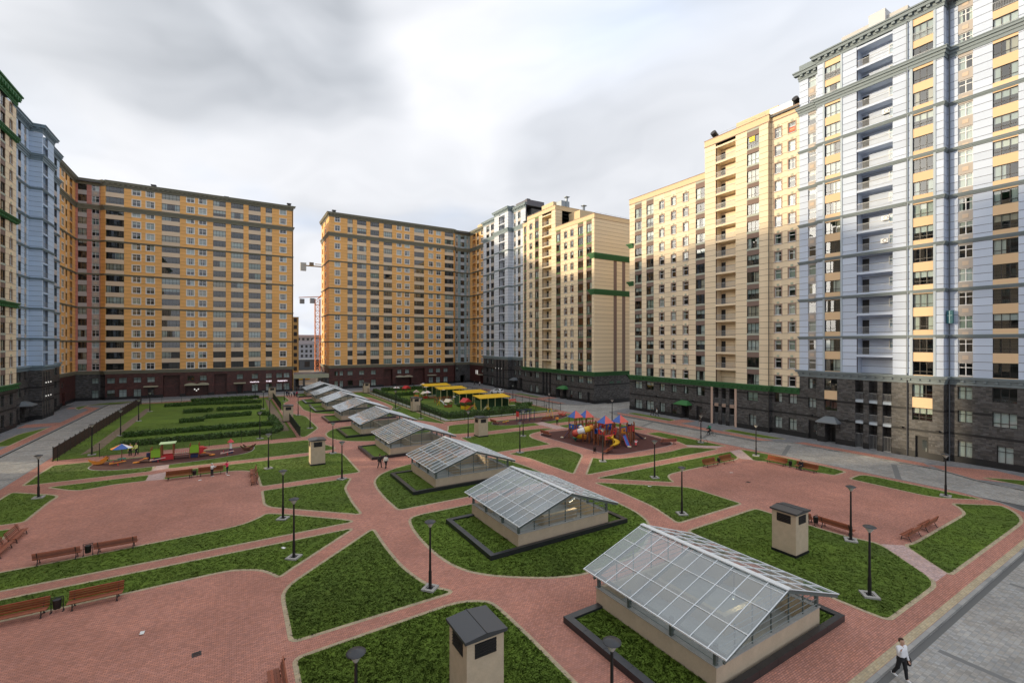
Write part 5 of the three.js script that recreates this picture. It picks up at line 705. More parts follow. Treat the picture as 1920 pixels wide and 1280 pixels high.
// drain covers and scraps lying on the paving
for (const [e, n, l] of [[-1.6, 27.7, 'small dark drain grate in the near left plaza'], [49.2, 30, 'small dark drain grate in the eastern plaza']]) { const g = thing('drain_grate', l, 'drain', [e, n], 0.1); mesh('frame', merge([bb(-0.2, 0.2, 0.004, 0.014, 0.15, 0.2), bb(-0.2, 0.2, 0.004, 0.014, -0.2, -0.15), bb(-0.2, -0.15, 0.004, 0.014, -0.15, 0.15), bb(0.15, 0.2, 0.004, 0.014, -0.15, 0.15)]), M.frameDark, g); for (let i = 0; i < 5; i++) mesh('slat', bb(-0.15, 0.15, 0.004, 0.011, -0.13 + i * 0.055, -0.1 + i * 0.055), M.iron, g); }
{ const r = rng(91), pm = std([0.75, 0.75, 0.72], 0.9), spots = [[-4.2, 31.2, 'white scrap of paper on the near left plaza'], [51, 33.2, 'white scrap of paper on the eastern plaza'], [-3.3, 62.6, 'white scrap of paper before the bench of the far left plaza'], [-0.6, 63.2, 'white scrap of paper by the feet of the child in pink'], [38.5, 34.6, 'white scrap on the large triangular lawn'], [3.2, 38.6, 'white scrap on the lawn strip by the lamp post']]; for (const [e, n, l] of spots) { const g = new THREE.PlaneGeometry(0.34, 0.2, 3, 2).rotateX(-Math.PI / 2), p = g.attributes.position; for (let i = 0; i < p.count; i++) p.setY(i, 0.03 + r() * 0.05); g.computeVertexNormals(); const m = shade(new THREE.Mesh(g, pm.clone())); m.material.side = THREE.DoubleSide; m.name = numbered('paper_scrap'); m.userData = { label: l, category: 'litter' }; m.position.set(e, 0, -n); m.rotation.y = r() * 3; scene.add(m); } }
// ---------- fences and screens ----------
{
  const g = thing('metal_fence', 'brown barred metal fence along the western road', 'fence', [-20.35, 116]), n = 27, L = 66.5 / n, panel = merge([bx(0.03, 0.05, L - 0.08, 0, 1.75, 0), bx(0.03, 0.05, L - 0.08, 0, 0.2, 0), ...Array.from({ length: 22 }, (_, i) => bx(0.02, 1.62, 0.03, 0, 0.98, -L / 2 + 0.09 + i * (L - 0.18) / 21))]), bm = std([0.06, 0.035, 0.03], 0.5);
  for (let i = 0; i <= n; i++) { mesh('post', cached('fpost', () => merge([bx(0.08, 1.95, 0.08, 0, 0.97, 0), bx(0.11, 0.04, 0.11, 0, 1.96, 0)])), M.iron, g).position.set(0, 0, 33.25 - i * L); if (i < n) mesh('panel', panel, bm, g).position.set(0, 0, 33.25 - (i + 0.5) * L); }
}
function wireFence(label, pts, h = 1.9, step = 3) {
  const [c0] = pts, g = thing('wire_fence', label, 'fence', c0), rel = pts.map(([e, n]) => [e - c0[0], n - c0[1]]);
  for (let i = 0; i < rel.length - 1; i++) { const [a, b] = [rel[i], rel[i + 1]], L = Math.hypot(b[0] - a[0], b[1] - a[1]), n = Math.max(1, Math.round(L / step)), turn = Math.atan2(b[1] - a[1], b[0] - a[0]); for (let k = 0; k <= n; k++) { if (k === n && i < rel.length - 2) continue; mesh('post', cached(`wp${h}`, () => bx(0.06, h, 0.06, 0, h / 2, 0)), M.iron, g).position.set(mix(a[0], b[0], k / n), 0, -mix(a[1], b[1], k / n)); if (k < n) { const m = mesh('mesh_panel', cached(`wm${h}_${(L / n).toFixed(2)}`, () => { const w = L / n - 0.08, l = []; for (let y = 0.15; y < h; y += 0.2) l.push(bx(w, 0.008, 0.008, 0, y, 0)); for (let x = -w / 2; x <= w / 2; x += 0.1) l.push(bx(0.006, h - 0.15, 0.006, x, h / 2 + 0.05, 0)); return merge(l); }), M.frameDark, g); m.position.set(mix(a[0], b[0], (k + 0.5) / n), 0, -mix(a[1], b[1], (k + 0.5) / n)); m.rotation.y = turn; } } }
}
wireFence('thin wire fence in front of the hedge garden, behind the toy train', [[-19.9, 82.7], [9.3, 82.7]], 1.9, 3.9);
wireFence('thin wire fence along the far side of the hedge garden', [[-20.3, 149.6], [9, 149.6]], 1.9, 4);
wireFence('dark wire fence round the near and left sides of the kindergarten', [[35.5, 147], [35.5, 86], [37, 84.3], [60.4, 84.3]], 1.7, 3);
wireFence('dark wire fence along the road side of the kindergarten', [[64.3, 84.2], [64.3, 149.5]], 1.9, 3.2);
for (const [a, c, l] of [[119, 145, 'dark green garden screen at the far gate'], [83, 100, 'dark green garden screen in front of the middle beige shaft']]) { const g = thing('garden_screen', l, 'screen', [9.35, (a + c) / 2]), n = Math.round((c - a) / 2.4), L = (c - a) / n; for (let i = 0; i < n; i++) mesh('panel', cached(`sp${L.toFixed(2)}`, () => bx(0.05, 1.6, L - 0.1, 0, 0.9, 0)), std([0.012, 0.022, 0.014], 0.6), g).position.z = (c - a) / 2 - (i + 0.5) * L; for (let i = 0; i <= n; i++) mesh('post', cached('spost', () => bx(0.09, 1.8, 0.09, 0, 0.9, 0)), M.iron, g).position.z = (c - a) / 2 - i * L; }
// ---------- hedges ----------
const leafGeo = (() => { const l = []; for (let i = 0; i < 3; i++) { const g = new THREE.PlaneGeometry(0.09, 0.14, 1, 2); const p = g.attributes.position; for (let k = 0; k < p.count; k++) { if (Math.abs(p.getY(k)) > 0.05) p.setX(k, p.getX(k) * 0.3); p.setZ(k, Math.abs(p.getX(k)) * 0.3); } g.rotateX(0.6 + i).rotateY(i * 2.1).translate(Math.sin(i * 2.1) * 0.05, i * 0.03, Math.cos(i * 2.1) * 0.05); l.push(g); } const m = merge(l); m.computeVertexNormals(); return m; })();
const leafMat = new THREE.MeshPhysicalMaterial({ color: 0xffffff, roughness: 0.7, side: THREE.DoubleSide, transmission: 0.25, thickness: 0 }), twigMat = std([0.055, 0.10, 0.02], 1);
function hedge(label, pts, w, h, seed, dens = 75) {
  const r = rng(seed), c0 = pts[0], g = thing('hedge', label, 'hedge', c0), spots = [], coreG = [];
  for (let i = 0; i < pts.length - 1; i++) { const a = pts[i], b = pts[i + 1], L = Math.hypot(b[0] - a[0], b[1] - a[1]), ang = Math.atan2(b[1] - a[1], b[0] - a[0]); coreG.push(bx(L, h * 0.72, w * 0.7, 0, h * 0.36, 0).rotateY(ang).translate((a[0] + b[0]) / 2 - c0[0], 0, -((a[1] + b[1]) / 2 - c0[1]))); for (let k = 0; k < L * dens; k++) { const t = r() * (L + 0.3) - 0.15, lump = 1 + 0.22 * fbm(t * 0.7 + seed, 3.1, 0.2, 3) + 0.1 * (r() - 0.5); const th = r() * Math.PI, rad = 0.72 + 0.28 * r(); const cr = Math.cos(th), q = Math.sign(cr) * Math.pow(Math.abs(cr), 0.5) * w * 0.5 * rad * lump, y = Math.pow(Math.sin(th), 0.45) * h * rad * lump * (r() < 0.7 ? 1 : r()); spots.push([a[0] - c0[0] + Math.cos(ang) * t - Math.sin(ang) * q, y, a[1] - c0[1] + Math.sin(ang) * t + Math.cos(ang) * q]); } }
  mesh('branches', merge(coreG), twigMat, g); const m = new THREE.InstancedMesh(leafGeo, leafMat, spots.length), o = new THREE.Object3D(), c = new THREE.Color();
  spots.forEach(([x, y, n], i) => { o.position.set(x, y, -n); o.rotation.set(r() * 6.28, r() * 6.28, r() * 6.28); const s = 1.2 + r() * 1.3; o.scale.set(s, s, s); o.updateMatrix(); m.setMatrixAt(i, o.matrix); const k = 0.6 + r() * 0.8; c.setRGB(0.066 * k, 0.135 * k, 0.016 * k); m.setColorAt(i, c); }); m.name = 'foliage'; m.userData.kind = 'stuff'; shade(m); g.add(m);
}
[['farthest hedge row of the garden, along the back fence', [[-9.6, 148.2], [5.9, 148.2]]], ['long hedge row second from the back of the garden', [[-14.3, 139.5], [-6.3, 139.5], [5.9, 136.5]]], ['short left hedge of the third row from the back', [[-9.5, 124.8], [-4.2, 124.8]]], ['right hedge of the third row from the back', [[-3.2, 125], [5.6, 124.4]]], ['short left hedge in the middle of the garden', [[-9, 110], [-5.2, 110.4]]], ['right hedge in the middle of the garden', [[-5, 113.6], [3.1, 114]]], ['small hedge clump at the right of the garden middle', [[4.6, 113], [6.4, 112]]], ['long hedge row behind the front hedge of the garden', [[-15.6, 98], [6.2, 98.2]]], ['front hedge row of the garden bending up its right side', [[-14.5, 89.4], [5.6, 89], [7, 91.5], [6.6, 107]]]].forEach(([l, p], i) => hedge(l, p, 1.15, i > 6 ? 0.8 : 0.85, 200 + i, i > 6 ? 110 : 80));
[['hedge along the left side of the kindergarten', [[38.4, 148], [38.2, 88]], 1.1], ['hedge along the near side of the kindergarten', [[38.6, 87.6], [57.2, 87.4]], 1.15], ['hedge in front of the nearest yellow shelter', [[48.4, 92], [56.4, 92]], 0.9], ['low hedge inside the kindergarten lawn', [[40, 91.2], [46, 90.8]], 0.8], ['hedge between the kindergarten shelters', [[47, 102.8], [58, 102.8]], 0.9], ['far hedge of the kindergarten', [[41, 149], [58, 148.6]], 1.2], ['hedge beside the far yellow shelter', [[41, 133], [46.5, 133]], 1.1], ['hedge left of the kindergarten toy huts', [[41, 120], [44, 120]], 1.0], ['dark shrub hedge by the exercise frames fence', [[55.5, 88.8], [58.5, 89.6]], 1.5], ['hedge at the road corner of the kindergarten', [[59, 95], [63, 94.6]], 1.0]].forEach(([l, p, h], i) => hedge(l, p, 1.3, h, 300 + i, 62));
// ---------- kindergarten shelters ----------
const postYellow = std([0.6, 0.55, 0.25], 0.6), greenWall = std([0.03, 0.085, 0.03], 0.7);
[[93, 'nearest yellow roofed kindergarten shelter'], [104.6, 'second nearest yellow roofed kindergarten shelter'], [116.9, 'third yellow roofed kindergarten shelter, second from the back'], [128, 'farthest yellow roofed kindergarten shelter']].forEach(([n, l]) => {
  const g = thing('shelter', l, 'shelter', [52.1, n + 1.9], 0, 'yellow roofed kindergarten shelters');
  const roof = mesh('roof', bx(8.3, 0.09, 3.9).rotateX(0.1).translate(0, 3.1, 0), M.yellowRoof, g); for (let i = 0; i < 18; i++) mesh('roof_rib', cached('rrib', () => bx(0.05, 0.05, 3.9).rotateX(0.1)), M.yellowRoof, g).position.set(-3.9 + i * 0.46, 3.17, 0);
  for (let i = 0; i < 5; i++) { mesh('post', cached('shp', () => bx(0.12, 2.8, 0.12, 0, 1.4, 0)), postYellow, g).position.set(-3.7 + i * 1.85, 0, 1.6); mesh('post', cached('shp2', () => bx(0.12, 3.2, 0.12, 0, 1.6, 0)), postYellow, g).position.set(-3.7 + i * 1.85, 0, -1.6); }
  mesh('back_wall', bx(7.4, 2.3, 0.06, 0, 1.2, -1.55), greenWall, g); for (const x of [-3.72, 3.72]) mesh('side_wall', bx(0.06, 2.3, 3.1, x, 1.2, 0), greenWall, g); mesh('rail', bx(7.4, 0.08, 0.06, 0, 0.8, 1.6), greenWall, g); mesh('rail', bx(7.4, 0.08, 0.06, 0, 0.3, 1.6), greenWall, g); mesh('floor', bx(7.6, 0.06, 3.5, 0, 0.04, 0), M.concrete, g);
});
// ---------- kindergarten toys ----------
const C = { red: std([0.55, 0.035, 0.04], 0.4), blue: std([0.03, 0.1, 0.38], 0.4), yellow: std([0.78, 0.48, 0.02], 0.4), orange: std([0.7, 0.25, 0.03], 0.45), coral: std([0.72, 0.14, 0.11], 0.45), lime: std([0.25, 0.48, 0.03], 0.5), teak: std([0.27, 0.085, 0.03], 0.6), cream: std([0.72, 0.62, 0.45], 0.6), white: M.white, brown: std([0.12, 0.05, 0.03], 0.6), pinkish: std([0.75, 0.5, 0.45], 0.6), navy: std([0.02, 0.03, 0.09], 0.5), teal: std([0.02, 0.2, 0.16], 0.45) };
function pyramid(w, h, y, c1, c2, g, name = 'roof') { for (let i = 0; i < 4; i++) { const q = new THREE.BufferGeometry(), a = i * Math.PI / 2 + Math.PI / 4, b = a + Math.PI / 2, r = w * Math.SQRT1_2; q.setAttribute('position', new THREE.Float32BufferAttribute([Math.cos(a) * r, y, Math.sin(a) * r, 0, y + h, 0, Math.cos(b) * r, y, Math.sin(b) * r, Math.cos(a) * r, y - 0.03, Math.sin(a) * r, Math.cos(b) * r, y - 0.03, Math.sin(b) * r, 0, y + h - 0.06, 0], 3)); q.setAttribute('uv', new THREE.Float32BufferAttribute(new Float32Array(12), 2)); q.computeVertexNormals(); const m = mesh(name + '_panel', q, (i % 2) ? c2 : c1, g); m.material.side = THREE.DoubleSide; } }
function toyHut(label, e, n, roofM, wallM, turn = 0, s = 1) { const g = thing('toy_hut', label, 'play hut', [e, n], turn); const w = 1.3 * s, h = 1.3 * s; for (const [x, z] of [[-1, -1], [1, -1], [-1, 1], [1, 1]]) mesh('post', bx(0.1, h, 0.1, x * w / 2, h / 2, z * w / 2), C.teak, g); mesh('wall', bx(w, 0.6 * s, 0.05, 0, 0.3 * s, w / 2), wallM, g); mesh('wall', bx(0.05, 0.6 * s, w, w / 2, 0.3 * s, 0), wallM, g); mesh('wall', bx(0.05, 0.6 * s, w, -w / 2, 0.3 * s, 0), wallM, g); const sh = new THREE.Shape(); sh.moveTo(-w * 0.68, 0); sh.lineTo(0, 0.7 * s); sh.lineTo(w * 0.68, 0); sh.lineTo(0, 0.12); mesh('roof', new THREE.ExtrudeGeometry(sh, { depth: w * 1.25, bevelEnabled: false }).translate(0, h, -w * 0.625), roofM, g); }
toyHut('toy hut with bright red roof at the back of the kindergarten', 45.7, 138.2, C.red, C.lime, 0.3, 1.25); toyHut('toy hut with bright red roof beside the nearest yellow shelter', 47, 98.4, C.red, C.yellow, 0.2, 1.3); toyHut('small toy hut with cream roof beside the white slide', 44.7, 103.5, C.cream, C.teak, 0.5); toyHut('small pink roofed toy hut in the kindergarten middle', 45.5, 128.6, C.pinkish, C.orange, -0.3); toyHut('small toy hut with cream roof behind the middle hedge', 46.1, 123.6, C.cream, C.red, 0.2);
function slideToy(label, e, n, mat, turn, L = 2.2) { const g = thing('slide', label, 'slide', [e, n], turn), pr = new THREE.Shape(); pr.moveTo(0, 1.35); pr.quadraticCurveTo(L * 0.35, 1.2, L * 0.55, 0.6); pr.quadraticCurveTo(L * 0.75, 0.18, L, 0.15); pr.lineTo(L, 0.09); pr.quadraticCurveTo(L * 0.72, 0.12, L * 0.5, 0.55); pr.quadraticCurveTo(L * 0.3, 1.12, 0, 1.29); mesh('chute', new THREE.ExtrudeGeometry(pr, { depth: 0.5, bevelEnabled: false, curveSegments: 8 }).translate(0, 0, -0.25), mat, g); for (const z of [-0.28, 0.28]) { mesh('side', new THREE.ExtrudeGeometry(pr, { depth: 0.04, bevelEnabled: false, curveSegments: 8 }).translate(0, 0.12, z - 0.02), mat, g); mesh('leg', tube([0, 0, z], [0, 1.9, z], 0.035), C.yellow, g); mesh('leg', tube([-0.7, 0, z], [0, 1.35, z], 0.035), C.yellow, g); } for (let i = 1; i < 5; i++) mesh('rung', tube([-0.7 + i * 0.14, i * 0.27, -0.28], [-0.7 + i * 0.14, i * 0.27, 0.28], 0.02), C.yellow, g); }
slideToy('coral red slide in the near corner of the kindergarten lawn', 47.2, 94.2, C.coral, 2.3); slideToy('orange framed slide at the near hedge of the kindergarten', 48.9, 91, C.cream, 2.0, 1.6); slideToy('white slide by the wooden climbing frame', 43.9, 107, C.white, -0.6, 1.8);
for (const [e, n, l] of [[46.2, 121.5, 'small white parasol by the far toy huts'], [51.5, 122.6, 'white mushroom parasol in the kindergarten middle'], [49, 108, 'white and brown mushroom parasol near the white slide'], [43, 139.5, 'small white parasol at the back left of the kindergarten'], [50.8, 135, 'small white parasol before the farthest shelter'], [54, 146, 'pink white parasol at the back fence']]) { const g = thing('play_parasol', l, 'parasol', [e, n], 0, 'kindergarten parasols'); mesh('pole', tube([0, 0, 0], [0, 2.0, 0], 0.05), C.teak, g); for (let i = 0; i < 8; i++) mesh('segment', cached(`seg${i}`, () => { const q = new THREE.ConeGeometry(1.1, 0.55, 3, 1, true, i * Math.PI / 4, Math.PI / 4); return q.translate(0, 2.1, 0); }), (() => { const m = i % 2 ? C.pinkish : C.white; m.side = THREE.DoubleSide; return m; })(), g); }
{ const g = thing('wooden_climber', 'wooden climbing frame behind the white slide', 'climbing frame', [46.8, 112]); for (let i = 0; i < 8; i++) mesh('post', bx(0.12, 1.7, 0.12, -2 + (i % 4) * 1.33, 0.85, i < 4 ? -0.7 : 0.7), C.teak, g); for (let i = 0; i < 4; i++) mesh('bar', bx(4.1, 0.08, 0.08, 0, 0.5 + (i % 2) * 0.9, i < 2 ? -0.7 : 0.7), C.teak, g); for (let i = 0; i < 7; i++) mesh('slat', bx(0.12, 0.7, 0.05, -1.8 + i * 0.6, 0.95, 0.72), C.teak, g); }
{ const g = thing('sandbox', 'square wooden sandbox in the kindergarten lawn', 'sandbox', [48.4, 123.8], 0.1); for (const [x, z, a] of [[0, 1.2, 0], [0, -1.2, 0], [1.2, 0, 1.57], [-1.2, 0, 1.57]]) { const m = mesh('board', bx(2.5, 0.3, 0.12, 0, 0.15, 0), C.teak, g); m.position.set(x, 0, z); m.rotation.y = a; } mesh('sand', bx(2.25, 0.12, 2.25, 0, 0.08, 0), M.mulch, g); }
{ const g = thing('low_wall', 'coral red bench frame behind the kindergarten road fence', 'bench', [61, 101.5]); mesh('seat', bx(4, 0.1, 0.5, 0, 0.5, 0), C.coral, g); mesh('back', bx(4, 0.4, 0.06, 0, 0.9, -0.25), C.coral, g); for (const x of [-1.8, 0, 1.8]) mesh('leg', bx(0.1, 0.5, 0.45, x, 0.25, 0), C.teak, g); }
// ---------- climbing playground ----------
{
  const g = thing('climbing_playground', 'large climbing playground with red and blue roofs, tubes and slides', 'playground', [50, 55]), X = (e) => e - 50, Z = (n) => -(n - 55);
  const tower = (e, n, h, roof, w = 1.5) => { const x = X(e), z = Z(n); for (const [a, c] of [[-1, -1], [1, -1], [-1, 1], [1, 1]]) { const top = roof ? 3.55 : h + 1.3; mesh('post', cached(`tp${top}`, () => bx(0.11, top, 0.11, 0, top / 2, 0)), C.teak, g).position.set(x + a * w / 2, 0, z + c * w / 2); } mesh('platform', bx(w + 0.1, 0.1, w + 0.1, x, h, z), C.brown, g); if (roof) { const q = new THREE.Group(); q.position.set(x, 0, z); g.add(q); q.name = 'roof'; pyramid(w + 0.35, 1.1, 3.5, C.coral, C.blue, q); } };
  tower(47.8, 58.6, 1.6, 1); tower(49.5, 57.9, 1.6, 1); tower(48.3, 52.1, 1.6, 1); tower(50.8, 51.5, 1.6, 1); tower(47.9, 55.2, 2.0, 0); tower(49.6, 55.8, 1.7, 0); tower(52.4, 53.2, 1.6, 0); tower(54.2, 53.3, 1.5, 0); tower(50.4, 53.8, 1.4, 0); tower(52.6, 56.2, 1.4, 0);
  for (const [e, n, y, w, h, t, c] of [[47.05, 58.6, 2.0, 1.4, 0.75, 1.57, 'blue'], [47.8, 57.85, 2.0, 1.3, 0.7, 0, 'blue'], [49.5, 57.1, 2.05, 1.3, 0.75, 0, 'red'], [48.3, 51.3, 1.4, 1.6, 0.7, 0, 'coral'], [47.5, 52.1, 2.1, 1.3, 0.7, 1.57, 'red'], [49.5, 51.6, 1.9, 1.1, 0.7, 0, 'red'], [51.6, 51.6, 2.0, 0.9, 0.9, 0, 'orange'], [50.1, 55.1, 2.2, 1.2, 1.0, 0, 'red'], [51.2, 54.6, 2.3, 1.2, 1.2, 0, 'blue'], [52.4, 52.4, 2.0, 1.4, 0.8, 0, 'blue'], [54.2, 52.5, 1.9, 1.2, 0.9, 0, 'red'], [53.3, 52.6, 1.6, 0.6, 0.9, 0.2, 'yellow'], [52.0, 54.6, 1.9, 1.2, 0.7, 0.8, 'red'], [49.2, 54.2, 2.2, 1.0, 0.8, 0.6, 'blue'], [50.6, 52.6, 2.0, 1.2, 0.7, 0, 'coral'], [54.9, 53.3, 2.0, 1.3, 0.8, 1.57, 'navy'], [51.5, 56.4, 2.2, 1.2, 1.1, 0.1, 'red'], [53.3, 55.6, 1.9, 1.2, 0.9, 0.1, 'blue']]) { const m = mesh('panel', cached(`cp${w}${h}`, () => bx(w, h, 0.05)), C[c], g); m.position.set(X(e), y, Z(n)); m.rotation.y = t; const d = mesh('cut_out', cached('cut', () => new THREE.CylinderGeometry(0.16, 0.16, 0.06, 12).rotateX(Math.PI / 2)), c === 'blue' ? C.yellow : C.navy, m); d.position.set(0.1, 0, 0); }
  for (const [a, c, h1, h2] of [[[48.6, 58.3], [48.9, 58.1], 1.6, 1.6], [[48.7, 55.4], [49.0, 55.6], 2, 1.7], [[51.3, 52.4], [51.8, 52.9], 1.6, 1.6], [[53.1, 53.3], [53.5, 53.3], 1.6, 1.5]]) { const m = mesh('bridge', bx(Math.hypot(c[0] - a[0], c[1] - a[1]) + 0.6, 0.08, 0.9), C.brown, g); m.position.set(X((a[0] + c[0]) / 2), (h1 + h2) / 2, Z((a[1] + c[1]) / 2)); m.rotation.y = Math.atan2(c[1] - a[1], c[0] - a[0]); }
  const pts = [[47.7, 54.6, 2.35], [46.8, 54.35, 2.3], [45.9, 54.6, 2.1], [45.5, 55.5, 1.75], [45.9, 56.4, 1.3], [46.9, 56.5, 0.85], [47.9, 56.2, 0.6]].map(([e, n, y]) => new THREE.Vector3(X(e), y, Z(n))), cv = new THREE.CatmullRomCurve3(pts);
  ['orange', 'yellow', 'white', 'coral', 'red', 'yellow', 'orange'].forEach((c, i, a) => { const sub = new THREE.CatmullRomCurve3(Array.from({ length: 5 }, (_, k) => cv.getPoint((i + k / 4) / a.length))); const m = mesh('tube_section', new THREE.TubeGeometry(sub, 8, 0.44, 16), C[c], g); m.material.side = THREE.DoubleSide; mesh('rim', new THREE.TorusGeometry(0.45, 0.035, 6, 20), C[c], m).position.copy(sub.getPoint(0)); m.children[0].lookAt(sub.getPoint(0.3)); });
  mesh('tube_section', new THREE.CylinderGeometry(0.4, 0.4, 1.1, 16, 1, true).rotateZ(1.57).translate(X(48.2), 2.0, Z(53.6)), C.blue, g).material.side = THREE.DoubleSide; mesh('tube_end', new THREE.SphereGeometry(0.3, 14, 10).translate(X(46.7), 2.35, Z(55.9)), C.white, g);
  // helical slide
  { const cs = Array.from({ length: 15 }, (_, i) => { const t = i / 14, a = t * Math.PI * 2.1 + 2.6; return new THREE.Vector3(X(48.4) + Math.cos(a) * 0.62, 1.55 - t * 1.35, Z(50.5) + Math.sin(a) * 0.62); }), c = new THREE.CatmullRomCurve3(cs), P = [], U = []; const n = 40; for (let i = 0; i <= n; i++) { const p = c.getPoint(i / n), d = c.getTangent(i / n), s = new THREE.Vector3(-d.z, 0, d.x).normalize(); for (const [o, y] of [[-0.34, 0.25], [-0.26, 0], [0.26, 0], [0.34, 0.25]]) { P.push(p.x + s.x * o, p.y + y, p.z + s.z * o); U.push(0, 0); } } const I = []; for (let i = 0; i < n; i++) for (let k = 0; k < 3; k++) { const a = i * 4 + k; I.push(a, a + 4, a + 1, a + 1, a + 4, a + 5); } const q = new THREE.BufferGeometry(); q.setAttribute('position', new THREE.Float32BufferAttribute(P, 3)); q.setAttribute('uv', new THREE.Float32BufferAttribute(U, 2)); q.setIndex(I); q.computeVertexNormals(); const m = mesh('spiral_slide', q, C.yellow, g); m.material.side = THREE.DoubleSide; mesh('slide_column', tube([X(48.4), 0, Z(50.5)], [X(48.4), 1.9, Z(50.5)], 0.06, 8), C.yellow, g); }
  const chute = (a, b, h, c, side) => { const dx = X(b[0]) - X(a[0]), dz = Z(b[1]) - Z(a[1]), L = Math.hypot(dx, dz), q = new THREE.Group(); q.name = 'straight_slide'; q.position.set(X(a[0]), 0, Z(a[1])); q.rotation.y = Math.atan2(-dz, dx); g.add(q); const s = new THREE.Shape(); s.moveTo(0, h); s.lineTo(L * 0.8, 0.2); s.lineTo(L, 0.18); s.lineTo(L, 0.1); s.lineTo(L * 0.78, 0.1); s.lineTo(0, h - 0.1); mesh('bed', new THREE.ExtrudeGeometry(s, { depth: 0.55, bevelEnabled: false }).translate(0, 0, -0.275), c, q); for (const z of [-0.31, 0.31]) mesh('side', new THREE.ExtrudeGeometry(s, { depth: 0.05, bevelEnabled: false }).translate(0, 0.14, z - 0.025), side, q); mesh('toe', new THREE.CylinderGeometry(0.3, 0.3, 0.12, 14).translate(L, 0.14, 0), C.cream, q); };
  chute([47.6, 59.4], [46.1, 59.9], 1.6, C.navy, C.teak); chute([50.9, 50.8], [50.4, 49.2], 1.6, C.blue, C.red); chute([54.9, 53.1], [57.1, 52.5], 1.5, C.navy, C.brown);
  for (const [e, n] of [[51.6, 50.2], [53.4, 51.6], [52.9, 54.9], [55, 52.7], [49.1, 53.1], [51.2, 53], [47.1, 53.3], [46.9, 57.2]]) mesh('post', cached('xp', () => bx(0.12, 3.0, 0.12, 0, 1.5, 0)), C.teak, g).position.set(X(e), 0, Z(n));
  mesh('spinner', merge([new THREE.CylinderGeometry(0.5, 0.12, 0.4, 14).translate(X(46.5), 0.35, Z(57)), cyl(0.05, 0.05, 0.3, X(46.5), 0.1, Z(57))]), C.teal, g);
  for (let i = 0; i < 5; i++) mesh('rung', tube([X(52.2) + i * 0.22, 0.4 + i * 0.22, Z(51.9)], [X(52.2) + i * 0.22, 0.4 + i * 0.22, Z(52.6)], 0.03), C.yellow, g);
}
{ // spring rider by the playground
  const g = thing('spring_rider', 'red and white spring rider at the front of the playground', 'spring rider', [51.9, 49.3], 0.7); mesh('spring', new THREE.TorusGeometry(0.12, 0.03, 6, 16).rotateX(1.57).translate(0, 0.2, 0), M.iron, g); mesh('body', (() => { const s = new THREE.Shape(); s.moveTo(-0.5, 0.3); s.quadraticCurveTo(-0.4, 0.75, -0.1, 0.55); s.lineTo(0.2, 0.6); s.quadraticCurveTo(0.4, 0.95, 0.55, 0.8); s.lineTo(0.4, 0.4); s.lineTo(0, 0.28); return new THREE.ExtrudeGeometry(s, { depth: 0.22, bevelEnabled: true, bevelSize: 0.02, bevelThickness: 0.02 }).translate(0, 0, -0.11); })(), C.red, g); mesh('seat', bx(0.35, 0.06, 0.34, 0, 0.62, 0), C.white, g); mesh('handle', tube([0.22, 0.75, -0.25], [0.22, 0.75, 0.25], 0.025), C.white, g); }
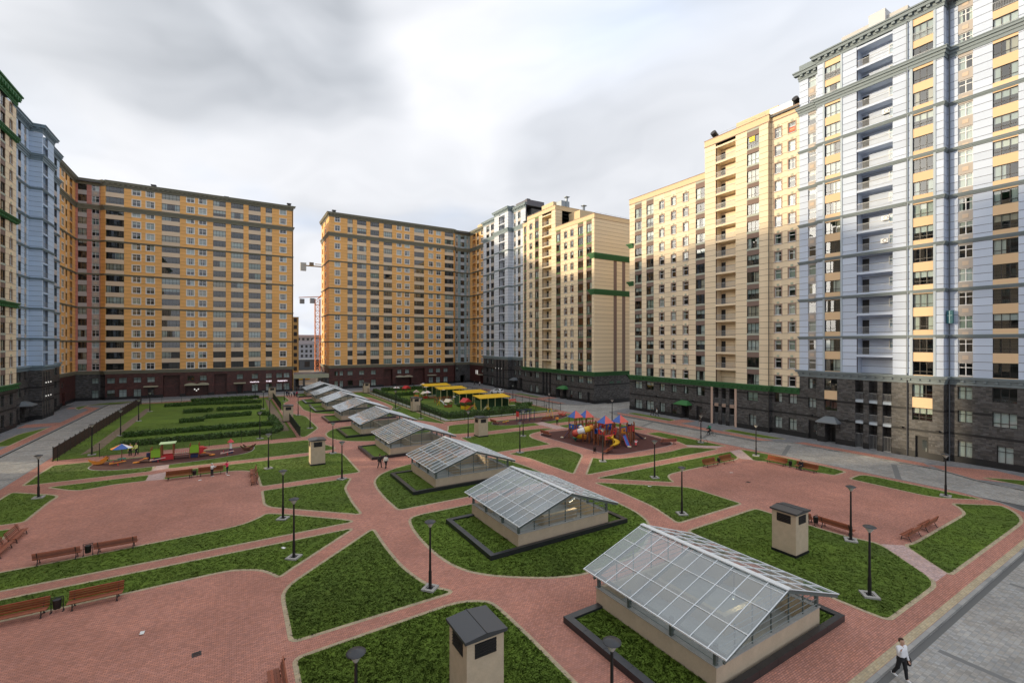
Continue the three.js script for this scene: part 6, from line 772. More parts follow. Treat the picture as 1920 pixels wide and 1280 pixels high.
// ---------- toy train ----------
{
  const g = thing('toy_train', 'long wooden toy train with green cabins and ramps', 'play train', [-6.7, 76.1], -0.02), cab = (x, w, y0, y1, m) => { for (const [a, c] of [[-1, -1], [1, -1], [-1, 1], [1, 1]]) mesh('post', bx(0.1, y1 + 0.35, 0.1, x + a * w / 2, (y1 + 0.35) / 2, c * 0.5), C.teak, g); mesh('panel', bx(w, y1 - y0, 0.06, x, (y0 + y1) / 2, 0.53), m, g); mesh('panel', bx(w, y1 - y0, 0.06, x, (y0 + y1) / 2, -0.53), m, g); };
  cab(-2.1, 1.0, 0.55, 1.5, C.lime); cab(2.1, 1.0, 0.7, 1.55, C.lime); mesh('platform', bx(1.05, 0.08, 1.05, -2.1, 0.55, 0), C.brown, g); mesh('platform', bx(1.05, 0.08, 1.05, 2.1, 0.6, 0), C.brown, g);
  for (const [a, c] of [[-1, -1], [1, -1], [-1, 1], [1, 1]]) mesh('post', bx(0.11, 2.2, 0.11, -0.85 + a * 0.62, 1.1, c * 0.5), C.teak, g); mesh('roof', bx(1.75, 0.1, 1.5, -0.85, 2.25, 0), std([0.55, 0.72, 0.4], 0.5), g); mesh('panel', bx(1.3, 0.6, 0.06, -0.85, 0.4, 0.53), C.red, g); mesh('panel', bx(1.3, 0.6, 0.06, -0.85, 0.4, -0.53), C.red, g);
  for (let i = 0; i < 9; i++) mesh('net_rope', tube([-0.1 + i * 0.2, 0.55, 0.5], [-0.1 + i * 0.2, 1.25, 0.5], 0.018, 5), C.red, g); for (const y of [0.6, 0.9, 1.22]) for (const z of [-0.5, 0.5]) mesh('net_rope', tube([-0.2, y, z], [1.6, y, z], 0.02, 5), C.pinkish, g); mesh('tunnel_floor', bx(1.9, 0.08, 1.0, 0.7, 0.5, 0), C.brown, g);
  mesh('chimney', merge([bx(0.35, 0.9, 0.35, -2.75, 0.7, 0), bx(0.5, 0.5, 0.5, -2.85, 0.9, 0)]), C.navy, g); mesh('panel', bx(0.5, 0.9, 1.0, 2.85, 0.9, 0), C.red, g); mesh('cone', new THREE.ConeGeometry(0.3, 0.7, 4).rotateZ(-1.57).translate(3.3, 1.1, 0), C.red, g);
  for (const sx of [-1, 1]) { mesh('ramp', bx(1.5, 0.08, 0.8).rotateZ(-sx * 0.38).translate(sx * 3.55, 0.34, 0), C.teak, g); for (const k of [0, 1]) mesh('ramp_disc', new THREE.CylinderGeometry(0.28 + k * 0.08, 0.28 + k * 0.08, 0.07, 14).translate(sx * (3.1 + k * 1.0), 0.55 - k * 0.4, 0.35), C.orange, g); }
  for (const x of [-2.3, -1.9, 1.9, 2.3]) for (const z of [-0.58, 0.58]) mesh('wheel', new THREE.CylinderGeometry(0.25, 0.25, 0.06, 14).rotateX(1.57).translate(x, 0.28, z), C.navy, g);
}
{ const g = thing('sand_parasol', 'rainbow striped parasol over a small play table', 'parasol', [-12.5, 77.3]); mesh('pole', tube([0, 0, 0], [0, 2.1, 0], 0.05), C.brown, g); const cols = [C.blue, C.white, C.coral, C.yellow, C.teal, C.white, C.orange, C.blue]; for (let i = 0; i < 8; i++) { const m = mesh('segment', cached(`rs${i}`, () => new THREE.ConeGeometry(1.15, 0.55, 3, 1, true, i * Math.PI / 4, Math.PI / 4).translate(0, 2.2, 0)), cols[i].clone(), g); m.material.side = THREE.DoubleSide; } mesh('table', cyl(0.45, 0.45, 0.06, 0, 0.55, 0, 16), C.teal, g); }
for (const [e, n, l, t] of [[-14.9, 77.6, 'orange wooden play boat at the left end of the toy train ground', 0.4], [1.7, 77, 'brown wooden play boat at the right end of the toy train ground', -0.5], [60.2, 78.3, 'coral play boat at the right end of the exercise area', 0.2]]) { const g = thing('play_boat', l, 'play boat', [e, n], t), s = new THREE.Shape(); s.moveTo(-0.9, 0.75); s.quadraticCurveTo(-0.6, 0.1, 0, 0.08); s.quadraticCurveTo(0.7, 0.1, 1.0, 0.85); s.lineTo(0.85, 0.85); s.quadraticCurveTo(0.5, 0.45, 0, 0.45); s.quadraticCurveTo(-0.5, 0.45, -0.75, 0.75); for (const z of [-0.4, 0.36]) mesh('hull_side', new THREE.ExtrudeGeometry(s, { depth: 0.05, bevelEnabled: false, curveSegments: 8 }).translate(0, 0, z), e > 50 ? C.coral : e > 0 ? C.brown : C.orange, g); mesh('seat', bx(0.5, 0.05, 0.72, 0, 0.42, 0), C.teak, g); mesh('floor', bx(1.1, 0.06, 0.7, 0, 0.16, 0), C.teak, g); }
for (const [e, n, l] of [[-12.6, 75.6, 'orange spring horse left of the toy train'], [-0.8, 74.9, 'pink spring seesaw right of the toy train'], [-8.5, 75.1, 'pale spring seesaw in front of the toy train'], [45, 76.3, 'yellow spring rider at the left of the exercise area']]) { const g = thing('seesaw', l, 'seesaw', [e, n], 0.3), c = l.includes('orange') ? C.orange : l.includes('yellow') ? C.yellow : C.pinkish; mesh('beam', bx(1.6, 0.07, 0.16, 0, 0.42, 0).rotateZ(0.08), c, g); mesh('pivot', merge([tube([0, 0, -0.15], [0, 0.42, 0], 0.035), tube([0, 0, 0.15], [0, 0.42, 0], 0.035)]), C.red, g); for (const x of [-0.65, 0.65]) { mesh('handle', tube([x * 0.7, 0.45, 0], [x * 0.7, 0.78, 0], 0.025), C.red, g); mesh('seat', bx(0.3, 0.05, 0.26, x, 0.47, 0), c, g); } }
{ const g = thing('play_post', 'white play column with red cap right of the toy train', 'play column', [-0.4, 76.1]); mesh('column', cyl(0.16, 0.16, 0.9, 0, 1.1, 0), C.white, g); mesh('foot', cyl(0.3, 0.2, 0.65, 0, 0.33, 0), C.navy, g); mesh('cap', new THREE.ConeGeometry(0.45, 0.5, 12).translate(0, 1.8, 0), C.red, g); }
{ const g = thing('exercise_frame', 'dark exercise frame with red board on maroon rubber', 'exercise frame', [50, 77]); for (let i = 0; i < 4; i++) for (const z of [-0.6, 0.6]) mesh('post', cached('ep', () => bx(0.1, 2.3, 0.1, 0, 1.15, 0)), C.navy, g).position.set(-1.7 + i * 1.13, 0, z); for (const z of [-0.6, 0.6]) mesh('bar', tube([-1.7, 2.25, z], [1.7, 2.25, z], 0.035), C.navy, g); for (let i = 0; i < 7; i++) mesh('rung', tube([-1.6 + i * 0.53, 2.22, -0.6], [-1.6 + i * 0.53, 2.22, 0.6], 0.025), C.navy, g); mesh('board', bx(0.06, 1.0, 1.0, -1.9, 1.5, 0), C.red, g); }
{ const g = thing('swing', 'yellow spring swing frame beside the dark bench', 'swing', [56.2, 77.3], 0.3); mesh('frame', merge([tube([-0.6, 0, 0.5], [-0.6, 1.9, 0], 0.045), tube([-0.6, 0, -0.5], [-0.6, 1.9, 0], 0.045), tube([0.6, 0, 0.5], [0.6, 1.9, 0], 0.045), tube([0.6, 0, -0.5], [0.6, 1.9, 0], 0.045), tube([-0.7, 1.9, 0], [0.7, 1.9, 0], 0.045)]), C.yellow, g); for (const x of [-0.25, 0.25]) mesh('chain', tube([x, 0.5, 0], [x, 1.88, 0], 0.012, 5), M.steel, g); mesh('seat', bx(0.6, 0.05, 0.25, 0, 0.5, 0), C.brown, g); }
// ---------- gatehouse, far buildings and cranes ----------
{
  const g = thing('gatehouse', 'low flat roofed gatehouse in the gap between the orange blocks', 'gatehouse', [22.2, 172]); mesh('roof', bb(-5.6, 5.3, 4.9, 5.3, -7.6, 7), M.roofing, g); mesh('fascia', merge([bb(-5.6, 5.3, 4.0, 4.88, 7.0, 7.2), bb(-5.6, 5.3, 4.88, 5.4, 7.0, 7.12)]), std([0.36, 0.36, 0.26], 0.8), g); for (const x of [-5.3, -2.4, 2.6, 5.0]) mesh('pillar', bb(x - 0.3, x + 0.3, 0, 4.9, 6.3, 6.9), M.stone, g); mesh('wall', bb(-5.5, -2.4, 0, 4.9, -7.4, -7.1), M.stone, g); mesh('wall', bb(3.4, 5.2, 0, 4.9, -7.4, 6.2), M.stone, g); for (let i = 0; i < 14; i++) mesh('gate_bar', cached('gbar', () => bx(0.05, 2.6, 0.05, 0, 1.3, 0)), M.iron, g).position.set(-5 + i * 0.2, 0, 6.5); mesh('gate_rail', bb(-5.1, -2.2, 2.5, 2.6, 6.47, 6.53), M.iron, g);
}
function farHouse(label, e, n, w, d, h, col, roofCol, floors, cols, white) { const g = thing('far_house', label, 'house', [e, n]), wm = std(col, 0.9); mesh('wall', bb(-w / 2, w / 2, 0, h, -d / 2, d / 2), wm, g); const rs = new THREE.Shape(); rs.moveTo(-d / 2 - 0.4, 0); rs.lineTo(0, roofCol ? 2.6 : 0.4); rs.lineTo(d / 2 + 0.4, 0); mesh('roof', new THREE.ExtrudeGeometry(rs, { depth: w + 0.6, bevelEnabled: false }).rotateY(Math.PI / 2).translate(-w / 2 - 0.3, h, 0), std(roofCol || [0.2, 0.2, 0.2], 0.8), g); const wg = bx(w / cols * 0.5, h / floors * 0.55, 0.1); for (let f = 0; f < floors; f++) for (let c = 0; c < cols; c++) { const m = mesh('window', wg, M.frameDark, g); m.position.set(-w / 2 + (c + 0.5) * w / cols, (f + 0.55) * h / floors, d / 2 + 0.02); } }
farHouse('narrow far orange and white tower behind the left orange block', 8, 226, 32, 16, 27, [0.6, 0.36, 0.14], null, 9, 12); farHouse('far grey old town house left in the gap', 44, 400, 26, 14, 15, [0.36, 0.35, 0.36], [0.18, 0.15, 0.15], 4, 8); farHouse('far pale old town house in the gap', 70, 430, 22, 14, 17, [0.5, 0.48, 0.46], [0.14, 0.16, 0.2], 4, 7); farHouse('far beige old town house beside the crane', 94, 440, 26, 14, 16, [0.45, 0.4, 0.33], [0.2, 0.12, 0.1], 4, 8); farHouse('far low dark shed in the gap', 40, 300, 34, 8, 6, [0.09, 0.1, 0.11], null, 1, 6); farHouse('far brown house on the skyline of the gap', 50, 520, 60, 16, 22, [0.34, 0.28, 0.25], [0.2, 0.13, 0.11], 5, 14);
{ const g = thing('site_container', 'yellow site container behind the gatehouse', 'container', [25, 216]); mesh('box', bx(6, 2.6, 2.5, 0, 1.3, 0), C.yellow, g); mesh('door', bx(1.2, 2.2, 0.06, 1.6, 1.2, 1.28), C.orange, g); for (let i = 0; i < 10; i++) mesh('rib', bx(0.08, 2.4, 0.06, -2.7 + i * 0.6, 1.3, 1.27), C.yellow, g); }
structure('site_ground', sheet(rect(-10, 130, 190, 330)), M.mulch, -0.14, 'bare sandy building site beyond the gap');
function lattice(h, w, mat, g, name, y0 = 0, sec = 3) { for (let y = y0; y < y0 + h; y += sec) { const q = mesh(name, cached(`lt${w}${sec}`, () => { const l = []; const c = [[-1, -1], [1, -1], [1, 1], [-1, 1]].map(([a, b]) => [a * w / 2, b * w / 2]); for (let i = 0; i < 4; i++) { const a = c[i], b = c[(i + 1) % 4]; l.push(tube([a[0], 0, a[1]], [a[0], sec, a[1]], 0.16, 4), tube([a[0], 0, a[1]], [b[0], sec, b[1]], 0.09, 4), tube([a[0], 0, a[1]], [b[0], 0, b[1]], 0.09, 4)); } return merge(l); }), mat, g); q.position.y = y; } }
{ const om = std([0.55, 0.17, 0.05], 0.6), g = thing('tower_crane', 'orange lattice tower crane in the gap between the orange blocks', 'crane', [37.7, 260]); lattice(39, 2.4, om, g, 'mast_section'); mesh('cab', bx(2.2, 2.6, 2.2, -2.6, 38, 0), std([0.25, 0.25, 0.26], 0.6), g); mesh('counterweight', bx(2.2, 2.4, 2, -7.5, 37.5, 0), std([0.2, 0.2, 0.2], 0.9), g); mesh('jib', merge([tube([-9, 39.4, -0.7], [4, 40.6, -0.7], 0.14, 4), tube([-9, 39.4, 0.7], [4, 40.6, 0.7], 0.14, 4), tube([0, 39, 0], [8, 48, 0], 0.2, 4), tube([0, 39, 1], [26, 60, 0], 0.2, 4), tube([0, 39, -1], [26, 60, 0], 0.2, 4)]), om, g); mesh('base', bx(5, 1, 5, 0, 0.3, 0), M.concrete, g); }
{ const om = std([0.55, 0.33, 0.12], 0.6), g = thing('tower_crane', 'crane whose short counter jib juts out left of the middle orange block', 'crane', [42, 228]); lattice(50, 2.2, om, g, 'mast_section'); mesh('jib', merge([tube([-15, 51.2, -0.7], [30, 51.4, -0.7], 0.18, 4), tube([-15, 51.2, 0.7], [30, 51.4, 0.7], 0.18, 4), tube([-10, 52.2, 0], [30, 52.8, 0], 0.18, 4)]), om, g); mesh('counterweight', bx(2.4, 3.6, 1.6, -15, 50.6, 0), std([0.5, 0.46, 0.4], 0.9), g); mesh('winch', bx(1.8, 1.4, 1.4, -11.5, 52.1, 0), std([0.2, 0.15, 0.1], 0.8), g); }
// ---------- air conditioners and hung cradle on the blue block ----------
for (const [n, y, l] of [[28.0, 48.6, 'air conditioner on the upper open balcony of the blue block'], [28.2, 30.2, 'air conditioner on the middle open balcony of the blue block'], [28.1, 33.4, 'air conditioner under the shadow edge on the blue block']]) { const g = thing('air_conditioner', l, 'air conditioner', [79.55, n, y]); mesh('case', bx(0.34, 0.62, 0.85), M.white, g); mesh('fan_grille', new THREE.TorusGeometry(0.24, 0.03, 6, 18).rotateY(Math.PI / 2).translate(-0.18, 0, 0.1), M.iron, g); mesh('bracket', bx(0.5, 0.05, 0.6, 0.1, -0.34, 0), M.iron, g); }
{ const g = thing('wall_cabinet', 'teal cabinet hung in the inner corner of the blue block', 'cabinet', [80.55, 21.45, 19.0]); mesh('body', bx(0.5, 1.7, 0.6), std([0.02, 0.13, 0.16], 0.5), g); mesh('stripe', merge([bx(0.02, 1.6, 0.06, -0.26, 0, 0), bx(0.02, 0.06, 0.5, -0.26, 0.2, 0)]), std([0.4, 0.55, 0.55], 0.5), g); }
// ---------- people ----------
const sdCap = (p, a, b, ra, rb) => { const bx_ = b[0] - a[0], by = b[1] - a[1], bz = b[2] - a[2], px = p[0] - a[0], py = p[1] - a[1], pz = p[2] - a[2]; const l = bx_ * bx_ + by * by + bz * bz || 1e-9, t = Math.max(0, Math.min(1, (px * bx_ + py * by + pz * bz) / l)); return Math.hypot(px - bx_ * t, py - by * t, pz - bz * t) - (ra + (rb - ra) * t); };
const smin = (a, b, k) => { const h = Math.max(k - Math.abs(a - b), 0) / k; return Math.min(a, b) - h * h * k * 0.25; };
function skin(bones, k, cell, pad = 0.05) {
  const lo = [9, 9, 9], hi = [-9, -9, -9]; for (const [a, b, ra, rb] of bones) for (let i = 0; i < 3; i++) { lo[i] = Math.min(lo[i], a[i] - ra, b[i] - rb); hi[i] = Math.max(hi[i], a[i] + ra, b[i] + rb); }
  const ext = lo.map((v, i) => hi[i] - v + 2 * pad), mid = lo.map((v, i) => (v + hi[i]) / 2), big = Math.max(...ext), n = Math.min(110, Math.max(18, Math.ceil(big / cell))), half = n / 2;
  const mc = new MarchingCubes(n, undefined, false, false, fineSkin ? 60000 : 16000); mc.isolation = 0;
  const sx = ext[0] / 2 * 1.12, sy = ext[1] / 2 * 1.06, sz = ext[2] / 2 * 1.12;
  for (let z = 0; z < n; z++) for (let y = 0; y < n; y++) for (let x = 0; x < n; x++) { const p = [mid[0] + (x - half) / half * sx, mid[1] + (y - half) / half * sy, mid[2] + (z - half) / half * sz]; let d = 9; for (const [a, b, ra, rb] of bones) { const q = sdCap(p, a, b, ra, rb); d = d > 8 ? q : smin(d, q, k); } mc.field[z * n * n + y * n + x] = -d; }
  mc.update(); const c = mc.count, P = new Float32Array(c * 3), Nn = new Float32Array(c * 3);
  for (let i = 0; i < c; i++) { P[i * 3] = mid[0] + mc.positionArray[i * 3] * sx; P[i * 3 + 1] = mid[1] + mc.positionArray[i * 3 + 1] * sy; P[i * 3 + 2] = mid[2] + mc.positionArray[i * 3 + 2] * sz; const v = new THREE.Vector3(mc.normalArray[i * 3] / sx, mc.normalArray[i * 3 + 1] / sy, mc.normalArray[i * 3 + 2] / sz).normalize(); Nn[i * 3] = v.x; Nn[i * 3 + 1] = v.y; Nn[i * 3 + 2] = v.z; }
  const g = new THREE.BufferGeometry(); g.setAttribute('position', new THREE.BufferAttribute(P, 3)); g.setAttribute('normal', new THREE.BufferAttribute(Nn, 3)); g.setAttribute('uv', new THREE.BufferAttribute(new Float32Array(c * 2), 2)); return g;
}
let fineSkin = false;
const skinMat = std([0.50, 0.29, 0.20], 0.6), cloth = (c) => std(c, 0.9);
// faces +z. pose: legs [forward angle, knee] and arms [forward, out, elbow] in radians
function person(label, { e, n, face = 0, h = 1.72, top, bottom, hair = [0.04, 0.025, 0.015], shoes = [0.05, 0.05, 0.05], legs = [[0.05, 0], [-0.05, 0]], arms = [[0.1, 0.12, 0.25], [0, 0.12, 0.25]], lean = 0, hat, sit, fine, y = 0, skirt, longSleeve = true }) {
  fineSkin = !!fine; const g = thing('person', label, 'person', [e, n, y], face), s = h / 1.75, cell = (fine ? 0.02 : 0.05), J = (x, yy, z) => [x * s, yy * s, z * s];
  const hipY = sit ? 0.5 : 0.92, sh = 0.5, up = (d) => [Math.sin(lean) * d, Math.cos(lean) * d], torso = (d, x = 0, z = 0) => J(x, hipY + up(d)[1], up(d)[0] + z);
  const pelvis = torso(0), waist = torso(0.16), chest = torso(0.36), neck0 = torso(0.52), neck1 = torso(0.6, 0, 0.02), head = torso(0.71, 0, 0.04);
  const skinB = [], topB = [], botB = [], shoeB = [], handB = [];
  topB.push([torso(0.1, -0.05), torso(0.38, -0.08), 0.115 * s, 0.125 * s], [torso(0.1, 0.05), torso(0.38, 0.08), 0.115 * s, 0.125 * s], [torso(0.47, -0.15), torso(0.47, 0.15), 0.072 * s, 0.072 * s]);
  botB.push([torso(-0.02, -0.07), torso(0.1, -0.05), 0.125 * s, 0.115 * s], [torso(-0.02, 0.07), torso(0.1, 0.05), 0.125 * s, 0.115 * s]);
  legs.forEach(([a, k], i) => { const x = i ? -0.1 : 0.1, hip = J(x, hipY - 0.02, 0), kn = J(x, hipY - 0.02 - Math.cos(a) * 0.43, Math.sin(a) * 0.43), b = a - k, an = [kn[0], kn[1] - Math.cos(b) * 0.42 * s, kn[2] + Math.sin(b) * 0.42 * s]; botB.push([hip, kn, 0.088 * s, 0.064 * s], [kn, an, 0.062 * s, 0.048 * s]); skinB.push([hip, kn, 0.08 * s, 0.055 * s], [kn, an, 0.055 * s, 0.04 * s]); const t = [an[0], an[1] - 0.045 * s, an[2] + 0.15 * s]; shoeB.push([[an[0], an[1] - 0.02 * s, an[2] - 0.03 * s], t, 0.052 * s, 0.04 * s]); skinB.push([an, t, 0.035 * s, 0.03 * s]); });
  arms.forEach(([f, o, k, inw = 0], i) => { const sx = i ? -1 : 1, a = torso(0.46, sx * 0.19), d = [sx * Math.sin(o), -Math.cos(o) * Math.cos(f), Math.cos(o) * Math.sin(f)], el = [a[0] + d[0] * 0.29 * s, a[1] + d[1] * 0.29 * s, a[2] + d[2] * 0.29 * s], f2 = f + k, d2 = [sx * Math.sin(o) * 0.6 - sx * inw, -Math.cos(f2) * (1 - inw * 0.4), Math.sin(f2) * (1 - inw * 0.4)], wr = [el[0] + d2[0] * 0.25 * s, el[1] + d2[1] * 0.25 * s, el[2] + d2[2] * 0.25 * s]; topB.push([a, el, 0.062 * s, 0.05 * s]); if (longSleeve) topB.push([el, wr, 0.05 * s, 0.038 * s]); skinB.push([a, el, 0.05 * s, 0.04 * s], [el, wr, 0.04 * s, 0.028 * s]);
    const q = new THREE.Vector3(...d2).normalize(), side = new THREE.Vector3(0, 0, 1).cross(q).normalize(); if (side.lengthSq() < 0.1) side.set(1, 0, 0); const P = (l, w, b = 0) => [wr[0] + (q.x * l + side.x * w) * s, wr[1] + (q.y * l + side.y * w) * s, wr[2] + (q.z * l + side.z * w) * s + b]; handB.push([wr, P(0.05, 0), 0.026 * s, 0.03 * s]); [[-0.026, 0.165], [-0.009, 0.18], [0.009, 0.175], [0.026, 0.15]].forEach(([w, l]) => handB.push([P(0.07, w), P(l * 0.7, w * 1.05, 0.006), 0.0105 * s, 0.0095 * s], [P(l * 0.7, w * 1.05, 0.006), P(l, w * 1.05, 0.03), 0.0095 * s, 0.008 * s])); handB.push([P(0.02, 0.02), P(0.085, 0.055, 0.02), 0.013 * s, 0.01 * s]); });
  const headB = [[torso(0.5), neck1, 0.055 * s, 0.05 * s], [torso(0.73, 0, 0.015), torso(0.76, 0, 0.01), 0.088 * s, 0.088 * s], [torso(0.65, 0, 0.05), torso(0.72, 0, 0.03), 0.058 * s, 0.075 * s], [torso(0.69, 0, 0.105), torso(0.66, 0, 0.122), 0.012 * s, 0.017 * s], [torso(0.7, 0.085, 0), torso(0.67, 0.085, 0.01), 0.02 * s, 0.014 * s], [torso(0.7, -0.085, 0), torso(0.67, -0.085, 0.01), 0.02 * s, 0.014 * s]];
  const parts = [skin([...skinB, [torso(0), torso(0.45), 0.09 * s, 0.1 * s], [torso(0.45, -0.16), torso(0.45, 0.16), 0.05 * s, 0.05 * s]], 0.05, cell)]; parts.push(skin(headB, 0.025, fine ? 0.007 : 0.02, 0.02)); for (let i = 0; i < 2; i++) parts.push(skin(handB.slice(i * 10, i * 10 + 10), 0.006, fine ? 0.005 : 0.012, 0.01));
  mesh('body', merge(parts), skinMat, g);
  const grow = (l, d) => l.map(([a, b, ra, rb]) => [a, b, ra + d, rb + d]); mesh('top', skin(grow(topB, 0.012), 0.05, cell), cloth(top), g); mesh('trousers', skin(grow(botB, 0.01), 0.045, cell), cloth(bottom), g); shoeB.forEach((q) => mesh('shoe', skin([q], 0.02, fine ? 0.014 : 0.03, 0.02), cloth(shoes), g));
  const hb = hat ? [[torso(0.75, 0, 0.0), torso(0.79, 0, 0), 0.1 * s, 0.096 * s]] : [[torso(0.76, 0, -0.02), torso(0.8, 0, 0), 0.094 * s, 0.08 * s], [torso(0.71, 0, -0.045), torso(0.76, 0, -0.03), 0.078 * s, 0.09 * s]]; mesh(hat ? 'hat' : 'hair', skin(hb, 0.02, fine ? 0.008 : 0.018, 0.02), cloth(hat || hair), g);
  if (fine) { for (const sx of [-1, 1]) mesh('eye', new THREE.SphereGeometry(0.011 * s, 8, 6).translate(...torso(0.715, sx * 0.033, 0.098)), M.black, g); mesh('mouth', bx(0.04 * s, 0.008 * s, 0.01).translate(...torso(0.635, 0, 0.105)), cloth([0.3, 0.1, 0.08]), g); }
  return g;
}
const walk = [[0.38, 0.15], [-0.3, 0.4]], swing = [[-0.3, 0.12, 0.3], [0.35, 0.12, 0.4]];
{
  const g = person('man in white sweater and black trousers walking with a phone at his ear', { e: 26.42, n: 8.72, face: -0.35, h: 1.84, top: [0.74, 0.74, 0.76], bottom: [0.012, 0.012, 0.014], shoes: [0.8, 0.8, 0.8], hair: [0.06, 0.032, 0.018], legs: [[0.22, 0.1], [-0.2, 0.3]], arms: [[0.0, 0.16, 0.3], [0.75, 0.35, 2.05, -0.12]], fine: true });
}
{ const g = thing('shoulder_bag', 'black bag hanging at the hip of the man in white', 'bag', [26.74, 8.68, 0.62], -0.35); mesh('pouch', (() => { const s = new THREE.Shape(); s.moveTo(-0.17, 0); s.quadraticCurveTo(-0.2, 0.3, -0.12, 0.34); s.lineTo(0.12, 0.34); s.quadraticCurveTo(0.2, 0.3, 0.17, 0); return new THREE.ExtrudeGeometry(s, { depth: 0.09, bevelEnabled: true, bevelSize: 0.02, bevelThickness: 0.02, bevelSegments: 2 }).rotateY(Math.PI / 2); })(), M.black, g); mesh('strap', tube([0.05, 0.33, -0.1], [0.05, 0.5, 0.0], 0.012), M.black, g); }
person('person in white jacket walking on the red path by the fourth glazed roof', { e: 16.1, n: 56.6, face: 2.4, top: [0.68, 0.66, 0.6], bottom: [0.015, 0.015, 0.018], legs: walk, arms: swing, hair: [0.03, 0.02, 0.015] });
person('person in black close behind the white jacket on the red path', { e: 15.55, n: 57.3, face: 2.4, top: [0.02, 0.02, 0.022], bottom: [0.015, 0.015, 0.018], legs: [[-0.3, 0.4], [0.3, 0.1]], arms: swing });
person('child in white hoodie standing before the bench with raised hands', { e: -2.2, n: 63.9, face: 0.9, h: 1.5, top: [0.7, 0.7, 0.68], bottom: [0.02, 0.02, 0.025], shoes: [0.7, 0.7, 0.7], hat: [0.68, 0.68, 0.66], arms: [[0.9, 0.1, 1.3], [0.9, 0.1, 1.2]] });
person('child in bright pink jacket standing at the plaza edge', { e: -0.7, n: 64.3, face: -1.2, h: 1.52, top: [0.72, 0.04, 0.12], bottom: [0.015, 0.02, 0.03], shoes: [0.75, 0.75, 0.75], arms: [[0.2, 0.5, 1.0], [0.9, 0.1, 1.2]] });
person('person in orange jacket walking on the crossing path left of the playground', { e: 52.8, n: 70.2, face: 2.6, top: [0.75, 0.28, 0.05], bottom: [0.02, 0.025, 0.02], legs: [[0.15, 0.05], [-0.15, 0.1]], arms: [[0.5, 0.3, 1.0], [0.5, 0.3, 1.0]] });
person('person in black on the sidewalk by the green lit shop window', { e: 77.3, n: 68.8, face: -2.6, top: [0.015, 0.015, 0.018], bottom: [0.015, 0.015, 0.018], legs: walk, arms: swing });
person('person in light grey on the sidewalk by the green lit shop window', { e: 77, n: 67.2, face: -2.6, top: [0.5, 0.5, 0.5], bottom: [0.02, 0.02, 0.025], legs: walk, arms: swing });
person('person on the sidewalk behind the lamp post with the bicycle', { e: 74.2, n: 54.5, face: 2.2, top: [0.05, 0.045, 0.04], bottom: [0.4, 0.4, 0.42], legs: walk, arms: swing });
person('dark clothed person sitting on the road side bench of the eastern plaza', { e: 59.62, n: 29.5, y: -0.02, face: W_, top: [0.015, 0.015, 0.018], bottom: [0.02, 0.02, 0.025], sit: true, legs: [[1.5, 1.5], [1.45, 1.4]], arms: [[0.7, 0.1, 0.9], [0.7, 0.1, 0.9]], lean: 0.25 });
person('left worker in yellow vest behind the front fence', { e: -12.3, n: 81.6, face: 0.4, top: [0.55, 0.6, 0.05], bottom: [0.02, 0.02, 0.025], hat: [0.03, 0.03, 0.03] });
person('right worker in pale yellow vest behind the front fence', { e: -11.6, n: 81.3, face: -0.7, top: [0.62, 0.66, 0.2], bottom: [0.02, 0.02, 0.025], legs: walk, arms: [[0.5, 0.1, 0.6], [0.4, 0.1, 0.6]] });
[[13.4, 150.8, [0.02, 0.03, 0.06], 'person in dark blue at the left of the group at the far gate'], [13.6, 147.4, [0.015, 0.015, 0.015], 'person in black in the group at the far gate'], [14.3, 146.8, [0.65, 0.65, 0.66], 'person in white in the group at the far gate'], [14.9, 146, [0.03, 0.03, 0.05], 'person in navy in the group at the far gate'], [15.7, 146.9, [0.4, 0.02, 0.06], 'person in dark red at the right of the group at the far gate'], [76.2, 152.2, [0.02, 0.02, 0.02], 'person in black by the far teal corner'], [77, 149.5, [0.6, 0.6, 0.6], 'person in white by the far teal corner']].forEach(([e, n, c, l], i) => person(l, { e, n, face: i * 0.9, top: c, bottom: [0.02, 0.02, 0.03], legs: i % 2 ? walk : [[0.05, 0], [-0.05, 0]], h: 1.62 + 0.05 * (i % 3) }));
// ---------- bicycles ----------
function bicycle(label, [e, n], turn, frameMat) { const g = thing('bicycle', label, 'bicycle', [e, n], turn); for (const x of [-0.52, 0.52]) { const w = mesh('wheel', new THREE.TorusGeometry(0.32, 0.022, 6, 24).translate(x, 0.34, 0), M.black, g); mesh('spokes', merge(Array.from({ length: 10 }, (_, i) => tube([x, 0.34, 0], [x + Math.cos(i * 0.628) * 0.31, 0.34 + Math.sin(i * 0.628) * 0.31, 0], 0.004, 4))), M.steel, w); } const t = [[[-0.52, 0.34], [-0.08, 0.3]], [[-0.08, 0.3], [-0.2, 0.82]], [[-0.2, 0.74], [0.36, 0.78]], [[-0.08, 0.3], [0.37, 0.7]], [[-0.52, 0.34], [-0.19, 0.72]], [[0.52, 0.34], [0.34, 0.92]]]; mesh('frame', merge(t.map(([a, b]) => tube([...a, 0], [...b, 0], 0.02))), frameMat, g); mesh('saddle', bx(0.26, 0.06, 0.14, -0.21, 0.88, 0), M.black, g); mesh('handlebar', merge([tube([0.34, 0.95, -0.26], [0.34, 0.95, 0.26], 0.014), tube([0.34, 0.9, 0], [0.34, 0.96, 0], 0.016)]), M.iron, g); mesh('pedals', merge([tube([-0.08, 0.3, -0.16], [-0.08, 0.3, 0.16], 0.012), tube([-0.08, 0.3, 0.1], [0.06, 0.2, 0.1], 0.01), tube([-0.08, 0.3, -0.1], [-0.22, 0.4, -0.1], 0.01)]), M.iron, g); return g; }
bicycle('pale bicycle leaning at the lamp post by the road', [61.9, 45.2], -1.0, std([0.6, 0.65, 0.6], 0.4)); bicycle('black bicycle ridden by the courier on the road', [68.8, 48.5], 1.85, M.iron);
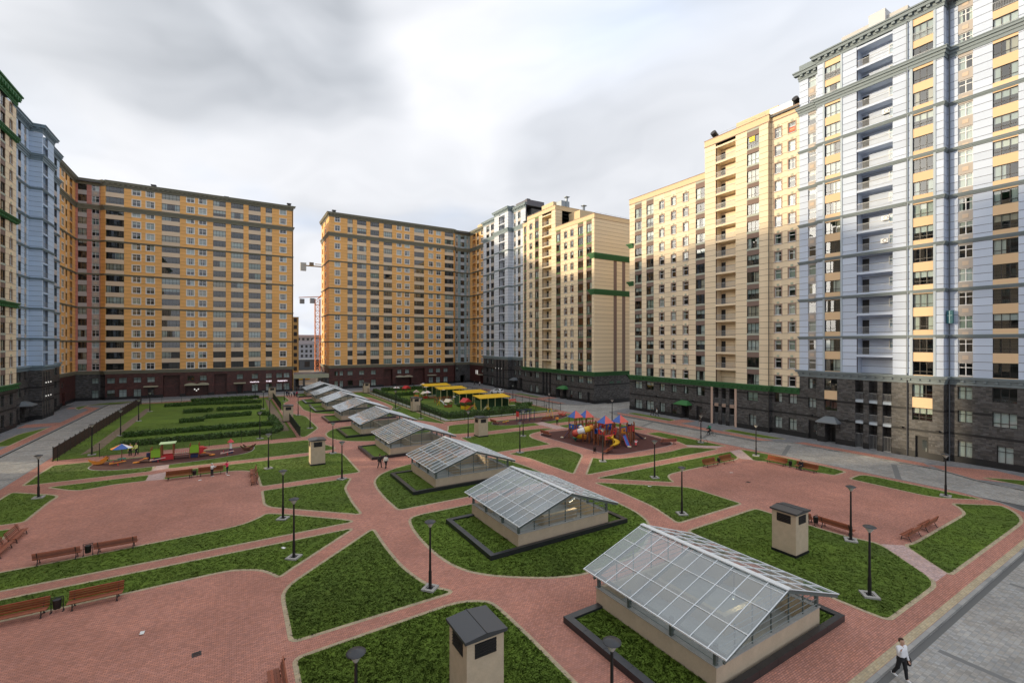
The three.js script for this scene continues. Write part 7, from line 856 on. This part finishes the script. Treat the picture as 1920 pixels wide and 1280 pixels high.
person('courier in black riding a bicycle with green bag', { e: 68.87, n: 48.65, face: 1.85 + Math.PI / 2, y: 0.35, top: [0.015, 0.02, 0.018], bottom: [0.015, 0.015, 0.018], sit: true, legs: [[1.15, 1.1], [0.75, 1.2]], arms: [[1.0, 0.1, 0.35], [1.0, 0.1, 0.35]], lean: 0.5 });
{ const g = thing('delivery_bag', 'large green delivery bag on the back of the courier', 'bag', [68.95, 48.95, 1.22], 1.85); mesh('box', bx(0.42, 0.5, 0.44).rotateZ(0.35), std([0.0, 0.26, 0.12], 0.6), g); mesh('lid', bx(0.44, 0.05, 0.46, 0, 0.27, 0).rotateZ(0.35), std([0.0, 0.2, 0.1], 0.6), g); mesh('mark', bx(0.16, 0.16, 0.01, 0, 0, 0.225).rotateZ(0.35), M.white, g); }
bicycle('pale bicycle lying beside the lamp post left of the kindergarten', [33.1, 105.6], 0.6, M.steel);
// ---------- cars ----------
function car(label, [e, n], turn, paint) {
  const g = thing('parked_car', label, 'car', [e, n, -0.12], turn), s = new THREE.Shape(); s.moveTo(-2.1, 0.35); s.lineTo(-2.15, 0.75); s.quadraticCurveTo(-2.1, 0.98, -1.95, 1.0); s.lineTo(-1.75, 1.05); s.lineTo(1.0, 1.02); s.quadraticCurveTo(1.9, 0.95, 2.1, 0.75); s.lineTo(2.15, 0.38); s.lineTo(1.75, 0.3); s.absarc(1.35, 0.32, 0.38, 0, Math.PI, false); s.lineTo(-0.9, 0.28); s.absarc(-1.3, 0.32, 0.38, 0, Math.PI, false); s.lineTo(-1.75, 0.32);
  mesh('body', new THREE.ExtrudeGeometry(s, { depth: 1.62, bevelEnabled: true, bevelSize: 0.07, bevelThickness: 0.09, bevelSegments: 3, curveSegments: 10 }).translate(0, 0, -0.81), paint, g);
  const c = new THREE.Shape(); c.moveTo(-1.95, 1.02); c.quadraticCurveTo(-1.75, 1.5, -1.35, 1.56); c.lineTo(0.0, 1.58); c.quadraticCurveTo(0.5, 1.5, 1.0, 1.03); mesh('cabin', new THREE.ExtrudeGeometry(c, { depth: 1.3, bevelEnabled: true, bevelSize: 0.05, bevelThickness: 0.1, bevelSegments: 2 }).translate(0, 0, -0.65), paint, g);
  const gm = std([0.015, 0.018, 0.02], 0.08); for (const z of [-0.765, 0.755]) for (const [a, b, d, f] of [[-1.7, -0.75, -1.4, -0.75], [-0.65, 0.65, -0.65, 0.1]]) { const w = new THREE.Shape(); w.moveTo(a, 1.1); w.lineTo(b, 1.1); w.lineTo(f, 1.48); w.lineTo(d, 1.48); mesh('window', new THREE.ExtrudeGeometry(w, { depth: 0.012, bevelEnabled: false }).translate(0, 0, z), gm, g); } mesh('windscreen', new THREE.PlaneGeometry(0.66, 1.25).rotateX(-Math.PI / 2).rotateZ(-0.78).translate(0.62, 1.33, 0).translate(0.09, 0.03, 0), gm, g); mesh('rear_window', new THREE.PlaneGeometry(0.42, 1.2).rotateX(-Math.PI / 2).rotateZ(1.05).translate(-1.93, 1.3, 0), gm, g);
  for (const x of [-1.3, 1.35]) for (const z of [-0.82, 0.82]) { const w = mesh('wheel', new THREE.CylinderGeometry(0.33, 0.33, 0.22, 20).rotateX(1.57).translate(x, 0.33, z), M.black, g); mesh('rim', new THREE.CylinderGeometry(0.21, 0.21, 0.23, 14).rotateX(1.57).translate(x, 0.33, z + Math.sign(z) * 0.004), M.steel, w); } for (const z of [-0.62, 0.62]) { mesh('headlight', bx(0.12, 0.16, 0.34, 2.13, 0.76, z), M.white, g); mesh('tail_light', bx(0.1, 0.2, 0.26, -2.17, 0.86, z), C.red, g); }
}
car('white car parked on the road by the kindergarten fence', [70.2, 124.5], 1.95, std([0.75, 0.76, 0.77], 0.25)); car('white car under the gatehouse roof in the gap', [20.4, 168.5], 0.3, std([0.7, 0.72, 0.72], 0.25));
renderer.render(scene, camera);
